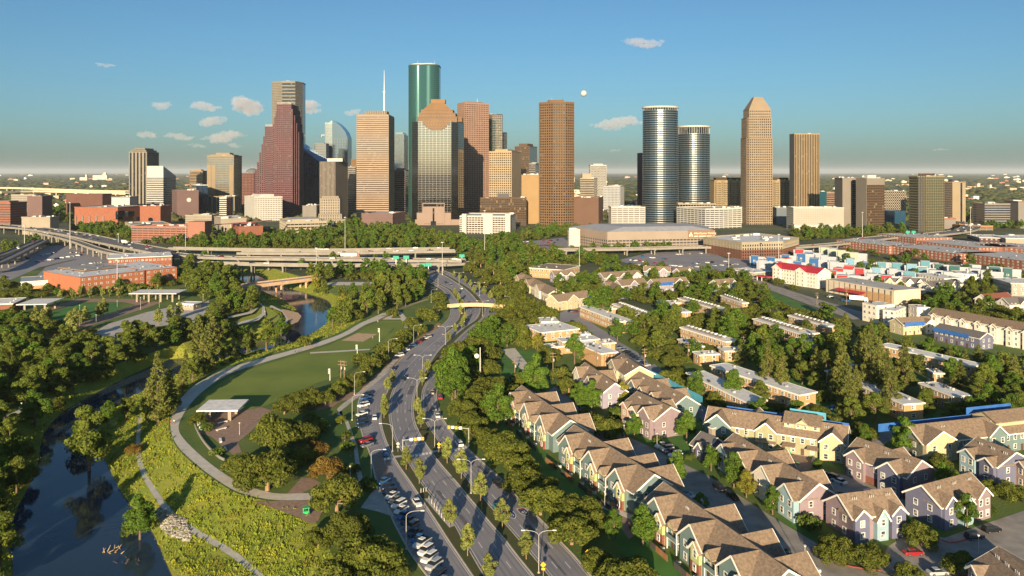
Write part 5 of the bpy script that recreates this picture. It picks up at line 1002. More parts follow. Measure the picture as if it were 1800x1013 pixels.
for i, (c, x, y) in enumerate([('blue',1318,452),('blue',1345,455),('blue',1372,450),('blue',1398,447),('silver',1330,460),('silver',1362,463),('blue',1392,462),('blue',1420,457),('silver',1440,452),('blue',1412,445),('red',1395,440),('pale',1455,440),('pale',1470,443),('pale',1440,436),('pale',1490,446),('silver',1455,462),('sky',1485,458),('blue',1510,462),('teal',1540,462),('teal',1565,464),('sky',1590,468),('teal',1610,472),('sky',1530,472),('silver',1560,476),('teal',1585,480),('red',1462,474),('red',1480,470),('red',1500,474),('red',1450,478),('silver',1520,482),('red',1545,486),('red',1580,487),('red',1468,486),('silver',1490,486),('green',1640,466),('green',1665,470),('green',1690,466),('silver',1630,476),('silver',1655,480),('silver',1720,478),('green',1735,470),('teal',1615,462),('green',1760,474),('silver',1700,474)]):
    adj = ('square fronted', 'tall fronted', 'broad', 'narrow fronted')[i % 4]; near = 'red roofed hotel' if x < 1480 else 'cream panelled store' if x < 1600 else 'white long flats'
    cn = dict(silver='bare silver', sky='sky blue', pale='pale green').get(c, c); loft(c, (x, y), r.uniform(13, 18), r.uniform(10, 14), r.uniform(7.5, 9.5), r.uniform(.5, 2), f'{cn} {adj} loft with sloping metal roof, {["nearest", "second", "third", "fourth", "fifth", "sixth", "seventh"][i % 7]} such from the {near}')
# apartments before the garage
h = 16.5; P = [tuple(G(*p, h).xy) for p in ((1237,418), (1304,428), (1376,426), (1402,416))]; P = P[:3]+[tuple(G(1404, 419, h).xy), tuple(G(1330, 411, h).xy)]
AC_ = CC('cream_render', (.58, .50, .36)); t = Tower('apartment_block', 'five storey cream and brick courtyard apartments right of the beige garage', P, cat='apartments')
t.block(P, 9.5, h, GDK, AC_, [(3.3, .45, 2.8, .5, .3, .4)], roof=MWROOF); t.block(P, 0, 9.5-.01, GDK, CC('apartment_brick', (.26, .12, .08)), [(3.2, .45, 2.8, .5, .35, .45)], para=0); t.clutter(offset(P, -4), h, 12, 2.5)
# brick offices at the left, sheds
t = flat('brick_offices', 'three storey red brick offices with white roofs left of the river', (141,488), (254,476), (254.5,460), 12.5, M('office_brick', (.36, .13, .065), .9, .15, .8), None, 'offices', floors=3, over=.15, units=14, roof=MWROOF, fascia=BR, pitch=4.4)
t = flat('brick_offices', 'right hand wing of the red brick offices with white roofs', (256,475.5), (311,470), (312,452), 12.5, M('office_brick', None), None, 'offices', floors=3, over=.15, units=10, roof=MWROOF, fascia=BR, pitch=4.4)
t = flat('deck_garage', 'brown sided car deck tucked behind the red brick offices', (150,476), (221,468), (224,458), 13.5, DBR, None, 'garage', wind=False, fascia=TAN, roof=M('deck_roof', None))
flat('brick_offices', 'low white roofed range behind the red brick offices', (190,455), (302,450), (306,443), 13, BR, None, 'offices', floors=2, roof=MWROOF, units=12)
t = flat('long_shed', 'long shed with a blue grey roof and glazed band left of the brick offices', (37,496), (130,490), (134,482), 6, OBR, None, 'shed', floors=1, roof=M('shed_roof', (.30, .34, .38), .6, .1, .3), units=3); mb = MB(); mb.box(0, -.3, 2.6, t['L'], -.05, 5.6); mb.build('clerestory', WSID, t)
flat('park_pavilion', 'orange walled park building at the left edge of the turf', (-30,536), (22,534), (40,524), 6, CC('orange_brick', None), None, 'building', wind=False)
def canopy(label, A, B, C, h, n=3):
    a, b, c = G(*A, h), G(*B, h), G(*C, h); f = b-a; L = f.length; f /= L; inn = Vector((-f.y, f.x, 0)); D = (c-b).dot(inn); rz = math.atan2(f.y, f.x); t = thing('canopy', label, 'canopy', (a.x, a.y, 0), rz); mb = MB(); mb.box(0, 0, h-.5, L, D, h); mb.build('roof', MFR, t)
    for i in range(n):
        for y in (D*.2, D*.8): x = L*(i+.5)/n; mb = MB(); mb.box(x-.6, y-.4, 0, x+.6, y+.4, h-.51); mb.build('pillar', LIM, t)
    EXC.append([tuple((a+f*x+inn*y).xy) for x, y in ((0, 0), (L, 0), (L, D), (0, D))]); return t
canopy('white flat canopy on stone piers at the left end of the turf field', (28,535.5), (82,534.5), (98,524.5), 6); canopy('long flat white canopy at the far side of the turf field', (226,516), (310,516), (312,509), 6.5, 4)
flat('skate_building', 'small white roofed kiosk beside the skate plaza', (312,534), (340,535), (346,531), 4, LIM, None, 'kiosk', floors=1, units=1)
flat('school_hall', 'cream roofed brick school gym in the trees right of the parkway', (931,471), (990,475), (998,466), 8, OBR, None, 'school', floors=2, roof=CC('sand_roof', (.5, .4, .28)))
flat('terminal_building', 'low pale building by the lots under the viaduct', (1282,474), (1325,480), (1335,474), 5, LIM, None, 'building', floors=1)
# ------------------------------------------------------------------ viaducts and bridges
VC = M('viaduct_concrete', (.24, .22, .19), .85, .12, .15); DECK = M('deck_asphalt', (.15, .145, .15), .9, .2, .1)
DECKS = {}
def viaduct(name, label, px, z, w, th=1.4, gap=28, colr=.8, cat='viaduct', step=14, rail=1.0, col=True, key=None, mat=VC, top=DECK):
    L = smooth_line([G(x, y, z) for x, y in px], step=step); A = offs(L, -w/2); B = offs(L, w/2); o = L[len(L)//2]; org = (o.x, o.y, 0); t = thing(name, label, cat, org); U = lambda p, dz: p+Vector((0, 0, dz))
    mb = MB()
    for i in range(len(L)-1):
        mb.face([U(A[i], 0), U(B[i], 0), U(B[i+1], 0), U(A[i+1], 0)], 1); mb.face([U(A[i], -th), U(A[i+1], -th), U(B[i+1], -th), U(B[i], -th)]); mb.face([U(A[i], -th), U(A[i], 0), U(A[i+1], 0), U(A[i+1], -th)]); mb.face([U(B[i], -th), U(B[i+1], -th), U(B[i+1], 0), U(B[i], 0)])
    mb.build('deck', [mat, top], t, org)
    for s, K in ((-1, A), (1, B)):
        mb = MB(); I = offs(K, -s*.35); O = offs(K, s*.02)
        for i in range(len(K)-1): mb.solid([U(O[i], -.3), U(O[i], rail), U(I[i], rail), U(I[i], .01)], [U(O[i+1], -.3), U(O[i+1], rail), U(I[i+1], rail), U(I[i+1], .01)])
        mb.build('parapet', mat, t, org)
    acc = gap*.5
    for i in range(len(L)-1):
        acc += (L[i+1]-L[i]).length
        if acc > gap and col:
            acc = 0; s = side(L, i); g = hgt(L[i].x, L[i].y) if abs(L[i].x) < 2500 and -800 < L[i].y < 5500 else 0
            for q in ((-.3, .3) if w > 6 else (0,)):
                p = L[i]+s*w*q; mb = MB(); mb.tube((p.x, p.y, g-.3), (p.x, p.y, z-th-.8), colr, colr, 8); mb.build('column', mat, t, org)
            a, b = L[i]-s*w*.45, L[i]+s*w*.45; mb = MB(); mb.beam((a.x, a.y, z-th-.41), (b.x, b.y, z-th-.41), 1.6, .8); mb.build('pier_cap', mat, t, org)
    if key: DECKS[key] = (L, w)
    EXC.append([(p.x, p.y) for p in offs(L, -w/2-2)]+[(p.x, p.y) for p in reversed(offs(L, w/2+2))]); return t
viaduct('motorway_viaduct', 'main pale concrete motorway viaduct crossing the bayou and parkway', [(300,446),(380,452.5),(560,455),(780,457.5),(815,458)], 9.5, 13, key='m1')
viaduct('motorway_viaduct', 'lower nearer viaduct slip road carrying green signs over the parkway', [(330,461),(400,463),(560,466),(770,465.5),(830,461)], 6.5, 8, key='m2')
viaduct('motorway_viaduct', 'viaduct carriageway behind the main one, before the dark trees', [(420,444.5),(560,445),(700,442.5),(800,441)], 9, 12, key='m3')
viaduct('motorway_viaduct', 'farthest pale viaduct strip before the downtown trees', [(300,436),(400,438),(560,439.5),(720,437.5),(790,437)], 8, 9, key='m4')
viaduct('motorway_viaduct', 'elevated road in front of the long beige parking garage', [(978,439),(1100,437.5),(1240,434),(1330,437),(1420,433),(1500,426)], 7, 13, key='m5')
viaduct('motorway_viaduct', 'curving motorway full of cars beside the gold glass tower', [(1500,424),(1560,417),(1640,412),(1690,406),(1706,399.5),(1695,394),(1660,389)], 7, 26, key='m6', col=False)
viaduct('motorway_viaduct', 'wide busy motorway sweeping in from the left edge', [(-60,393.5),(0,397),(62,402),(131,412),(188,424),(240,434),(290,443)], 10, 27, key='m7', gap=30)
viaduct('motorway_viaduct', 'curved slip road on tall columns below the wide left motorway', [(62,407.5),(101,416),(135,425),(169,437),(206,446),(240,449)], 8.5, 9, key='m8', gap=18)
viaduct('motorway_viaduct', 'inner one of two parallel ramps at the left edge', [(-40,457),(0,449.5),(69,422)], 7.5, 9, key='m9', gap=24)
viaduct('motorway_viaduct', 'outer one of two parallel ramps at the left edge', [(-40,471),(0,461),(79,422)], 7.5, 9, key='m10', gap=24)
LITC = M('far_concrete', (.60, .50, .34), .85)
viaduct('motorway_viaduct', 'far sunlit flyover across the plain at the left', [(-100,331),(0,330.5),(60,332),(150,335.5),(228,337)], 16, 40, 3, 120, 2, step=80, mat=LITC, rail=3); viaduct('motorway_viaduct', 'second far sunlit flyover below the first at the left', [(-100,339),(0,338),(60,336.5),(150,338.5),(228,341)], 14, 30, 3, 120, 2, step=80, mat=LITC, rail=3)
BRC = M('bridge_concrete', (.48, .33, .21), .85, .15, .3)
t = viaduct('road_bridge', 'old concrete road bridge on tall piers over the bayou', [(395,508),(440,501.5),(490,495.5),(533,490.5),(560,487)], 3, 13, 1.6, 20, .9, 'bridge', 6, mat=BRC, top=MDRIVE)
viaduct('footbridge', 'slim footbridge with warm lit side over the parkway', [(788,538.5),(812,536.5),(838,536),(862,537),(886,539.5)], 5.6, 3.2, .8, 22, .35, 'footbridge', 5, mat=M('footbridge_concrete', (.60, .42, .24), .8))
# park pavilion
t = canopy('white roofed open park pavilion on stone piers above the picnic plaza', (345,722), (418,721), (438,702), 4.6, 2)
# ------------------------------------------------------------------ street lamps, signals, poles, signs
LM = M('galvanised_steel', (.50, .49, .46), .5, metal=.3); HD = M('lamp_head', (.62, .61, .58), .5)
def lamp(px, py, arms, h, label, reach=3.2):
    b = G(px, py); z = hgt(b.x, b.y); t = thing('street_lamp', label, 'street lamp', (b.x, b.y, z), 0, 'street lamps along the parkway'); mb = MB(); mb.tube((0, 0, .3), (0, 0, h-1.2), .10, .07, 8); mb.build('pole', LM, t); mb = MB(); mb.tube((0, 0, 0), (0, 0, .3), .3, .3, 8); mb.build('base', MKERB, t)
    for a in arms:
        mb = MB(); p = Vector((0, 0, h-1.25))
        for k in range(1, 7): 
            u = k/6*math.pi/2; q = Vector((a*reach*.75*(1-math.cos(u)), 0, h-1.25+1.25*math.sin(u))); mb.tube(p, q, .055, .05, 6); p = q
        q = Vector((a*reach, 0, h+.08)); mb.tube(p, q, .05, .045, 6); mb.build('arm', LM, t); mb = MB(); mb.box(a*reach-(.1 if a > 0 else .75), -.2, h, a*reach+(.75 if a > 0 else .1), .2, h+.2); mb.build('lamp_head', HD, t)
    return t
o_ = ['nearest', 'second', 'third', 'fourth', 'fifth', 'sixth', 'seventh', 'eighth', 'ninth', 'tenth']
for i, (x, y) in enumerate([(947,1008), (828,868), (764,788), (733,708), (743,663), (783,606), (816,566), (848,556), (843,520), (807,500)]): lamp(x, y, (-1, 1), 9.6, f'double armed lamp in the main median, {o_[i]} from the camera')
for i, (x, y, a) in enumerate([(714,966,1), (652.5,846,1), (619,739,1), (623,694,1), (683,629,1), (727,602,1), (758,532,1), (735,497,1)]): lamp(x, y, (a,), 9.2, f'single armed lamp along the park side kerb, {o_[i]} from the camera', 3.6)
lamp(690, 794, (-1,), 9, 'single armed lamp in the narrow median beside the crossing', 3.6); lamp(770, 503, (1,), 9, 'single armed lamp at the far bend of the narrow median'); lamp(897,545,(-1,),9,'single armed lamp under the oaks right of the footbridge')
# small post lamps
for i, (x, y, h, tx) in enumerate([(421,765,4,'picnic plaza'),(615.5,845,4,'park sidewalk'),(38,725,4,'left bank path'),(962,660,4,'church lawn'),(1097,775,5,'pink terrace lawn'),(1235,752,6,'sage terrace green'),(1155,790,5,'inner drive bend'),(1313,790,6,'sage terrace door path'),(1427,800,6,'sage terrace right lawn'),(1363,705,5,'brick estate lawn'),(1461,704,5,'estate path'),(1415,1000,5,'lower drive kerb'),(1088,905,4.5,'terrace patio'),(1063,895,4.5,'terrace gap'),(1720,980,5,'lower right car park'),(140,560,8,'turf promenade left'),(206,552,8,'turf promenade middle'),(247,545,8,'turf promenade right'),(280,541,8,'kiosk path'),(262,535,8,'turf far corner'),(376,519,7,'bridge approach path'),(357,536,7,'skate plaza edge'),(169,575,7,'skate plaza tip'),(735,497,5,'far bend'),(403,590,4,'river loop path'),(466,555,4,'loop path top')]):
    b = G(x, y); t = thing('post_lamp', f'slim post lamp standing at the {tx}', 'post lamp', (b.x, b.y, hgt(b.x, b.y)), 0, 'slim post lamps in the park and courts'); mb = MB(); mb.tube((0, 0, 0), (0, 0, h), .09, .07); mb.build('pole', LM, t); mb = MB(); mb.tube((0, 0, h), (0, 0, h+.35), .22, .32, 8); mb.build('lamp_head', HD, t)
def mast(px, yb, yt, label, r=.35, head=True, mat=None):
    b = G(px, yb); z = ZH(yt, b.y); t = thing('mast', label, 'mast', (b.x, b.y, 0)); mb = MB(); mb.tube((0, 0, 0), (0, 0, z), r, r*.5, 8); mb.build('pole', mat or LM, t)
    if head: mb = MB(); mb.tube((0, 0, z), (0, 0, z+.7), 1.3, 1.3, 10); mb.build('lamp_ring', MMETAL, t)
for x, yb, yt, l in ((606.5,448,383,'tall motorway light mast before the city hall'), (556,489,437,'light mast in the woods behind the road bridge'), (777.5,484,427,'light mast where the parkway meets the viaduct'), (852,454,371,'light mast in front of the white balcony flats'), (1018.5,478,430,'light mast at the end of the elevated road'), (1281,489,446,'light mast beside the parking lot under the apartments'), (1516,418,374,'light mast in front of the bronze window tower'), (123,438,357,'light mast left of the brick opera house'), (326,441,398,'light mast right of the salmon garage'), (206,510,458,'thin white pole before the red brick offices'), (1369,470,413,'light mast right of the courtyard apartments'), (1706,421,365,'light mast by the curving motorway'), (43,440,397,'light mast over the left motorway'), (208,442,412,'light mast on the left motorway bend')): mast(x, yb, yt, l)
WOOD = M('pole_wood', (.24, .16, .10), .9, .2, 2)
POLES = {}
def upole(px, yb, yt, label, arms=True):
    b = G(px, yb); z = ZH(yt, b.y); t = thing('utility_pole', label, 'utility pole', (b.x, b.y, 0), 0, 'timber utility poles'); mb = MB(); mb.tube((0, 0, 0), (0, 0, z), .2, .13, 7); mb.build('pole', WOOD, t)
    if arms:
        for dz in (.6, 2.0): mb = MB(); mb.box(-1.3, -.08, z-dz-.1, 1.3, .08, z-dz+.1); mb.build('crossarm', WOOD, t)
        mb = MB(); mb.tube((.35, -.3, z-4), (.35, -.3, z-2.8), .28, .28, 8); mb.build('transformer', MMETAL, t)
    POLES[px] = Vector((b.x, b.y, z-.5))
for x, yb, yt, l in ((599,664,633,'timber pole frame at the edge of the park lawn'), (605,664,634,'twin timber pole beside the lawn frame'), (972,667,619,'timber utility pole on the lawn before the brick church'), (1133,650,612,'timber pole with transformer beside the church car park'), (905,659,630,'timber utility pole among the small oaks of the lawn'), (1209.5,636,603,'timber pole at the left end of the central brick block'), (1049,648,616,'timber pole in front of the church portico'), (1307,617,591,'timber pole in the trees right of the central brick block'), (1449.5,600,576,'timber pole with white transformer right of the estate'), (1436,537,514,'timber pole beside the street strip of grass'), (1525,498,473,'left one of two timber poles behind the store'), (1540,499,480,'right one of two timber poles behind the store'), (1488,540,508,'timber pole on the street before the store')): upole(x, yb, yt, l)
mb = MB(); ks = [605, 905, 972, 1049, 1133, 1209.5]
for i in range(len(ks)-1):
    a, b = POLES[ks[i]], POLES[ks[i+1]]
    for o in (-1.1, 0, 1.1):
        p = a+Vector((o, 0, 0))
        for k in range(1, 11): u = k/10; q = a.lerp(b, u)+Vector((o, 0, -4*u*(1-u)*2.0)); mb.tube(p, q, .022, .022, 3); p = q
o = mb.build('power_line', MDARK, kind='stuff'); tag(o, 'thin power lines strung between the timber poles across the parkway', 'power line')
b = G(844, 671); t = thing('siren_pole', 'white siren pole with a round horn beside the oaks right of the parkway', 'siren pole', (b.x, b.y, 0)); z = ZH(611, b.y); mb = MB(); mb.tube((0, 0, 0), (0, 0, z), .2, .14, 8); mb.build('pole', MWHITE, t); mb = MB(); mb.tube((-1.5, -.3, z-3.6), (-1.5, .9, z-3.6), 1.0, .4, 12); mb.build('horn', MWHITE, t); mb = MB(); mb.beam((-1.2, .2, z-3.6), (0, 0, z-3.6), .1, .1); mb.build('bracket', LM, t)
for x, yb, yt, l in ((580,669,648,'near sports light on the park lawn'), (628,637,606,'middle sports light on the park lawn'), (667,601,577,'far sports light by the sand court')):
    b = G(x, yb); z = ZH(yt, b.y); t = thing('sports_light', l, 'floodlight', (b.x, b.y, 0), 0, 'sports lights at the lawn'); mb = MB(); mb.tube((0, 0, 0), (0, 0, z), .16, .1, 7); mb.build('pole', MWHITE, t)
    for k in range(3): mb = MB(); mb.box(-.75, -.25, z-.5-k*.8, .1, .2, z-.1-k*.8); mb.build('floodlight_head', HD, t)
def sign(px, py, label, h=2.6, n=1, col=None):
    b = G(px, py); t = thing('road_sign', label, 'road sign', (b.x, b.y, hgt(b.x, b.y)+.1)); mb = MB(); mb.tube((0, 0, 0), (0, 0, h), .045, .045); mb.build('post', LM, t); MY = M('sign_yellow', (.80, .46, .01), .6)
    mb = MB(); s = .62; mb.solid([(-s, -.08, h), (0, -.08, h-s), (s, -.08, h), (0, -.08, h+s)], [(-s, -.05, h), (0, -.05, h-s), (s, -.05, h), (0, -.05, h+s)]); mb.build('sign_plate', col or MY, t)
    mb = MB(); mb.box(-.07, -.1, h-.2, .07, -.085, h+.12); mb.box(-.06, -.101, h+.16, .06, -.086, h+.28); mb.build('walker_symbol', MDARK, t); mb = MB(); mb.box(-.4, -.08, h-1.2, .4, -.05, h-.75); mb.build('plaque', col or MY, t)
sign(955, 1014, 'yellow pedestrian crossing diamond at the foot of the nearest median lamp'); sign(1033, 991, 'yellow pedestrian crossing diamond on the grass under the roadside oaks'); sign(771.5, 797, 'doubled yellow pedestrian diamond in the median by the crossing', 2.8); sign(699.5, 795, 'pale back of a diamond sign in the narrow median by the crossing', 2.6, col=MKERB)
SB = M('signal_yellow', (.55, .36, .04), .6)
def signal(px, yb, h, reach, label, rise=.6):
    b = G(px, yb); t = thing('signal_mast', label, 'traffic signal', (b.x, b.y, .1)); mb = MB(); mb.tube((0, 0, 0), (0, 0, h), .17, .13, 8); mb.build('pole', LM, t); mb = MB(); mb.tube((0, 0, h-.3), (reach, 0, h-.3+rise), .1, .06, 6); mb.build('arm', LM, t)
    for k, u in enumerate((.42, .62, .80, .98)):
        x = reach*u; z = h-.3+rise*u; mb = MB()
        if k % 2 == 0: mb.box(x-.5, -.12, z-.45, x+.5, -.07, z+.45); mb.build('sign_plate', MWHITE, t)
        else:
            mb.box(x-.42, -.25, z-.5, x+.42, -.11, z+.5); s = mb.build('signal_head', SB, t)
            for j, cx in enumerate((-.2, .2)): mb = MB(); mb.tube((x+cx, -.32, z+.1), (x+cx, -.26, z+.1), .13, .13, 8); mb.build('lens', MDARK, s)
signal(708, 806, 5.9, 6.4, 'signal mast arm reaching over the left carriageway at the crossing'); signal(824, 786, 6.2, -6.6, 'signal mast arm reaching over the right carriageway at the crossing')
GRN = M('sign_green', (.02, .30, .20), .6)
for x, y, z, l in ((742,466,10,'left green motorway sign on the slip viaduct over the parkway'), (753,465.5,10,'right green motorway sign on the slip viaduct over the parkway'), (696,453,13,'left green sign on the main viaduct'), (714,452.5,13,'right green sign on the main viaduct'), (1596,408,12,'green sign on the curving motorway'), (1606,408,12,'second green sign on the curving motorway'), (50,386,17,'left green sign over the wide left motorway'), (66,386,17,'right green sign over the wide left motorway'), (812,450,9,'green sign in the trees right of the parkway')):
    p = G(x, y, z); t = thing('motorway_sign', l, 'motorway sign', (p.x, p.y, 0)); w = 2.6 if z < 15 else 3.4; mb = MB(); mb.box(-w, -.1, z-1.5, w, .1, z+1.5); mb.build('sign_panel', GRN, t); mb = MB(); mb.box(-.3, .11, 0, .3, .4, z+1.2); mb.build('post', LM, t)
# bollards, benches, toilets, bins
t0 = None
for i, (x, y) in enumerate([(740,867),(744.5,866),(749,865),(754,880),(759,886.5),(763.5,893),(768,899),(772,905),(776.5,911),(781,917)]):
    b = G(x, y); l = f'pale metal bollard on the refuge island, {["first","second","third"][i] if i < 3 else o_[i]} of the bent line from the far end'
    if t0 is None: t0 = thing('bollard', l, 'bollard', (b.x, b.y, .17), 0, 'bollards on the refuge island'); mb = MB(); mb.tube((0, 0, 0), (0, 0, 1.05), .12, .10, 8); mb.build('post', MKERB, t0); mb = MB(); mb.tube((0, 0, 1.05), (0, 0, 1.15), .13, .05, 8); mb.build('cap', MMETAL, t0); kb = kids_of(t0)
    else: dup(t0, kb, (b.x, b.y, .17), label=l)
for x, y, rz, l in ((389,756,.9,'pale bench slab at the upper side of the picnic plaza'), (387.6,776,2.0,'pale bench slab in the middle of the picnic plaza'), (395.6,791,2.1,'pale bench slab at the lower tip of the picnic plaza'), (391,744,.8,'pale bench slab nearest the pavilion')):
    b = G(x, y); t = thing('bench', l, 'bench', (b.x, b.y, .04), rz, 'bench slabs on the picnic plaza'); mb = MB(); mb.box(-1.9, -.4, .35, 1.9, .4, .5); mb.build('seat', MWHITE, t)
    for u in (-1.5, 1.5): mb = MB(); mb.box(u-.15, -.35, 0, u+.15, .35, .349); mb.build('leg', MCONC, t)
for x, y, m, l in ((350.5,751,MWHITE,'white portable toilet beside the picnic plaza wall'), (352.8,757,M('toilet_teal', (.05, .35, .45), .6),'teal portable toilet beside the picnic plaza wall')):
    b = G(x, y); t = thing('portable_toilet', l, 'portable toilet', (b.x, b.y, .02), .2); mb = MB(); mb.box(-.6, -.6, 0, .6, .6, 2.1); mb.build('cabin', m, t); mb = MB(); mb.prism([(-.62, -.62), (.62, -.62), (.62, .62), (-.62, .62)], 2.101, 2.3); mb.build('roof', MWHITE, t); mb = MB(); mb.box(-.4, -.66, .15, .4, -.61, 1.9); mb.build('door', MWHITE, t)
# low wall beside the plaza, kerb wall of the lawn
L = gl([(341,741),(345,755),(356,775),(370,792),(386,806),(394,810)], 0, 3); mb = MB()
for i in range(len(L)-1): mb.beam(L[i]+Vector((0, 0, .4)), L[i+1]+Vector((0, 0, .4)), .35, .8)
tag(mb.build('low_wall', M('wall_grey', (.22, .21, .20), .9)), 'curved low grey wall along the picnic plaza hedge', 'wall')
L = gl([(664,566),(690,552),(720,538),(752,527)], 0, 4); mb = MB()
for i in range(len(L)-1): mb.beam(L[i]+Vector((0, 0, .45)), L[i+1]+Vector((0, 0, .45)), .5, .9)
tag(mb.build('low_wall', LIM), 'pale stone seat wall climbing along the sloping lawn', 'wall')
# play towers
GP = M('play_green', (.02, .42, .12), .5); BP = M('play_blue', (.03, .12, .40), .5); OP = M('play_post', (.42, .13, .04), .6)
for x, y, l in ((1372,818,'play tower with two green roofs and slides before the sage terrace'), (1683,718,'green play tower with slide on the lawn by the white roofed orange blocks')):
    b = G(x, y); t = thing('play_tower', l, 'play tower', (b.x, b.y, 0), .4)
    for i, (ox, oy) in enumerate(((0, 0), (2.6, .6))):
        for dx in (-.8, .8):
            for dy in (-.8, .8): mb = MB(); mb.tube((ox+dx, oy+dy, 0), (ox+dx, oy+dy, 3.4), .1, .1); mb.build('post', OP, t)
        mb = MB(); mb.box(ox-.9, oy-.9, 1.3, ox+.9, oy+.9, 1.45); mb.build('platform', BP, t); mb = MB(); mb.box(ox-.95, oy-.97, 1.5, ox+.95, oy-.9, 2.2); mb.build('panel', BP, t); mb = MB(); mb.solid([(ox-1.2, oy-1.2, 3.41), (ox+1.2, oy-1.2, 3.41), (ox+1.2, oy+1.2, 3.41), (ox-1.2, oy+1.2, 3.41)], [(ox-.1, oy-.1, 4.5), (ox+.1, oy-.1, 4.5), (ox+.1, oy+.1, 4.5), (ox-.1, oy+.1, 4.5)]); mb.build('roof', GP, t)
    for s_, sx in ((-1, -.95), (1, 3.6)): mb = MB(); mb.solid([(sx, -.5, 1.35), (sx, .4, 1.35), (sx, .4, 1.45), (sx, -.5, 1.45)], [(sx+s_*2.6, -1.6, .1), (sx+s_*2.6, -.7, .1), (sx+s_*2.6, -.7, .2), (sx+s_*2.6, -1.6, .2)]); mb.build('slide', GP, t)
# interstate shields and words on the right carriageway
MB_ = M('shield_blue', (.02, .05, .16), .8); MR_ = M('shield_red', (.35, .03, .04), .8)
def decal(mbx, c, f, pts, z): g_ = Vector((-f.y, f.x, 0)); mbx.face([c+f*(-v if False else u)*1+g_*v+Vector((0, 0, z)) for u, v in pts])
for (x, y), l in (((897.5,904), 'interstate shield painted on the lane beside the median kerb'), ((919.5,899), 'interstate shield painted on the lane beside the oaks')):
    c = G(x, y); i = min(range(len(Ee)), key=lambda k: (Ee[k]-c).length); d = (Ee[i+1]-Ee[i]).normalized(); r_ = Vector((d.y, -d.x, 0)); rz = math.atan2(r_.y, r_.x); t = thing('road_shield', l, 'road marking', (c.x, c.y, 0), rz)
    sh = [(0, -3.0), (.75, -2.1), (1.2, -.9), (1.25, .6), (1.05, 1.9), (.5, 2.2), (0, 2.0), (-.5, 2.2), (-1.05, 1.9), (-1.25, .6), (-1.2, -.9), (-.75, -2.1)]
    for nm, s, m, z, cut in (('outline', 1.0, MWHITE, .036, None), ('field', .88, MB_, .040, None)): mb = MB(); mb.face([(u*s, v*s, z) for u, v in sh]); up(mb); mb.build(nm, m, t)
    mb = MB(); mb.face([(-1.02, .95, .044), (1.02, .95, .044), (.9, 1.65, .044), (.45, 1.9, .044), (0, 1.72, .044), (-.45, 1.9, .044), (-.9, 1.65, .044)]); up(mb); mb.build('red_top', MR_, t)
    o = text(t, (0, 0, 0), '45', (-.78, -1.45, .046), (1, 0), 1.45, MWHITE, 'numerals', (0, 0, 0)); o.data.transform(Matrix.Diagonal((1, 1.6, .01, 1))); 
# stones, driftwood by the water
r = random.Random(11); mb = MB()
def rock(mb, c, s):
    b = [Vector((r.uniform(.7, 1)*math.cos(a), r.uniform(.7, 1)*math.sin(a), 0)) for a in [k*math.pi/3 for k in range(6)]]; mb.solid([c+v*s-Vector((0, 0, s*.4)) for v in b], [c+v*s*.6+Vector((0, 0, s*r.uniform(.3, .6))) for v in b])
for k in range(420):
    u, v = r.random(), r.random(); x = 275+u*52+v*10; y = 905+u*22+v*36-6
    p = G(x, y, -5); p.z = hgt(p.x, p.y)+.1; 
    if p.z > -6.3: rock(mb, p, r.uniform(.25, .75))
tag(mb.build('riprap_stones', M('pale_stone', (.30, .275, .24), .9, .3, .6), kind='stuff'), 'pale riprap stones tipped down the bank to the water', 'stones')
mb = MB(); 
for k in range(60): p = G(150+r.uniform(-22, 14), 812+r.uniform(-6, 5), -6); p.z = -6; rock(mb, p, r.uniform(.3, .7))
tag(mb.build('islet_stones', M('dark_stone', (.16, .14, .12), .9, .3, .6), kind='stuff'), 'dark stones around the islet tree in the river', 'stones')
for i, (x, y, s, l) in enumerate(((200,968,2.6,'pale driftwood snag with dry branches in the river'), (235,985,3.2,'dark tangled driftwood heap in the river near the bank'))):
    p = G(x, y, -6); t = thing('driftwood', l, 'driftwood', (p.x, p.y, -6)); mm = M('driftwood_pale', (.36, .26, .14), .9) if i == 0 else M('driftwood_dark', (.06, .05, .045), .9)
    for k in range(14):
        a = r.uniform(0, 6.28); q = Vector((r.uniform(-s, s), r.uniform(-s*.6, s*.6), -.2)); mb = MB(); e = q+Vector((math.cos(a)*r.uniform(.6, 1.6), math.sin(a)*r.uniform(.6, 1.6), r.uniform(.2, 1.6))); mb.tube(q, e, .16, .04, 5); mb.build('branch', mm, t)
b = G(538, 905); t = thing('cargo_trike', 'small bright green covered cart parked on the paving at the path bend', 'cart', (b.x, b.y, .05), .3); mb = MB(); mb.box(-.8, -.5, .35, .8, .5, 1.0); mb.build('tub', GP, t); mb = MB(); mb.prism([(-.9, -.6), (.9, -.6), (.9, .6), (-.9, .6)], 1.8, 1.95); mb.build('cover', GP, t)
for dx in (-.7, .7):
    for dy in (-.45, .45): mb = MB(); mb.tube((dx, dy, 1.0), (dx, dy, 1.8), .04, .04); mb.build('strut', MMETAL, t); mb = MB(); mb.tube((dx, dy-.05, .35), (dx, dy+.05, .35), .35, .35, 10); mb.build('wheel', MDARK, t)
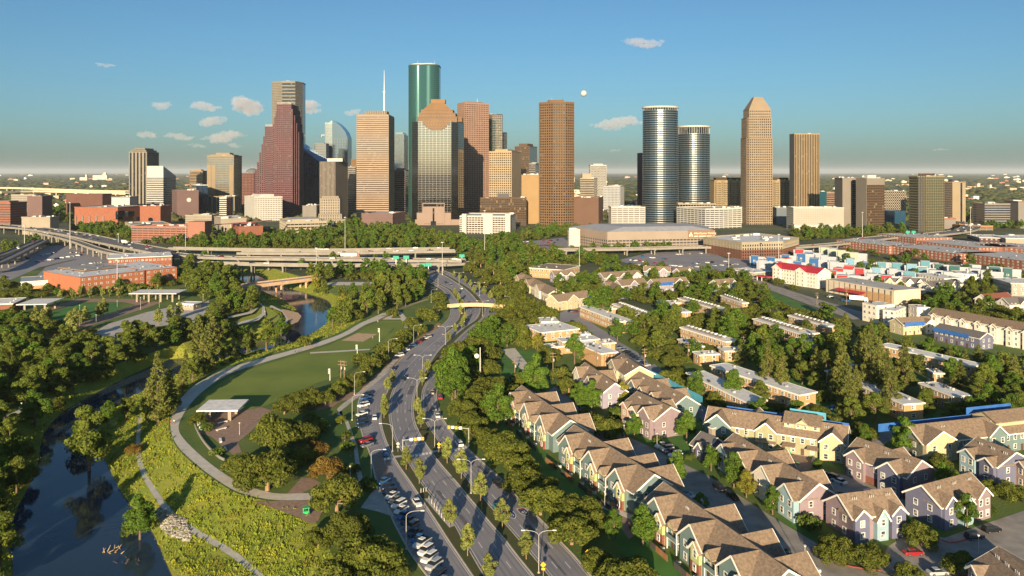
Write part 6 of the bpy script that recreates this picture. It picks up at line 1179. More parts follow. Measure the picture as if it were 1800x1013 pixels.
# ------------------------------------------------------------------ trees
def leafmat(name, c, c2, rnd=.18):
    m = M(name, c, .75, sc=.55, col2=c2, det=4, rnd=rnd, spec=.25); n = m.node_tree.nodes; l = m.node_tree.links; p = n['Principled BSDF']; o = n['Material Output']
    tr = n.new('ShaderNodeBsdfTranslucent'); mx = n.new('ShaderNodeMixShader'); mx.inputs[0].default_value = .36; src = p.inputs['Base Color'].links[0].from_socket
    l.new(src, tr.inputs[0]); l.new(p.outputs[0], mx.inputs[1]); l.new(tr.outputs[0], mx.inputs[2]); l.new(mx.outputs[0], o.inputs[0]); return m
LF = dict(oak=leafmat('oak_leaves', (.080, .115, .015), (.195, .205, .032)), bank=leafmat('riverside_leaves', (.085, .130, .017), (.205, .235, .036)), bright=leafmat('bright_leaves', (.065, .145, .014), (.15, .225, .028)), young=leafmat('young_leaves', (.19, .24, .05), (.32, .32, .09)), cypress=leafmat('cypress_leaves', (.10, .135, .026), (.22, .22, .05)),
    shrub=leafmat('shrub_leaves', (.06, .11, .015), (.14, .18, .03)), rust=leafmat('rust_leaves', (.18, .11, .02), (.27, .18, .04)), yellow=leafmat('yellow_leaves', (.22, .22, .02), (.33, .31, .05)))
BARK = M('bark', (.15, .105, .07), .95, .25, 3); BARKL = M('pale_bark', (.28, .18, .10), .95, .2, 3)
def leaves(rg, blobs, n, s, up_=.35, shell=.25):
    B = np.array(blobs, float); wts = (B[:, 3]*B[:, 4]); wts /= wts.sum(); k = rg.choice(len(B), n, p=wts); d = rg.normal(size=(n, 3)); d[:, 2] += up_; d /= np.linalg.norm(d, axis=1)[:, None]
    rad = 1-shell*rg.random(n)**1.5; pos = B[k, :3]+d*B[k, 3:6]*rad[:, None]
    nr = d+rg.normal(size=(n, 3))*.55; nr /= np.linalg.norm(nr, axis=1)[:, None]; a = np.cross(nr, rg.normal(size=(n, 3))); a /= np.linalg.norm(a, axis=1)[:, None]; b = np.cross(nr, a)
    sz = s*(.55+.8*rg.random(n)); a *= sz[:, None]*.5; b *= (sz*.75)[:, None]*.5
    V = np.stack([pos-a, pos+b*.9+nr*sz[:, None]*.12, pos+a, pos-b*.9+nr*sz[:, None]*.12], 1).reshape(-1, 3); return V, np.arange(4*n).reshape(-1, 4)
def blobs_for(kind, rg):
    b = []
    if kind in ('oak', 'rust'):           # broad spreading crown, unit about 14 m wide, 9.5 high
        for i in range(34):
            a = rg.uniform(0, 6.28); rr = 5.3*math.sqrt(rg.uniform(0, 1)); z = 6.3-rr*.46+rg.uniform(-1.6, .8)-(.0 if rr < 3.5 else .5); s = rg.uniform(1.3, 2.2); b.append((rr*math.cos(a), rr*math.sin(a), z, s, s, s*.78))
    elif kind in ('bank', 'bright', 'yellow'):        # taller rounded crown, 10 m wide, 14 high
        for i in range(24):
            a = rg.uniform(0, 6.28); t = rg.uniform(0, 1); z = 3.2+t*8.8; rr = 3.6*math.sin(math.pi*min(1, .18+t*.80))**.7*math.sqrt(rg.uniform(.05, 1)); s = rg.uniform(1.1, 1.9)*(1.05-.3*t); b.append((rr*math.cos(a), rr*math.sin(a), z, s, s, s*.9))
    elif kind == 'young':                 # 3.8 m wide, 6.4 high
        for i in range(16):
            t = i/15; z = 2.0+t*4.1; rr = 1.45*math.sin(math.pi*(.22+.74*t))*rg.uniform(.35, 1); a = i*2.4+rg.uniform(-.5, .5); s = (.88-.42*t)*rg.uniform(.8, 1.15); b.append((rr*math.cos(a), rr*math.sin(a), z, s, s, s*.9))
    elif kind == 'cypress':               # 7 m wide, 15 high, conical and feathery
        for i in range(34):
            t = i/33; z = 2+t*12.4; rr = 3.0*(1-t)**.85*rg.uniform(.5, 1); a = i*2.4+rg.uniform(-.4, .4); s = (1.5-1.05*t)*rg.uniform(.8, 1.1); b.append((rr*math.cos(a), rr*math.sin(a), z, s, s, s*.7))
    else:                                 # shrub 3 m wide
        for i in range(9): a = rg.uniform(0, 6.28); rr = rg.uniform(0, 1.1); s = rg.uniform(.5, .85); b.append((rr*math.cos(a), rr*math.sin(a), s*.8+rg.uniform(0, .4), s, s, s*.85))
    return b
TW = dict(oak=14, rust=14, bank=10.2, bright=10.2, yellow=10.2, young=3.9, cypress=7.4, shrub=3.0); TN = dict(oak=(8000, .56), rust=(5200, .58), bank=(5600, .56), bright=(5600, .56), yellow=(4200, .56), young=(2600, .36), cypress=(5200, .46), shrub=(900, .34)); TH = dict(oak=9, rust=9, bank=13.5, bright=13.5, yellow=13.5, young=6.6, cypress=15, shrub=1.8)
PR = {}; ARR = {}
def proto(kind, v, lod):
    k = (kind, v, lod)
    if k in PR: return PR[k]
    rg = np.random.default_rng(abs(hash((len(kind)*7+ord(kind[0])*31+ord(kind[1]), v))) % 2**31); bl = blobs_for(kind, rg); n, s = TN[kind]
    if lod == 1: n, s = n//4, s*1.75
    if lod == 2: n, s = n//18, s*3.1
    if lod == 3: n, s = n//9, s*2.4
    V, Fq = leaves(rg, bl, n, s); PR[k] = (V, Fq); ARR[k] = (V, Fq)
    if lod < 2:
        me = mesh_np('crown', V, Fq, LF[kind]); mb = MB(); hgt_ = {'oak': 3.2, 'rust': 3.2, 'young': 3, 'shrub': .5}.get(kind, 6); tr = {'young': .10, 'shrub': .05, 'oak': .42, 'rust': .35}.get(kind, .30); mb.tube((0, 0, -.6), (0, 0, hgt_), tr*1.25, tr*.7, 7)
        for q in bl[::3]:
            if kind != 'shrub': z0 = hgt_*(.75 if kind in ('oak', 'rust') else rg.uniform(.4, .98)); mb.tube((0, 0, z0), (q[0]*.8, q[1]*.8, max(q[2]-.2, z0+.2)), tr*.45, tr*.12, 5)
        mt = bpy.data.meshes.new('trunk'); mt.from_pydata(mb.v, [], mb.f); mt.materials.append(BARKL if kind in ('oak', 'young') else BARK); PR[k] = (me, mt)
    return PR[k]
NT = {}; TPOS = []; rt = random.Random(5); MASS = []
NAMES = dict(oak='oak_tree', rust='russet_tree', bank='riverside_tree', bright='round_tree', yellow='yellow_tree', young='young_tree', cypress='cypress_tree', shrub='shrub')
def tree(kind, px, py, wpx=None, label='', group=None, hs=1.0, world=None, w=None):
    if world is None:
        p = G(px, py); z = hgt(p.x, p.y)
        if z < -.3:
            for zz in (-1, -2, -3, -4, -5, -6):
                q = G(px, py, zz); h2 = hgt(q.x, q.y)
                if h2 <= zz+.6: p = q; break
            z = max(hgt(p.x, p.y), -6.2)
    else: p = Vector((world[0], world[1], 0)); z = hgt(p.x, p.y)
    w = w or wpx*p.y/F; s = w/TW[kind]; lod = 0 if p.y < 330 or (w*F/p.y > 46) else 1; v = rt.randrange(4 if kind in ('oak', 'bank') else 3)
    t = thing(NAMES[kind], label, 'shrub' if kind == 'shrub' else 'tree', (p.x, p.y, z), rt.uniform(0, 6.28), group); t.scale = (s, s, s*hs*rt.uniform(.93, 1.07)); me, mt = proto(kind, v, lod)
    link('trunk', mt, t); link('crown', me, t); TPOS.append((p.x, p.y, w*.5)); NT[kind] = NT.get(kind, 0)+1; return t
def mass(kind, x, y, w, v=None): MASS.append((kind, rt.randrange(3), x, y, w, rt.uniform(0, 6.28)))
ORD = ['first', 'second', 'third', 'fourth', 'fifth', 'sixth', 'seventh', 'eighth', 'ninth', 'tenth', 'eleventh', 'twelfth', 'thirteenth', 'fourteenth', 'fifteenth', 'sixteenth', 'seventeenth', 'eighteenth', 'nineteenth', 'twentieth']+[f'{k}th' for k in range(21, 60)]
# young trees in the medians (counted from the lower edge)
for i, (x, y, w) in enumerate([(925,984,33),(883,930,32),(845,881,31),(811,842,30),(786,815,27),(740,752,20),(734,728,18),(742,678,17),(752,655,15),(788,600,11),(800,585,11)]): tree('young', x, y, w, f'young pale tree in the main median, {ORD[i]} from the lower edge', 'young trees in the medians')
for i, (x, y, w) in enumerate([(859,1026,34),(822,978,33),(790,927,30),(737,851,27),(714,826,25),(675,736,20),(675,721,17),(681,690,16),(690,677,15),(812,578,12),(817,568,12),(809,553,11),(813,545,11),(806,532,10),(800,522,10)]): tree('young', x, y, w, f'young pale tree in the narrow left median, {ORD[i]} from the lower edge', 'young trees in the medians')
for i, (x, y, w) in enumerate([(833,517,10),(842,512,10),(827,506,9),(818,500,9),(851,520,10),(808,493,8),(798,489,8),(862,527,10)]): tree('young', x, y, w, f'small pale tree beyond the footbridge, {ORD[i]} of the line nearest the road', 'young trees beyond the footbridge')
# big oaks along the right side of the parkway
for i, (x, y, w, k) in enumerate([(1100,1045,120,'oak'),(1051,1001,66,'oak'),(1005,957,104,'oak'),(950,905,95,'oak'),(925,868,84,'oak'),(958,880,70,'oak'),(889,815,100,'oak'),(915,838,70,'oak'),(868,790,60,'oak'),(845,785,62,'oak'),(829,762,70,'oak'),(812,737,68,'oak'),(795,703,72,'bright'),(840,712,62,'oak'),(790,658,66,'oak'),(822,650,66,'oak'),(805,632,58,'oak'),(835,622,62,'oak'),(866,594,64,'oak'),(890,580,60,'oak'),(905,602,62,'oak'),(935,562,72,'oak'),(965,562,46,'oak'),(915,545,56,'oak'),(888,552,56,'oak'),(880,525,44,'oak'),(905,520,50,'oak'),(855,505,36,'oak'),(880,503,44,'oak'),(848,490,36,'oak'),(868,484,40,'oak'),(828,480,34,'oak'),(845,470,36,'oak'),(900,490,44,'oak'),(925,512,44,'oak')]):
    tree(k, x, y, w, (f'spreading oak along the right side of the parkway, {ORD[i]} from the lower edge' if k == 'oak' else 'brightest green oak standing out along the right side of the parkway'), 'oaks along the right side of the parkway')
# park trees, middle left
for x, y, w, k, l in [(470,862,122,'oak','largest grey green oak in the garden inside the path bend'),(420,838,72,'oak','oak at the left of the largest garden oak'),(478,790,104,'oak','dark domed oak behind the largest garden oak'),(525,782,80,'oak','right half of the dark domed garden oaks'),(500,825,70,'oak','small oak squeezed between garden oaks'),(576,846,78,'rust','russet oak at the right of the garden'),(554,800,52,'rust','ochre oak above the russet oak'),(530,815,56,'oak','low oak beside the ochre oak'),(592,905,112,'oak','open crowned oak at the path end paving'),(612,955,100,'oak','oak below the open crowned oak'),(560,965,60,'oak','oak at the edge of the meadow near the bottom'),(650,1010,130,'oak','broad oak at the lower edge beside the parked cars'),(610,1040,120,'oak','oak cut by the lower edge under the broad oak'),(690,1020,70,'oak','oak at the lower edge touching the parked cars'),
    (515,722,66,'oak','left oak of the row behind the plaza'),(545,716,58,'oak','middle oak of the row behind the plaza'),(572,712,46,'oak','right oak of the row behind the plaza'),(500,728,50,'oak','low oak at the left end of the plaza row'),(600,690,44,'oak','oak beside the timber pole frame'),(625,682,46,'oak','oak beside the sidewalk under the timber poles'),(590,700,40,'oak','small oak behind the plaza row'),(640,668,40,'oak','oak at the kink of the sidewalk'),(655,650,46,'oak','oak right of the middle sports light'),(633,640,38,'oak','oak beside the middle sports light'),(668,640,40,'oak','oak by the dirt verge'),(690,620,44,'oak','oak before the parked cars on the verge'),(672,622,36,'oak','oak left of the verge car row'),(710,600,40,'oak','second oak above the verge car row'),(700,608,36,'oak','third oak above the verge car row'),(735,590,40,'oak','oak at the top of the verge'),(722,575,34,'oak','oak between the verge and the sloping lawn'),(756,565,38,'oak','oak left of the parking hatch'),(772,548,36,'oak','oak beside the single lamp left of the parking hatch'),(768,530,34,'oak','dark oak beyond the seat wall end'),(745,558,34,'oak','oak at the foot of the sloping lawn'),
    (277,742,62,'cypress','tall feathery cypress left of the big path'),(298,722,40,'cypress','feathery cypress behind the tall one'),(321,695,26,'cypress','thin pale cypress by the path'),(262,735,46,'bank','dense tree at the foot of the tall cypress'),(235,782,34,'rust','rusty cypress standing alone at the river path top'),(157,800,88,'bank','leaning olive tree on the islet in the river'),(140,775,50,'shrub','dark bush behind the islet tree'),(190,735,40,'bright','small bright tree on the river bank'),(222,722,34,'bank','low tree on the bank below the cypress'),(246,915,62,'bright','thin green tree leaning over the river path'),(228,905,40,'shrub','bush at the water edge below the river path'),(360,660,40,'cypress','slim tree left of the lawn path bend'),(372,612,44,'cypress','feathery cypress above the lawn path'),(350,610,40,'cypress','cypress among the river woods'),
    (468,609,46,'bank','golden green tree between river and lawn path'),(536,609,36,'oak','golden round tree at the water above the sand court'),(494,575,26,'bright','bright tree by the sandbar'),(600,572,40,'bank','golden tree at the loop of the path'),(625,565,36,'oak','golden oak at the path loop'),(585,570,30,'bright','green tree on the point over the pond'),(690,556,26,'oak','small round oak on the ring lawn'),(645,556,34,'bank','tree above the ring lawn'),(665,552,34,'bank','second tree above the ring lawn'),(350,748,40,'oak','oak at the left corner of the pavilion'),(362,758,26,'shrub','bush beside the portable toilets'),(382,800,26,'shrub','clipped bush inside the low wall'),(600,745,26,'oak','small tree on the park sidewalk'),(608,770,24,'shrub','bush between sidewalk and parked cars'),(612,790,26,'shrub','dark bush beside the kerb parking'),(618,830,30,'shrub','hedge bush left of the sidewalk lamp'),(560,760,40,'shrub','bush at the plaza lower edge'),(545,745,36,'shrub','bush by the plaza path'),(648,860,40,'shrub','green bush left of the crossing paving')]:
    tree(k, x, y, w, l)
# court trees on the right
for x, y, w, k, l in [(1115,770,36,'bright','round tree before the pink terrace left bay'),(1207,778,44,'bright','round tree before the pink terrace right gable'),(1190,850,44,'bright','dense round tree beside the middle parkway terrace'),(1065,770,76,'oak','broad oak over the drive before the pink terrace'),(1030,745,48,'oak','oak at the red kerbed bend'),(1018,722,38,'bright','bright tree before the lavender terrace'),(1040,722,46,'bright','dense tree before the lavender terrace corner'),(1095,715,34,'yellow','yellow green tree at the lavender terrace end'),(1085,735,40,'shrub','bush between lavender and pink terraces'),(1250,828,38,'bright','tall tree at the grey roofed lodge'),(1290,858,46,'bright','bright tree beside the drive before the mauve terrace'),(1312,875,42,'yellow','yellow green tree before the mauve terrace'),(1358,905,40,'bright','small tree on the drive island'),(1425,932,46,'shrub','bush at the mauve terrace end'),(1275,793,48,'oak','oak leaning on the sage terrace left end'),(1520,788,34,'bright','tree right of the sage terrace'),(1590,800,52,'bright','round tree before the green terrace gable'),(1655,826,50,'oak','tree in front of the green terrace doors'),(1150,848,36,'shrub','hedge bush behind the middle parkway terrace'),(1125,835,40,'shrub','bush behind the middle terrace near its gable'),(1170,858,30,'bright','slim tree by the middle terrace car bays'),(1230,905,34,'bright','tree behind the nearest terrace'),(1385,1005,56,'shrub','bush behind the nearest terrace end'),
    (1470,990,84,'oak','dark oak at the lower drive kerb left'),(1525,1000,84,'oak','dark oak below the mauve house with porch'),(1620,960,70,'oak','dark round oak right of the mauve house with porch'),(1690,1010,74,'oak','dark oak in the lower right car park'),(1600,1025,60,'oak','pale topped oak at the lower edge of the car park'),(1700,930,50,'bright','dark tree before the violet house bay'),(1680,900,44,'bright','tree at the violet house left gable'),(1780,880,60,'oak','oak at the right edge below the green terrace'),(1740,870,44,'oak','oak between violet houses'),(1670,845,40,'shrub','bush beside the violet house drive'),(1660,870,44,'bright','round tree before the mauve and blue terrace'),(1550,890,30,'shrub','bush behind the court car park'),(1775,1000,40,'oak','small oak beside the brown roofed corner house'),(1080,950,46,'bright','green tree at the gap in the parkway terraces'),(1130,960,60,'bright','bush tree at the brick patio'),(1060,930,40,'oak','oak near the patio lamps'),
    (880,690,52,'oak','small round oak on the church lawn, left'),(915,680,46,'oak','small round oak on the church lawn, middle'),(940,700,60,'bright','round oak at the lawn edge near the lavender terrace'),(985,668,46,'oak','small round oak by the timber pole'),(1000,690,48,'oak','oak before the lavender terrace'),(905,700,44,'oak','oak in front of the farthest parkway terrace'),(850,690,56,'oak','oak beside the siren pole'),(1010,640,40,'bright','dark tree before the brick church wing'),(945,622,30,'yellow','yellow tree on the church lawn'),(1175,690,66,'oak','big oak right of the church car park'),(1190,672,48,'oak','oak behind the big oak of the church car park'),(1225,700,40,'bright','bright bush tree before the long white roofed block'),(1262,712,44,'oak','oak at the cream terrace gable end'),(1290,712,46,'bright','tree at the end of the long white roofed block'),(1060,562,44,'bright','bright green tree by the circle drive'),(1040,556,36,'bright','second bright green tree by the circle drive'),(1085,600,34,'bright','bright tree behind the church hall'),(960,640,60,'oak','oak over the church lawn path')]:
    tree(k, x, y, w, l)
for i, (x, y) in enumerate(((1375,700),(1350,690),(1530,700),(1505,720),(1560,712),(1480,700),(1545,690),(1590,690),(1520,680),(1470,690),(1565,730),(1490,735))): tree('cypress', x, y, 38+(i % 3)*6, 'tall pointed tree among the conifers between the white roofed brick blocks', 'pointed trees between the white roofed blocks', 1.1)
# scattered groves
def scatter(poly, gap, mix, label, group, wr=(8, 12), nmax=999, seed=1, stuff=False, hs=1.0):
    P = [G(x, y) for x, y in poly]; pw = [(p.x, p.y) for p in P]; x0, x1 = min(p[0] for p in pw), max(p[0] for p in pw); y0, y1 = min(p[1] for p in pw), max(p[1] for p in pw); r = random.Random(seed); n = 0; tries = int((x1-x0)*(y1-y0)/(gap*gap)*7); loc = []
    near = [t for t in TPOS if x0-12 < t[0] < x1+12 and y0-12 < t[1] < y1+12]
    ex = [e for e in EXC if min(p[0] for p in e) < x1 and max(p[0] for p in e) > x0 and min(p[1] for p in e) < y1 and max(p[1] for p in e) > y0]
    for _ in range(tries):
        if n >= nmax: break
        x, y = r.uniform(x0, x1), r.uniform(y0, y1)
        if not inside((x, y), pw): continue
        k = r.choice(mix); w = r.uniform(*wr)*(.45 if k == 'shrub' else .75 if k == 'cypress' else 1)
        if any((x-a)**2+(y-b)**2 < (gap*.9)**2 for a, b, c in loc) or any((x-a)**2+(y-b)**2 < (gap*.5+c*.6)**2 for a, b, c in near): continue
        if abs(x) > 3000 or y > 5900: z = 0
        else: z = hgt(x, y)
        if z < -5.5: continue
        pts = [(x, y)]+[(x+w*.30*math.cos(a), y+w*.30*math.sin(a)) for a in (0, 1.57, 3.14, 4.71)]
        if any(inside(q, e) for e in ex for q in pts): continue
        loc.append((x, y, w)); n += 1
        if stuff: mass(k, x, y, w)
        else: tree(k, 0, 0, None, label, group, hs, world=(x, y), w=w)
    TPOS.extend(loc); return n
Bk = ['bank', 'bank', 'bank', 'bright', 'oak']; Ok = ['oak', 'oak', 'oak', 'bright', 'bank']
scatter([(-80,640),(0,612),(70,600),(150,612),(250,598),(330,582),(400,566),(425,588),(340,607),(250,640),(185,672),(112,712),(70,735),(0,760),(-80,800)], 8.5, Bk, 'leafy tree in the dense riverside wood on the far bank', 'riverside wood on the far bank', (9, 14), seed=2, hs=0.74)
scatter([(-120,850),(-40,800),(10,775),(70,770),(66,820),(22,900),(12,960),(22,1020),(-120,1060)], 7.5, ['bank', 'oak', 'bright'], 'dark leafy tree crowding the left bank at the lower left corner', 'trees crowding the lower left bank', (8, 12), seed=3)
scatter([(295,700),(330,650),(400,612),(440,600),(455,612),(400,640),(350,665),(310,705)], 7, ['bank', 'cypress', 'shrub'], 'bank tree between the river and the sweeping path', 'bank trees beside the sweeping path', (6, 9), seed=4)
scatter([(520,512),(560,505),(590,520),(612,545),(640,560),(700,545),(745,525),(740,505),(700,495),(660,500),(640,522),(590,522),(560,500)], 7.5, Bk+['cypress', 'yellow'], 'leafy tree in the wood between the pond and the sloping lawn', 'wood between the pond and the sloping lawn', (7, 11), seed=5)
scatter([(520,500),(560,478),(640,470),(720,480),(752,500),(720,498),(664,496),(600,492),(560,500)], 9, Ok, 'dark tree in the belt behind the lawn terrace', 'tree belt behind the lawn terrace', (10, 14), seed=6, stuff=True)
scatter([(360,560),(355,535),(380,505),(420,512),(452,530),(448,545),(400,556),(380,570)], 8, Bk, 'tree in the grove beside the skate plaza', 'grove beside the skate plaza', (9, 13), seed=7, hs=0.8)
scatter([(318,500),(330,470),(370,462),(410,478),(420,500),(390,505),(350,520)], 9, Bk, 'tall leafy tree between the brick offices and the old bridge', 'trees between the brick offices and the old bridge', (10, 15), seed=8, hs=0.75)
scatter([(0,595),(40,575),(100,585),(160,590),(230,594),(300,580),(330,572),(320,590),(240,602),(150,618),(70,604),(0,612)], 8.5, ['bank', 'oak', 'young', 'shrub', 'rust'], 'small tree on the slope below the skate plaza', 'trees below the skate plaza', (7, 11), seed=9, hs=0.62)
for i in range(22): tree('young', 106+i*8.6-(i % 2)*3, 524-(i % 3)*2+(3 if i < 4 else 0), 11, 'clipped round tree in the double row behind the turf field', 'double row of trees behind the turf field')
for i, (x, y) in enumerate(((62,570),(75,575),(84,571),(122,578),(132,570),(140,575),(150,568),(176,560),(182,556),(300,565),(315,560),(278,572))): tree('young', x, y, 18, 'pale young tree beside the turf field promenade', 'young trees beside the turf field')
scatter([(-40,560),(0,555),(40,545),(60,560),(110,580),(60,590),(0,600),(-40,600)], 8, Ok, 'bushy tree at the left edge beside the turf field', 'trees left of the turf field', (8, 12), seed=10, hs=0.6)
scatter([(120,520),(140,508),(235,500),(310,488),(318,500),(250,512),(180,520)], 9, Ok, 'street tree in front of the red brick offices', 'street trees before the brick offices', (9, 13), seed=11, hs=0.7)
scatter([(0,530),(0,495),(30,500),(60,512),(120,505),(110,520),(60,528)], 9, Ok, 'dark tree between the shed and the turf field', 'trees around the long shed', (8, 12), seed=12, hs=0.65)
# brick estate and beyond
scatter([(1000,600),(1010,560),(1070,575),(1140,560),(1200,545),(1290,540),(1400,560),(1480,600),(1480,640),(1440,660),(1330,640),(1310,625),(1200,650),(1150,640),(1130,625),(1090,605)], 8.8, Ok, 'olive green oak in the dense grove between the brick estate blocks', 'grove between the brick estate blocks', (10, 14), seed=13, hs=0.72)
scatter([(1300,640),(1400,655),(1450,648),(1500,655),(1600,680),(1640,690),(1600,700),(1480,720),(1420,690),(1360,660)], 9, ['bright', 'bank', 'oak', 'cypress'], 'mixed green tree on the lawns of the white roofed brick blocks', 'trees on the lawns of the white roofed blocks', (9, 13), seed=14, hs=0.75)
scatter([(1440,600),(1480,590),(1540,595),(1620,620),(1720,640),(1810,650),(1900,690),(1900,760),(1720,715),(1640,660),(1540,640),(1450,630)], 9, ['bright', 'bank', 'oak', 'cypress'], 'leafy tree in the grove before the long white terrace', 'grove before the long white terrace', (9, 13), seed=15, hs=0.72)
scatter([(1430,745),(1480,725),(1550,720),(1600,740),(1560,760),(1500,775)], 9, ['oak', 'bank'], 'grey green tree in the clump behind the sage terrace', 'clump behind the sage terrace', (10, 13), seed=16, hs=0.75)
scatter([(1760,770),(1720,720),(1800,700),(1900,720),(1900,790)], 9, ['bright', 'oak'], 'dark tree behind the green terrace at the right edge', 'trees behind the green terrace', (9, 12), seed=17)
scatter([(1000,560),(960,535),(980,500),(1050,480),(1110,470),(1200,480),(1260,470),(1300,478),(1330,500),(1420,545),(1500,580),(1400,560),(1290,540),(1200,545),(1110,530),(1060,545)], 9, ['bright', 'oak', 'oak', 'bank'], 'dark green tree among the far gabled houses', 'trees among the far gabled houses', (9, 12), seed=18, stuff=True)
scatter([(1640,555),(1600,535),(1640,520),(1720,530),(1780,555),(1900,590),(1900,620),(1780,585),(1700,565)], 9, Ok, 'dark tree in the belt behind the long white terrace', 'belt behind the long white terrace', (10, 13), seed=19, stuff=True)
scatter([(1470,495),(1520,500),(1560,500),(1580,490),(1540,480),(1490,482)], 10, Ok, 'tree behind the cream panelled store', 'trees behind the panelled store', (9, 12), seed=20, nmax=14)
scatter([(1690,520),(1700,495),(1745,500),(1740,530)], 10, Ok, 'dark tree left of the taupe modern block', 'trees left of the taupe modern block', (9, 12), seed=21)
scatter([(1225,470),(1240,455),(1310,462),(1330,470),(1300,480)], 11, Ok, 'tree at the foot of the courtyard apartments', 'trees before the courtyard apartments', (9, 12), seed=22)
scatter([(860,480),(900,460),(960,452),(1080,455),(1090,465),(1000,470),(950,480),(905,500)], 9.5, Ok, 'tree in the belt around the school gym', 'belt around the school gym', (10, 14), seed=23, stuff=True)
scatter([(885,790),(960,850),(1060,945),(1140,1045),(1060,1045),(1010,960),(960,890),(890,830),(850,790),(800,720),(785,670),(830,610),(870,560),(930,540),(960,560),(930,615),(860,640),(850,680),(868,720)], 8.5, ['oak', 'oak', 'oak', 'bright'], 'oak filling the gaps of the long grove between the parkway and the terraces', 'grove between the parkway and the terraces', (11, 15), seed=60, hs=0.85)
scatter([(1000,700),(1060,700),(1240,760),(1480,830),(1640,880),(1800,900),(1900,920),(1900,1000),(1700,960),(1560,940),(1440,940),(1330,890),(1240,830),(1140,780),(1060,750)], 6.5, ['bright', 'shrub', 'shrub', 'shrub', 'oak'], 'small garden tree or bush planted close to the inner court houses', 'garden trees of the inner court', (6, 8.5), seed=61, nmax=60)
scatter([(1640,705),(1640,720),(1760,700),(1900,740),(1900,790),(1700,745),(1560,745),(1500,770),(1250,735),(1240,700),(1330,700),(1400,690)], 8.5, ['oak', 'bright', 'bank'], 'shade tree on the strip between the brick estate and the sage and green terraces', 'shade trees between estate and terraces', (8, 11), seed=62, hs=0.7, nmax=60)
# far belts joined as masses
for i, (pl, gap) in enumerate([([(330,412),(470,420),(580,412),(720,408),(810,428),(830,437),(700,437),(560,436),(380,436),(300,432)], 8.5), ([(340,440),(560,441.5),(820,439),(820,437.5),(560,439),(340,437)], 10), ([(380,470),(560,471),(700,466),(660,469),(560,476),(420,480)], 9), ([(780,462),(830,450),(900,446),(1070,447),(1090,458),(960,456),(850,462)], 9), ([(800,445),(860,428),(900,422),(970,430),(1000,440),(900,446)], 9.5), ([(900,418),(960,408),(1060,404),(1000,414),(980,420),(930,424)], 10), ([(0,440),(60,432),(130,432),(190,440),(225,450),(150,456),(90,445),(30,455)], 10), ([(120,405),(230,402),(330,425),(410,425),(420,433),(330,436),(250,428),(150,412)], 9), ([(330,418),(460,412),(480,418),(400,424)], 9), ([(-50,375),(120,368),(200,385),(180,395),(60,390),(-50,390)], 13), ([(1390,410),(1480,408),(1580,405),(1600,412),(1500,418),(1400,425)], 10), ([(1660,385),(1780,385),(1850,400),(1740,405),(1700,398)], 12), ([(580,400),(640,394),(720,402),(740,408),(600,410)], 9), ([(1270,480),(1320,484),(1350,492),(1420,520),(1390,530),(1300,500)], 11), ([(1400,478),(1500,500),(1620,530),(1500,520)], 16), ([(1000,440),(1240,440),(1300,448),(1080,446)], 12), ([(1470,440),(1620,450),(1780,470),(1800,500),(1600,500),(1480,470)], 26)]):
    scatter(pl, gap, ['oak', 'oak', 'bank', 'bright'], '', None, (9, 14), seed=40+i, stuff=True)
V_, F_, M_ = [], [], []; nv = 0; KI = ['oak', 'bank', 'bright']
for kind, v, x, y, w, a in MASS:
    lo = 3 if y < 640 else 2; proto(kind, v, lo); V, Fq = ARR[(kind, v, lo)]; s = w/TW[kind]; c, sn = math.cos(a), math.sin(a); R_ = np.array([[c, -sn, 0], [sn, c, 0], [0, 0, 1]]); V_.append(V@R_.T*np.array([s, s, s*(.72 if x > 30 and y < 900 else .9)])+np.array([x, y, hgt(x, y) if abs(x) < 2900 and y < 5800 else 0])); F_.append(Fq+nv); M_.append(np.full(len(Fq), KI.index(kind))); nv += len(V)
o = link('tree_belts', mesh_np('tree_belts', np.concatenate(V_), np.concatenate(F_), [LF[k] for k in KI], np.concatenate(M_)), kind='stuff'); tag(o, 'far belts of dark green trees round the viaducts and under the towers', 'trees')
print('TREES', NT, 'mass', len(MASS), 'quads', sum(len(f) for f in F_))
# shrubby meadow on the river banks: tufts, one mass
rg = np.random.default_rng(9); pts = []; r = random.Random(21)
bx = [p[0] for p in VALLEY]; by = [p[1] for p in VALLEY]
for _ in range(300000):
    x, y = r.uniform(-330, 10), r.uniform(120, 700)
    h_ = hgt(x, y)
    if not (-5.9 < h_ < -.15): continue
    if not inside((x, y), VALLEY) or inside((x, y), LOWPATH): continue
    if y > 330 and r.random() < .65: continue
    q_ = noise.noise(Vector((x*.09, y*.09, 3)))+.5*noise.noise(Vector((x*.35, y*.35, 9)))
    if q_ < -.32 and r.random() < .8: continue
    pts.append((x, y, h_+max(-.15, min(.25, q_*.3))))
n = len(pts); P = np.array(pts); q = 8; base = np.repeat(P, q, 0)+np.c_[rg.normal(0, .45, (n*q, 2)), np.zeros(n*q)]; sz = rg.uniform(.16, .44, n*q)*np.repeat(np.clip(rg.lognormal(-.15, .45, n), .35, 2.2), q); a = rg.uniform(0, 6.28, n*q); ux = np.c_[np.cos(a), np.sin(a), np.zeros(n*q)]*(sz*.38)[:, None]; tilt = np.c_[rg.normal(0, .25, (n*q, 2)), np.ones(n*q)]*sz[:, None]
Vt = np.stack([base-ux*.5, base+ux*.5, base+ux*.9+tilt*.7, base+tilt, base-ux*.9+tilt*.7], 1).reshape(-1, 3); Ft = np.arange(5*n*q).reshape(-1, 5)
MT = leafmat('meadow_tufts', (.17, .25, .022), (.38, .38, .045), 0); MT.node_tree.nodes['Noise Texture'].inputs['Scale'].default_value = .16; MT.node_tree.nodes['Noise Texture'].inputs['Detail'].default_value = 8
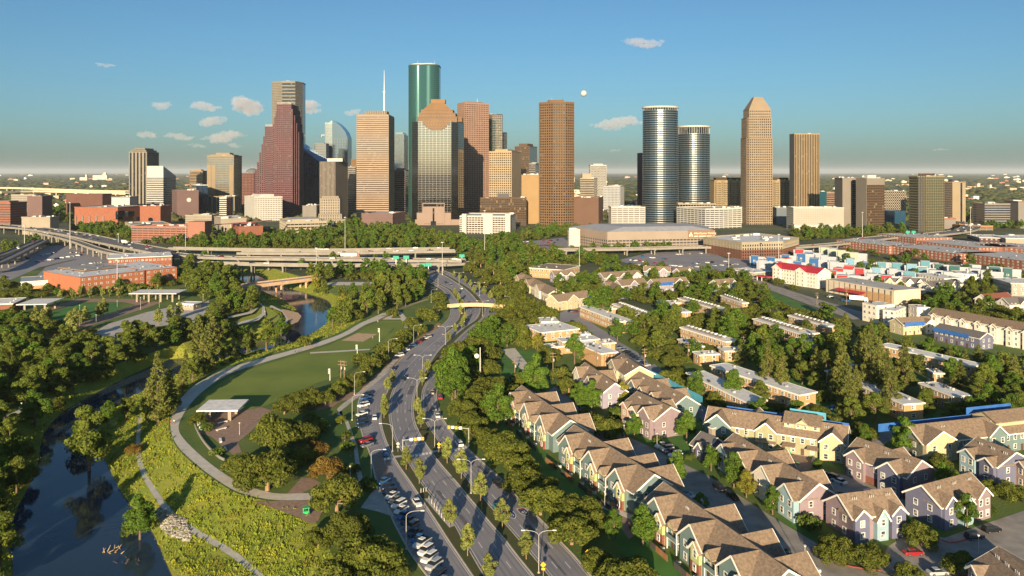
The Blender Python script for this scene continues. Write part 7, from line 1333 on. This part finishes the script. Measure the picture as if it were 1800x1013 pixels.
rp = MT.node_tree.nodes['Color Ramp'].color_ramp; e_ = rp.elements.new(.47); e_.color = (.23, .29, .03, 1); rp.elements[0].color = (.21, .16, .03, 1); rp.elements[0].position = .26
o = link('meadow_plants', mesh_np('meadow_plants', Vt, Ft, MT), kind='stuff'); tag(o, 'rough yellow green meadow plants covering the river banks', 'meadow'); print('TUFTS', n)
# ------------------------------------------------------------------ vehicles
CGL = M('car_glass', (.015, .02, .025), .05, ior=1.6); TYRE = M('tyre', (.02, .02, .02), .8); RIM = M('rim', (.35, .35, .36), .35, metal=.7); HLT = M('headlight', (.75, .75, .72), .2); TLT = M('tail_light', (.35, .02, .02), .3)
PAINT = {k: M('paint_'+k, c, .28, spec=.6) for k, c in dict(white=(.72, .72, .70), silver=(.38, .40, .42), grey=(.16, .17, .19), black=(.012, .013, .016), navy=(.015, .03, .07), blue=(.03, .12, .30), teal=(.05, .22, .28), red=(.30, .015, .02), beige=(.40, .33, .24)).items()}
ADJ = dict(navy='dark navy', silver='silver', grey='grey', teal='pale teal', beige='beige')
def loft_mesh(st):
    """st: (x, half width, z bottom, z mid, z top, top half width)"""
    mb = MB(); secs = [[(x, -w*.94, zb), (x, w*.94, zb), (x, w, zm), (x, wt, zt), (x, -wt, zt), (x, -w, zm)] for x, w, zb, zm, zt, wt in st]
    for a, b in zip(secs[:-1], secs[1:]):
        for k in range(6): j = (k+1) % 6; mb.face([a[k], a[j], b[j], b[k]])
    mb.face(list(reversed(secs[0]))); mb.face(secs[-1]); return mb
CARS = {}
SPEC = dict(sedan=dict(L=4.7, st=[(-2.35,.72,.35,.5,.62,.6),(-2.15,.86,.25,.55,.76,.76),(-1.0,.9,.22,.6,.93,.84),(1.35,.9,.22,.62,.98,.84),(2.15,.86,.25,.62,.96,.76),(2.35,.76,.4,.6,.8,.66)], cab=(-1.05,1.75,-.25,1.0,.97,1.42)),
    suv=dict(L=4.8, st=[(-2.4,.78,.42,.6,.8,.66),(-2.2,.92,.32,.65,.98,.82),(-1.1,.95,.3,.7,1.1,.9),(2.0,.95,.3,.7,1.12,.9),(2.35,.92,.34,.7,1.1,.86),(2.42,.86,.45,.7,.95,.8)], cab=(-1.15,2.32,-.45,2.05,1.1,1.72)),
    pickup=dict(L=5.6, st=[(-2.8,.8,.45,.65,.85,.7),(-2.6,.94,.36,.7,1.02,.84),(-1.4,.97,.34,.75,1.12,.92),(.9,.97,.34,.75,1.14,.92),(2.75,.95,.36,.75,1.1,.9),(2.82,.9,.5,.7,1.02,.84)], cab=(-1.4,.85,-.75,.6,1.12,1.8)))
def car_proto(style):
    if style in CARS: return CARS[style]
    s = SPEC[style]; P = {}; mb = loft_mesh(s['st']); P['body'] = mb
    x0, x1, t0, t1, zb, zt = s['cab']; w0, w1 = .82, .64; g = MB(); A = [(x0, -w0, zb-.03), (x1, -w0, zb-.03), (x1, w0, zb-.03), (x0, w0, zb-.03)]; B = [(t0, -w1, zt), (t1, -w1, zt), (t1, w1, zt), (t0, w1, zt)]; g.solid(A, B); P['window'] = g
    r = MB(); r.solid([(t0-.05, -w1-.03, zt-.02), (t1+.05, -w1-.03, zt-.02), (t1+.05, w1+.03, zt-.02), (t0-.05, w1+.03, zt-.02)], [(t0+.1, -w1+.06, zt+.07), (t1-.1, -w1+.06, zt+.07), (t1-.1, w1-.06, zt+.07), (t0+.1, w1-.06, zt+.07)]); P['roof'] = r
    me = {}
    for k, m in P.items():
        d = bpy.data.meshes.new('car_'+k); d.from_pydata(m.v, [], m.f); d.materials.append(PAINT['white'] if k != 'window' else CGL); me[k] = d
    b = MB(); b.tube((0, -.11, 0), (0, .11, 0), .33, .33, 12); d = bpy.data.meshes.new('wheel'); d.from_pydata(b.v, [], b.f); d.materials.append(TYRE); me['wheel'] = d
    b = MB(); b.tube((0, -.125, 0), (0, .125, 0), .19, .19, 8); d = bpy.data.meshes.new('rim'); d.from_pydata(b.v, [], b.f); d.materials.append(RIM); me['rim'] = d
    b = MB(); b.box(-.04, -.16, -.07, .04, .16, .07); d = bpy.data.meshes.new('headlight'); d.from_pydata(b.v, [], b.f); d.materials.append(HLT); me['headlight'] = d
    d = d.copy(); d.materials[0] = TLT; me['tail_light'] = d
    if style == 'pickup': b = MB(); b.box(1.0, -.78, 1.11, 2.65, .78, 1.16); d = bpy.data.meshes.new('load_bed'); d.from_pydata(b.v, [], b.f); d.materials.append(TYRE); me['load_bed'] = d
    # one-piece far version
    f = MB(); f.v = list(P['body'].v); f.f = list(P['body'].f); f.m = [0]*len(f.f)
    for k, m in (('window', 1), ('roof', 0)): o = len(f.v); f.v += P[k].v; f.f += [tuple(i+o for i in q) for q in P[k].f]; f.m += [m]*len(P[k].f)
    d = bpy.data.meshes.new('far_car'); d.from_pydata(f.v, [], f.f); d.materials.append(PAINT['white']); d.materials.append(CGL); d.polygons.foreach_set('material_index', f.m); me['far'] = d
    CARS[style] = me; return me
def paint(o, c): o.material_slots[0].link = 'OBJECT'; o.material_slots[0].material = PAINT[c]
def car(style, colr, x, y, head, label, group=None, z=.02, name='parked_car', far=False, world=False):
    """head: direction the nose points to"""
    p = Vector((x, y, 0)) if world else G(x, y, z); me = car_proto(style); rz = math.atan2(head[1], head[0])+math.pi
    if far:
        o = link(name, me['far'], None, loc=(p.x, p.y, z), rz=rz); paint(o, colr); tag(o, label, 'car' if style != 'pickup' else 'pickup', group); return o
    t = thing(name, label, 'car' if style != 'pickup' else 'pickup', (p.x, p.y, z), rz, group); s = SPEC[style]; h = s['L']/2
    for k in ('body', 'roof'): paint(link(k, me[k], t), colr)
    link('window', me['window'], t)
    if 'load_bed' in me: link('load_bed', me['load_bed'], t)
    hw = .80 if style == 'sedan' else .86
    for sx in (-h*.62, h*.60):
        for sy in (-hw, hw): w = link('wheel', me['wheel'], t, loc=(sx, sy, .33)); link('rim', me['rim'], w)
    for sy in (-.58, .58): link('headlight', me['headlight'], t, loc=(-h+.08, sy, .62 if style == 'sedan' else .78)); link('tail_light', me['tail_light'], t, loc=(h-.06, sy, .76 if style == 'sedan' else .9))
    return t
sn = lambda c: ADJ.get(c, c)
near_row = [('sedan','blue',674,849),('sedan','navy',680,858),('sedan','navy',685,866),('sedan','white',689,874.5),('sedan','grey',695,882),('suv','white',701,890.5),('sedan','white',705.5,899.5),('sedan','blue',710,909.5),('sedan','navy',717,919),('suv','grey',723.5,929.5),('sedan','navy',729,940),('sedan','blue',735,950.5),('pickup','white',742,959),('suv','white',748.5,972.5),('suv','white',755,985),('suv','silver',763,998),('sedan','navy',770,1011),('sedan','grey',778,1026)]
for i, (s, c, x, y) in enumerate(reversed(near_row)): car(s, c, x, y, (-.54, -.84), f'{sn(c)} {dict(sedan="saloon", suv="estate car", pickup="pickup")[s]} in the nearest angled parking row, {ORD[i]} from the lower edge', 'cars in the nearest angled row')
for i, (s, c, x, y) in enumerate([('sedan','grey',645,785),('suv','red',642.5,777),('sedan','navy',637.5,751),('suv','navy',636,745),('sedan','black',635,738),('sedan','white',636,730),('suv','white',639,715),('sedan','blue',640.5,708),('sedan','blue',643,701.5),('sedan','navy',646,695)]): car(s, c, x, y, (-.68, -.73), f'{sn(c)} car in the upper kerb parking by the sidewalk, {ORD[i]} from its near end', 'cars in the upper kerb parking')
for i, (s, c, x, y) in enumerate([('sedan','black',693,632),('suv','white',702,627),('sedan','navy',708,621),('sedan','white',713,617.5),('sedan','navy',719,613.5),('suv','blue',724,610),('sedan','navy',729,606.5),('sedan','red',735,603),('sedan','black',741,600),('sedan','white',746,597),('suv','silver',751,594.5)]): car(s, c, x, y, (-.68, -.73), f'{sn(c)} car parked on the dirt verge below the oaks, {ORD[i]} from the near end', 'cars on the dirt verge')
def road_dir(px, py, away):
    c = G(px, py); i = min(range(2, len(RL[2])-2), key=lambda k: (RL[2][k]-c).length); d = (RL[2][i+1]-RL[2][i-1]).normalized(); return (d.x, d.y) if away else (-d.x, -d.y)
for s, c, x, y, aw, l in (('sedan','white',733,887,0,'white saloon driving down the park side street beside the refuge island'),('sedan','blue',677,799,0,'blue saloon stopped at the park side street crossing'),('sedan','white',658.5,736,1,'white saloon driving past the upper kerb parking'),('pickup','navy',709,668,0,'dark pickup on the left carriageway near the dirt verge'),('sedan','navy',693,650,0,'dark navy saloon at the end of the dirt verge'),('suv','grey',763,721,1,'grey estate car leading the white one on the right carriageway'),('sedan','white',769,733,1,'white saloon following on the right carriageway before the signal'),('suv','red',774,701,1,'dark red estate half hidden by oaks on the right carriageway'),('sedan','beige',760,692,1,'beige saloon beside the oaks on the right carriageway'),
    ('suv','white',807,783,1,'white estate car crossing the stripes on the right carriageway'),('pickup','black',876,854,1,'black pickup on the nearest stretch of the right carriageway'),('suv','teal',876,897,1,'pale blue car behind the median tree near the shields'),('sedan','navy',825,543,0,'dark saloon just before the footbridge'),('sedan','black',862,550,1,'black saloon under the right end of the footbridge'),('sedan','white',872,545,1,'white saloon under the right end of the footbridge'),('sedan','navy',784,498,0,'first of two dark cars on the far bend'),('sedan','grey',793,503,0,'second of two dark cars on the far bend'),('sedan','white',811,508,1,'white car beside the far median trees'),('sedan','silver',702,474,0,'silver car coming from under the viaduct'),('sedan','beige',733,483,0,'beige car on the far left carriageway')):
    car(s, c, x, y, road_dir(x, y, aw), l, name='driving_car')
for s, c, x, y, h_, l in (('pickup','white',1165,787,(-.9,-.4),'white pickup in the bay before the pink terrace'),('suv','silver',1172,792,(-.9,-.4),'silver estate second in the bay before the pink terrace'),('sedan','navy',1178,797,(-.9,-.4),'navy saloon third in the bay before the pink terrace'),('suv','white',1187,803,(-.9,-.4),'white estate fourth in the bay before the pink terrace'),('sedan','black',1196,809,(-.9,-.4),'black saloon last in the bay before the pink terrace'),('suv','black',1265,861,(.3,-.95),'black estate in the drive before the mauve terrace'),('sedan','black',1288,876,(.3,-.95),'black saloon behind the black estate in the drive'),('sedan','navy',1275,913,(.95,.3),'navy saloon parked behind the nearest parkway terrace'),('sedan','blue',1284,920,(.95,.3),'blue saloon parked behind the nearest parkway terrace'),
    ('sedan','grey',1446,837,(-.5,.85),'grey saloon at the left of the court car park'),('suv','navy',1462,842,(-.5,.85),'navy estate in the court car park'),('sedan','white',1475,849,(-.5,.85),'white saloon in the court car park'),('sedan','white',1482,894,(.3,.9),'white saloon at the mauve terrace end of the court car park'),('sedan','blue',1472,888,(.3,.9),'blue saloon tight to the mauve terrace end'),('suv','silver',1528,871,(.9,.4),'silver estate alone in the court car park'),('sedan','blue',1443,974,(.4,-.9),'blue saloon at the lower drive kerb'),('suv','white',1425,1010,(.9,.4),'white estate at the lower edge behind the nearest terrace'),('suv','black',1258,714,(.6,-.8),'black estate on the estate road before the sage terrace'),('sedan','white',1381,732,(.9,-.3),'white saloon on the grass edge behind the sage terrace'),('sedan','white',1419,729,(.9,-.3),'white saloon second behind the sage terrace'),
    ('sedan','navy',1455,722,(.5,.85),'navy saloon behind the cyan sheeting'),('suv','blue',1464,720,(.5,.85),'blue estate behind the cyan sheeting'),('sedan','black',1474,718,(.5,.85),'black saloon behind the cyan sheeting'),('sedan','red',1605,975,(.9,.1),'dark red saloon in the lower right car park'),('suv','navy',1713,947,(.9,.2),'navy estate under the violet house'),('suv','black',1743,935,(.9,.2),'black estate right of the navy estate under the violet house'),('sedan','teal',1702,851,(.4,-.9),'pale car behind the violet house'),('sedan','black',1630,829,(.8,.5),'black saloon before the green terrace gable'),('sedan','grey',1741,985,(.9,.1),'grey saloon beside the brown roofed corner house'),('sedan','silver',1648,1010,(.9,.1),'silver saloon at the lower edge of the lower right car park'),
    ('sedan','blue',1120,826,(.9,.3),'blue saloon in the shade behind the farthest parkway terrace'),('sedan','teal',1046,758,(.9,.3),'pale car under the broad oak on the drive'),('sedan','teal',1212,878,(.9,.3),'pale car behind the middle parkway terrace'),('suv','silver',1218,884,(.9,.3),'silver estate behind the middle parkway terrace'),('sedan','navy',1207,873,(.9,.3),'navy saloon behind the middle parkway terrace'),('sedan','black',1760,664,(.9,-.2),'black saloon in the small lot at the right by the orange block'),('sedan','navy',1745,668,(.9,-.2),'navy saloon in the small lot at the right by the orange block'),('suv','black',1250,700,(.6,-.8),'black estate beside the bright bush tree')): car(s, c, x, y, h_, l)
sheet('parking_lot', [(1722,664),(1780,655),(1800,690),(1760,702),(1730,690)], MASPH, .03)
rc = random.Random(77); cols = ['white','white','silver','grey','black','navy','blue','red','white','beige']
for i in range(9): c = rc.choice(['navy','black','grey','navy','silver']); car('sedan', c, 1090+i*5.6, 613+i*3.9, (-.9,-.3), f'{sn(c)} car in the left church car row, {ORD[i]} from its far end', 'cars in the church car park')
for i in range(8): c = rc.choice(['navy','black','white','blue']); car('sedan', c, 1076+i*7.5, 633+i*2.6, (-.5,.85), f'{sn(c)} car in the near row of the church car park, {ORD[i]} from the left', 'cars in the church car park')
for i, (x, y) in enumerate(((1002,548),(1007,549),(1013,549),(1006,567),(1010,570))): c = ['navy','grey','red','black','navy'][i]; car('sedan', c, x, y, (.5,.8), f'{sn(c)} car at the circle drive, {ORD[i]} of five', 'cars at the circle drive')
# lots and viaducts, small in the picture
def lot(rows, label, group, fill=.75, pal=cols):
    for (x0, y0, x1, y1) in rows:
        a, b = G(x0, y0), G(x1, y1); d = (b-a); n = int(d.length/3.0); d.normalize()
        for i in range(n):
            if rc.random() > fill: continue
            p = a+d*3.0*i; c = rc.choice(pal); car(rc.choice(['sedan', 'suv', 'sedan']), c, p.x, p.y, (-d.y, d.x), f'{sn(c)} car {label}', group, far=True, world=True)
lot([(1100,463,1200,478),(1110,458,1230,474),(1130,452,1180,458),(1215,465,1280,460),(1225,470,1300,465),(1190,448,1240,446),(1320,487,1362,478)], 'among the many in the large parking lot below the apartments', 'cars in the large parking lot', .5)
lot([(912,434,985,432),(910,430,985,427),(915,426,985,423)], 'in the rows before the brown octagonal tower', 'cars in the lot before the octagonal tower', .6, ['red', 'white', 'grey', 'navy', 'red', 'silver'])
lot([(90,478,150,466),(100,486,190,470),(160,464,215,458)], 'in the far left parking lot', 'cars in the far left parking lot', .45, ['white', 'silver', 'white', 'blue'])
lot([(20,462,100,444),(60,462,150,448),(120,445,180,444)], 'under the left slip road', 'cars under the left slip road', .4)
lot([(1455,522,1500,533),(1385,487,1440,503)], 'before the red roofed hotel and store', 'cars before the hotel and store', .6)
lot([(1320,532,1345,524)], 'on the small street corner', 'cars on the street corner', .5)
for key, n, l in (('m1',16,'on the main viaduct over the bayou'),('m3',10,'on the viaduct behind the main one'),('m4',6,'on the farthest viaduct strip'),('m5',9,'on the elevated road before the beige garage'),('m6',46,'on the curving motorway at the right'),('m7',46,'on the wide left motorway'),('m8',4,'on the curved left slip road'),('m2',4,'on the lower slip viaduct'),('m9',3,'on the inner left ramp')):
    L, w = DECKS[key]
    for i in range(n):
        k = rc.randrange(1, len(L)-2); p = L[k].lerp(L[k+1], rc.random()); s = side(L, k); o = (rc.randrange(int(w/3.6)) + .5)*3.6-w/2+.3; p = p+s*o; d = (L[k+1]-L[k]).normalized()*(1 if o > 0 else -1); c = rc.choice(cols); car(rc.choice(['sedan', 'suv', 'pickup']), c, p.x, p.y, d, f'{sn(c)} vehicle {l}', 'vehicles '+l, z=L[k].z+.03, far=True, world=True, name='driving_car')
def truck(x, y, z, head, label, cab='red', ln=14):
    p = G(x, y, z); t = thing('truck', label, 'truck', (p.x, p.y, z), math.atan2(head[1], head[0])); mb = MB(); mb.box(-ln/2, -1.25, 1.1, ln/2-3, 1.25, 4.0); mb.build('trailer', MWHITE, t); mb = MB(); mb.solid([(ln/2-2.6, -1.2, .5), (ln/2, -1.2, .5), (ln/2, 1.2, .5), (ln/2-2.6, 1.2, .5)], [(ln/2-2.6, -1.1, 3.2), (ln/2-.6, -1.1, 3.2), (ln/2-.6, 1.1, 3.2), (ln/2-2.6, 1.1, 3.2)]); mb.build('cab', PAINT[cab], t)
    for u in (-ln/2+1.5, -ln/2+2.8, ln/2-1.2):
        for v in (-1.1, 1.1): mb = MB(); mb.tube((u, v-.15, .5), (u, v+.15, .5), .5, .5, 10); mb.build('wheel', TYRE, t)
truck(616, 452.6, 9.6, (1, 0), 'white lorry with a red cab on the main viaduct', 'red', 18); truck(1345, 434.5, 7.1, (1, 0), 'white lorry on the elevated road before the apartments', 'red', 17); truck(1510, 530, .05, (.8, -.5), 'white box lorry parked before the store', 'white', 12); truck(219, 428.5, 10.1, (.8, -.6), 'white box van on the left motorway', 'white', 9)
# ------------------------------------------------------------------ people
def person_mesh(stride):
    V = [(0, 0, .95), (0, 0, 1.2), (0, 0, 1.45), (0, 0, 1.56), (0, .01, 1.70), (-.10, 0, .90), (-.11, stride*.5, .50), (-.11, stride-.12*abs(stride), .06), (-.11, stride-.12*abs(stride)-.14, .03), (.10, 0, .90), (.11, -stride*.3, .50), (.11, -stride-.05, .10), (.11, -stride-.16, .04), (-.19, 0, 1.42), (-.25, -stride*.4, 1.16), (-.22, -stride*.8, .98), (.19, 0, 1.42), (.25, stride*.4, 1.16), (.22, stride*.6-.1, .98)]
    Ed = [(0, 1), (1, 2), (2, 3), (3, 4), (0, 5), (5, 6), (6, 7), (7, 8), (0, 9), (9, 10), (10, 11), (11, 12), (2, 13), (13, 14), (14, 15), (2, 16), (16, 17), (17, 18)]
    Rd = [.15, .13, .15, .055, .105, .10, .07, .045, .04, .10, .07, .045, .04, .06, .045, .035, .06, .045, .035]
    me = bpy.data.meshes.new('skeleton'); me.from_pydata(V, Ed, []); o = bpy.data.objects.new('skeleton', me); LINK(o); m = o.modifiers.new('skin', 'SKIN'); o.modifiers.new('sub', 'SUBSURF').levels = 1
    for i, r_ in enumerate(Rd): me.skin_vertices[0].data[i].radius = (r_, r_*.8); me.skin_vertices[0].data[i].use_root = (i == 0)
    d = bpy.data.meshes.new_from_object(o.evaluated_get(bpy.context.evaluated_depsgraph_get())); bpy.data.objects.remove(o); return d
SKIN = M('skin', (.35, .19, .13), .6); HAIR = M('hair', (.03, .02, .015), .8)
pm = person_mesh(.32); pm.materials.append(SKIN)
def person(x, y, rz, shirt, shorts, label):
    b = G(x, y); t = thing('person', label, 'person', (b.x, b.y, hgt(b.x, b.y)+.06), rz, None); link('body', pm, t)
    mb = MB(); mb.prism([(.17*math.cos(a)*1.25, .14*math.sin(a)) for a in [k*math.pi/4 for k in range(8)]], .98, 1.47); mb.build('shirt', M('cloth_'+shirt, dict(red=(.45, .04, .03), white=(.7, .7, .68), black=(.02, .02, .02), blue=(.05, .12, .3))[shirt], .8), t)
    mb = MB(); mb.prism([(.19*math.cos(a)*1.15, .15*math.sin(a)) for a in [k*math.pi/4 for k in range(8)]], .66, .975); mb.build('shorts', M('cloth_'+shorts, (.02, .02, .03), .8), t)
    mb = MB(); mb.tube((0, .02, 1.68), (0, .03, 1.80), .11, .06, 8); mb.build('hair', HAIR, t)
for a in ((300,747,2.8,'red','black','jogger in a red shirt on the sweeping path bend, left of two'), (306,746,2.8,'white','black','jogger in a white shirt on the sweeping path bend, right of two'), (550,613,2.5,'red','black','walker in red where the two park paths meet'), (519,622,2.4,'black','black','walker in black on the path above the lawn'), (616,803,3.0,'black','black','dark clothed walker on the park sidewalk, nearer one'), (606,777,0,'black','black','dark clothed walker on the park sidewalk, farther one'), (413,721,1.0,'red','black','person in red standing beside the pavilion'), (655,597,1.2,'white','black','person in white beside the sand court')): person(*a)
# ------------------------------------------------------------------ the plain beyond the towers
rf = random.Random(31); rg = np.random.default_rng(4); Vv, Ff, Mm = [], [], []; nv = 0
FM = [M('far_leaves', (.040, .055, .020), .95), M('far_leaves_warm', (.065, .070, .022), .95)]
oct_v = np.array([(math.cos(a), math.sin(a), .35) for a in [k*math.pi/3 for k in range(6)]]+[(0, 0, 1.0), (0, 0, -.1)]); oct_f = np.array([(k, (k+1) % 6, 6) for k in range(6)]+[((k+1) % 6, k, 7) for k in range(6)])
xr = []
for k in range(15000):
    py = 305.5+95*rf.random()**1.9; px = rf.uniform(-150, 1950); d = DB(py)
    if d < 1400: continue
    x = XW(px, d); r_ = max(6, d*.0042*rf.uniform(.6, 1.5)); h_ = min(14, rf.uniform(7, 12))
    if d < 2600 and any(inside((x, d), e) for e in EXC[::1] if abs(e[0][1]-d) < 200): continue
    v = oct_v*np.array([r_*rf.uniform(.8, 1.6), r_, h_])*(1+rg.normal(0, .12, (8, 1)))+np.array([x, d, 0]); Vv.append(v); Ff.append(oct_f+nv); Mm.append(np.full(12, k % 2)); nv += 8
o = link('far_woods', mesh_np('far_woods', np.concatenate(Vv), np.concatenate(Ff), FM, np.concatenate(Mm)), kind='stuff'); tag(o, 'dark woods and tree tops of the plain reaching the horizon', 'woods')
FB = [M('far_wall_cream', (.62, .52, .38), .9), M('far_wall_white', (.68, .66, .62), .9), M('far_wall_tan', (.50, .34, .24), .9), M('far_wall_brick', (.30, .16, .11), .9)]
for k in range(285):
    py = 307.5+60*rf.random()**1.6; d = DB(py); px = rf.uniform(-30, 1830); x = XW(px, d)
    if d < 1750 or any(inside((x, d), e) for e in EXC if abs(e[0][1]-d) < 200): continue
    w, dp, h_ = rf.uniform(12, 34)*(d/3000)**.75, rf.uniform(12, 25), rf.uniform(8, 14)*(d/3000)**.35; m = rf.choice(FB); mb = MB(); mb.box(-w/2, 0, 0, w/2, dp, h_)
    if rf.random() < .4: mb.f.pop(); mb.m.pop(); mb.f.pop(); mb.m.pop(); mb.box(-w*.3, 2, h_*.5, w*.1, dp-2, h_*1.35)
    o = mb.build('distant_building', m); o.location = (x, d, 0); tag(o, ['cream', 'white', 'tan', 'brick'][FB.index(m)]+' low building catching the sun on the far plain beyond downtown', 'building', 'low buildings on the far plain')
for x0, x1, y, D, l in ((163,188,305.5,9000,'cream grain elevator like block on the left horizon'), (140,153,309,8600,'pale flat shed on the left horizon'), (1003,1010,309,7000,'pale block on the horizon left of the white grid tower'), (1585,1620,321,5200,'tan hospital like block behind the gold glass tower'), (1700,1725,325,4300,'tan school like block right of the navy tower'), (1727,1745,327,4300,'pinkish block right of the tan one on the plain')):
    t = thing('distant_building', l, 'building', (XW((x0+x1)/2, D), D, 0)); w = (x1-x0)*D/F/2; mb = MB(); mb.box(-w, 0, 0, w, 30, ZH(y+3, D)); mb.build('wall', FB[0 if x0 < 1500 else 2], t); mb = MB(); mb.box(w*.5, 3, ZH(y+3, D)+.01, w*.85, 25, ZH(y-2, D)); mb.build('tower_block', FB[0], t)
# ------------------------------------------------------------------ trees just behind the frame's lower edge (their long shadows reach into view)
for i, (x, y, w) in enumerate(((-32,148,13),(-20,143,12),(-8,140,13),(4,141,12),(36,128,13),(30,138,12),(44,134,12),(60,128,12),(76,126,13),(92,130,12),(108,134,13),(52,120,13),(70,116,12))): tree('oak', 0, 0, None, 'oak standing below the lower edge of the view', 'oaks below the lower edge', world=(x, y), w=w)
# ------------------------------------------------------------------ moon and small clouds
mm = M('moon_surface', (.33, .33, .33), .95, sc=.006, col2=(.52, .51, .49), det=3)
D = 30000; bm = bmesh.new(); bmesh.ops.create_uvsphere(bm, u_segments=24, v_segments=16, radius=5.6*D/F); me = bpy.data.meshes.new('moon'); bm.to_mesh(me); bm.free(); me.materials.append(mm); me.polygons.foreach_set('use_smooth', [True]*len(me.polygons)); o = link('moon', me, loc=(XW(1026, D), D, ZH(164.5, D))); tag(o, 'small pale full moon in the sky right of the brown octagonal tower', 'moon')
CM = bpy.data.materials.new('cloud'); CM.use_nodes = True; n = CM.node_tree.nodes; n.remove(n['Principled BSDF']); pv = n.new('ShaderNodeVolumePrincipled'); pv.inputs['Color'].default_value = (.95, .89, .93, 1); pv.inputs['Density'].default_value = .0055; pv.inputs['Anisotropy'].default_value = -.12; CM.node_tree.links.new(pv.outputs[0], n['Material Output'].inputs['Volume'])
CM.cycles.homogeneous_volume = True if hasattr(CM.cycles, 'homogeneous_volume') else None
def cloud(px, py, w, h, label, D=9000):
    s = D/F; r = random.Random(int(px*3+py)); bm = bmesh.new(); k = max(14, int(w*.9)); sd0 = r.uniform(0, 99)
    for i in range(k):
        u = r.gauss(0, .42); u = max(-1, min(1, u)); e = 1-u*u*.8; rr = h*e*r.uniform(.13, .36); q = bmesh.ops.create_icosphere(bm, subdivisions=2, radius=1.0); c = Vector((u*w*.52*s+r.uniform(-.05, .05)*w*s, r.uniform(-.3, .3)*h*s, (r.uniform(-.25, .5)*h*e*.7+.16*h*math.sin(u*3+sd0))*s))
        for v in q['verts']: v.co = Vector((v.co.x*rr*1.7*s, v.co.y*rr*1.2*s, v.co.z*rr*.75*s))+c
    me = bpy.data.meshes.new('cloud'); bm.to_mesh(me); bm.free(); o = bpy.data.objects.new('cloud', me); LINK(o); md = o.modifiers.new('r', 'REMESH'); md.mode = 'VOXEL'; md.voxel_size = max(h*s/14, 5)
    d = bpy.data.meshes.new_from_object(o.evaluated_get(bpy.context.evaluated_depsgraph_get())); o.modifiers.clear(); o.data = d; d.materials.clear(); d.materials.append(CM); f = 2.2/(h*s)
    for v in d.vertices: p = v.co*f+Vector((sd0, 0, 0)); v.co += v.normal*(noise.noise(p*2)*.16+noise.noise(p*5)*.10)*h*s
    o.location = (XW(px, D), D, ZH(py, D)); tag(o, label, 'cloud', 'small evening clouds')
for a in ((285,185,32,13,'small grey cloud, upper left of the left cloud group'), (357,189,52,13,'ragged grey cloud left of the brightest pink one'), (434,189,50,24,'brightest pink cloud left of the tall five sided tower'), (373,213,42,16,'slanting pink cloud below the ragged grey one'), (539,193,34,22,'pink puff just right of the tall five sided tower'), (393,242,62,16,'long pink topped cloud low in the left group'), (315,242,52,10,'flat grey cloud left of the long pink one'), (258,239,34,11,'grey cloud at the left end of the group'), (410,257,34,7,'small low pink cloud under the long one'), (346,257,36,6,'thin low grey cloud'), (621,199,34,10,'small pink cloud left of the masted tower'), (1131,76,68,14,'slanting mauve cloud high above the skyline gap'), (1087,219,76,17,'mauve cloud left of the taller oval tower'), (184,115,34,7,'faint grey wisp in the upper left sky'), (1655,264,36,4,'thin wisp low at the right'), (1080,265,30,4,'thin wisp under the mauve cloud')): cloud(a[0], a[1], a[2]*1.25, a[3]*1.35, a[4])
# ------------------------------------------------------------------ air
hz = bpy.data.materials.new('haze'); hz.use_nodes = True; n = hz.node_tree.nodes; n.remove(n['Principled BSDF']); pv = n.new('ShaderNodeVolumePrincipled'); pv.inputs['Color'].default_value = (.80, .88, .95, 1); pv.inputs['Density'].default_value = 2.2e-5; hz.node_tree.links.new(pv.outputs[0], n['Material Output'].inputs['Volume'])
mb = MB(); mb.box(-BIG-500, -31000, -9.5, BIG+500, BIG+500, 345); o = mb.build('haze', hz, kind='stuff'); tag(o, 'thin evening haze over the whole plain', 'haze')
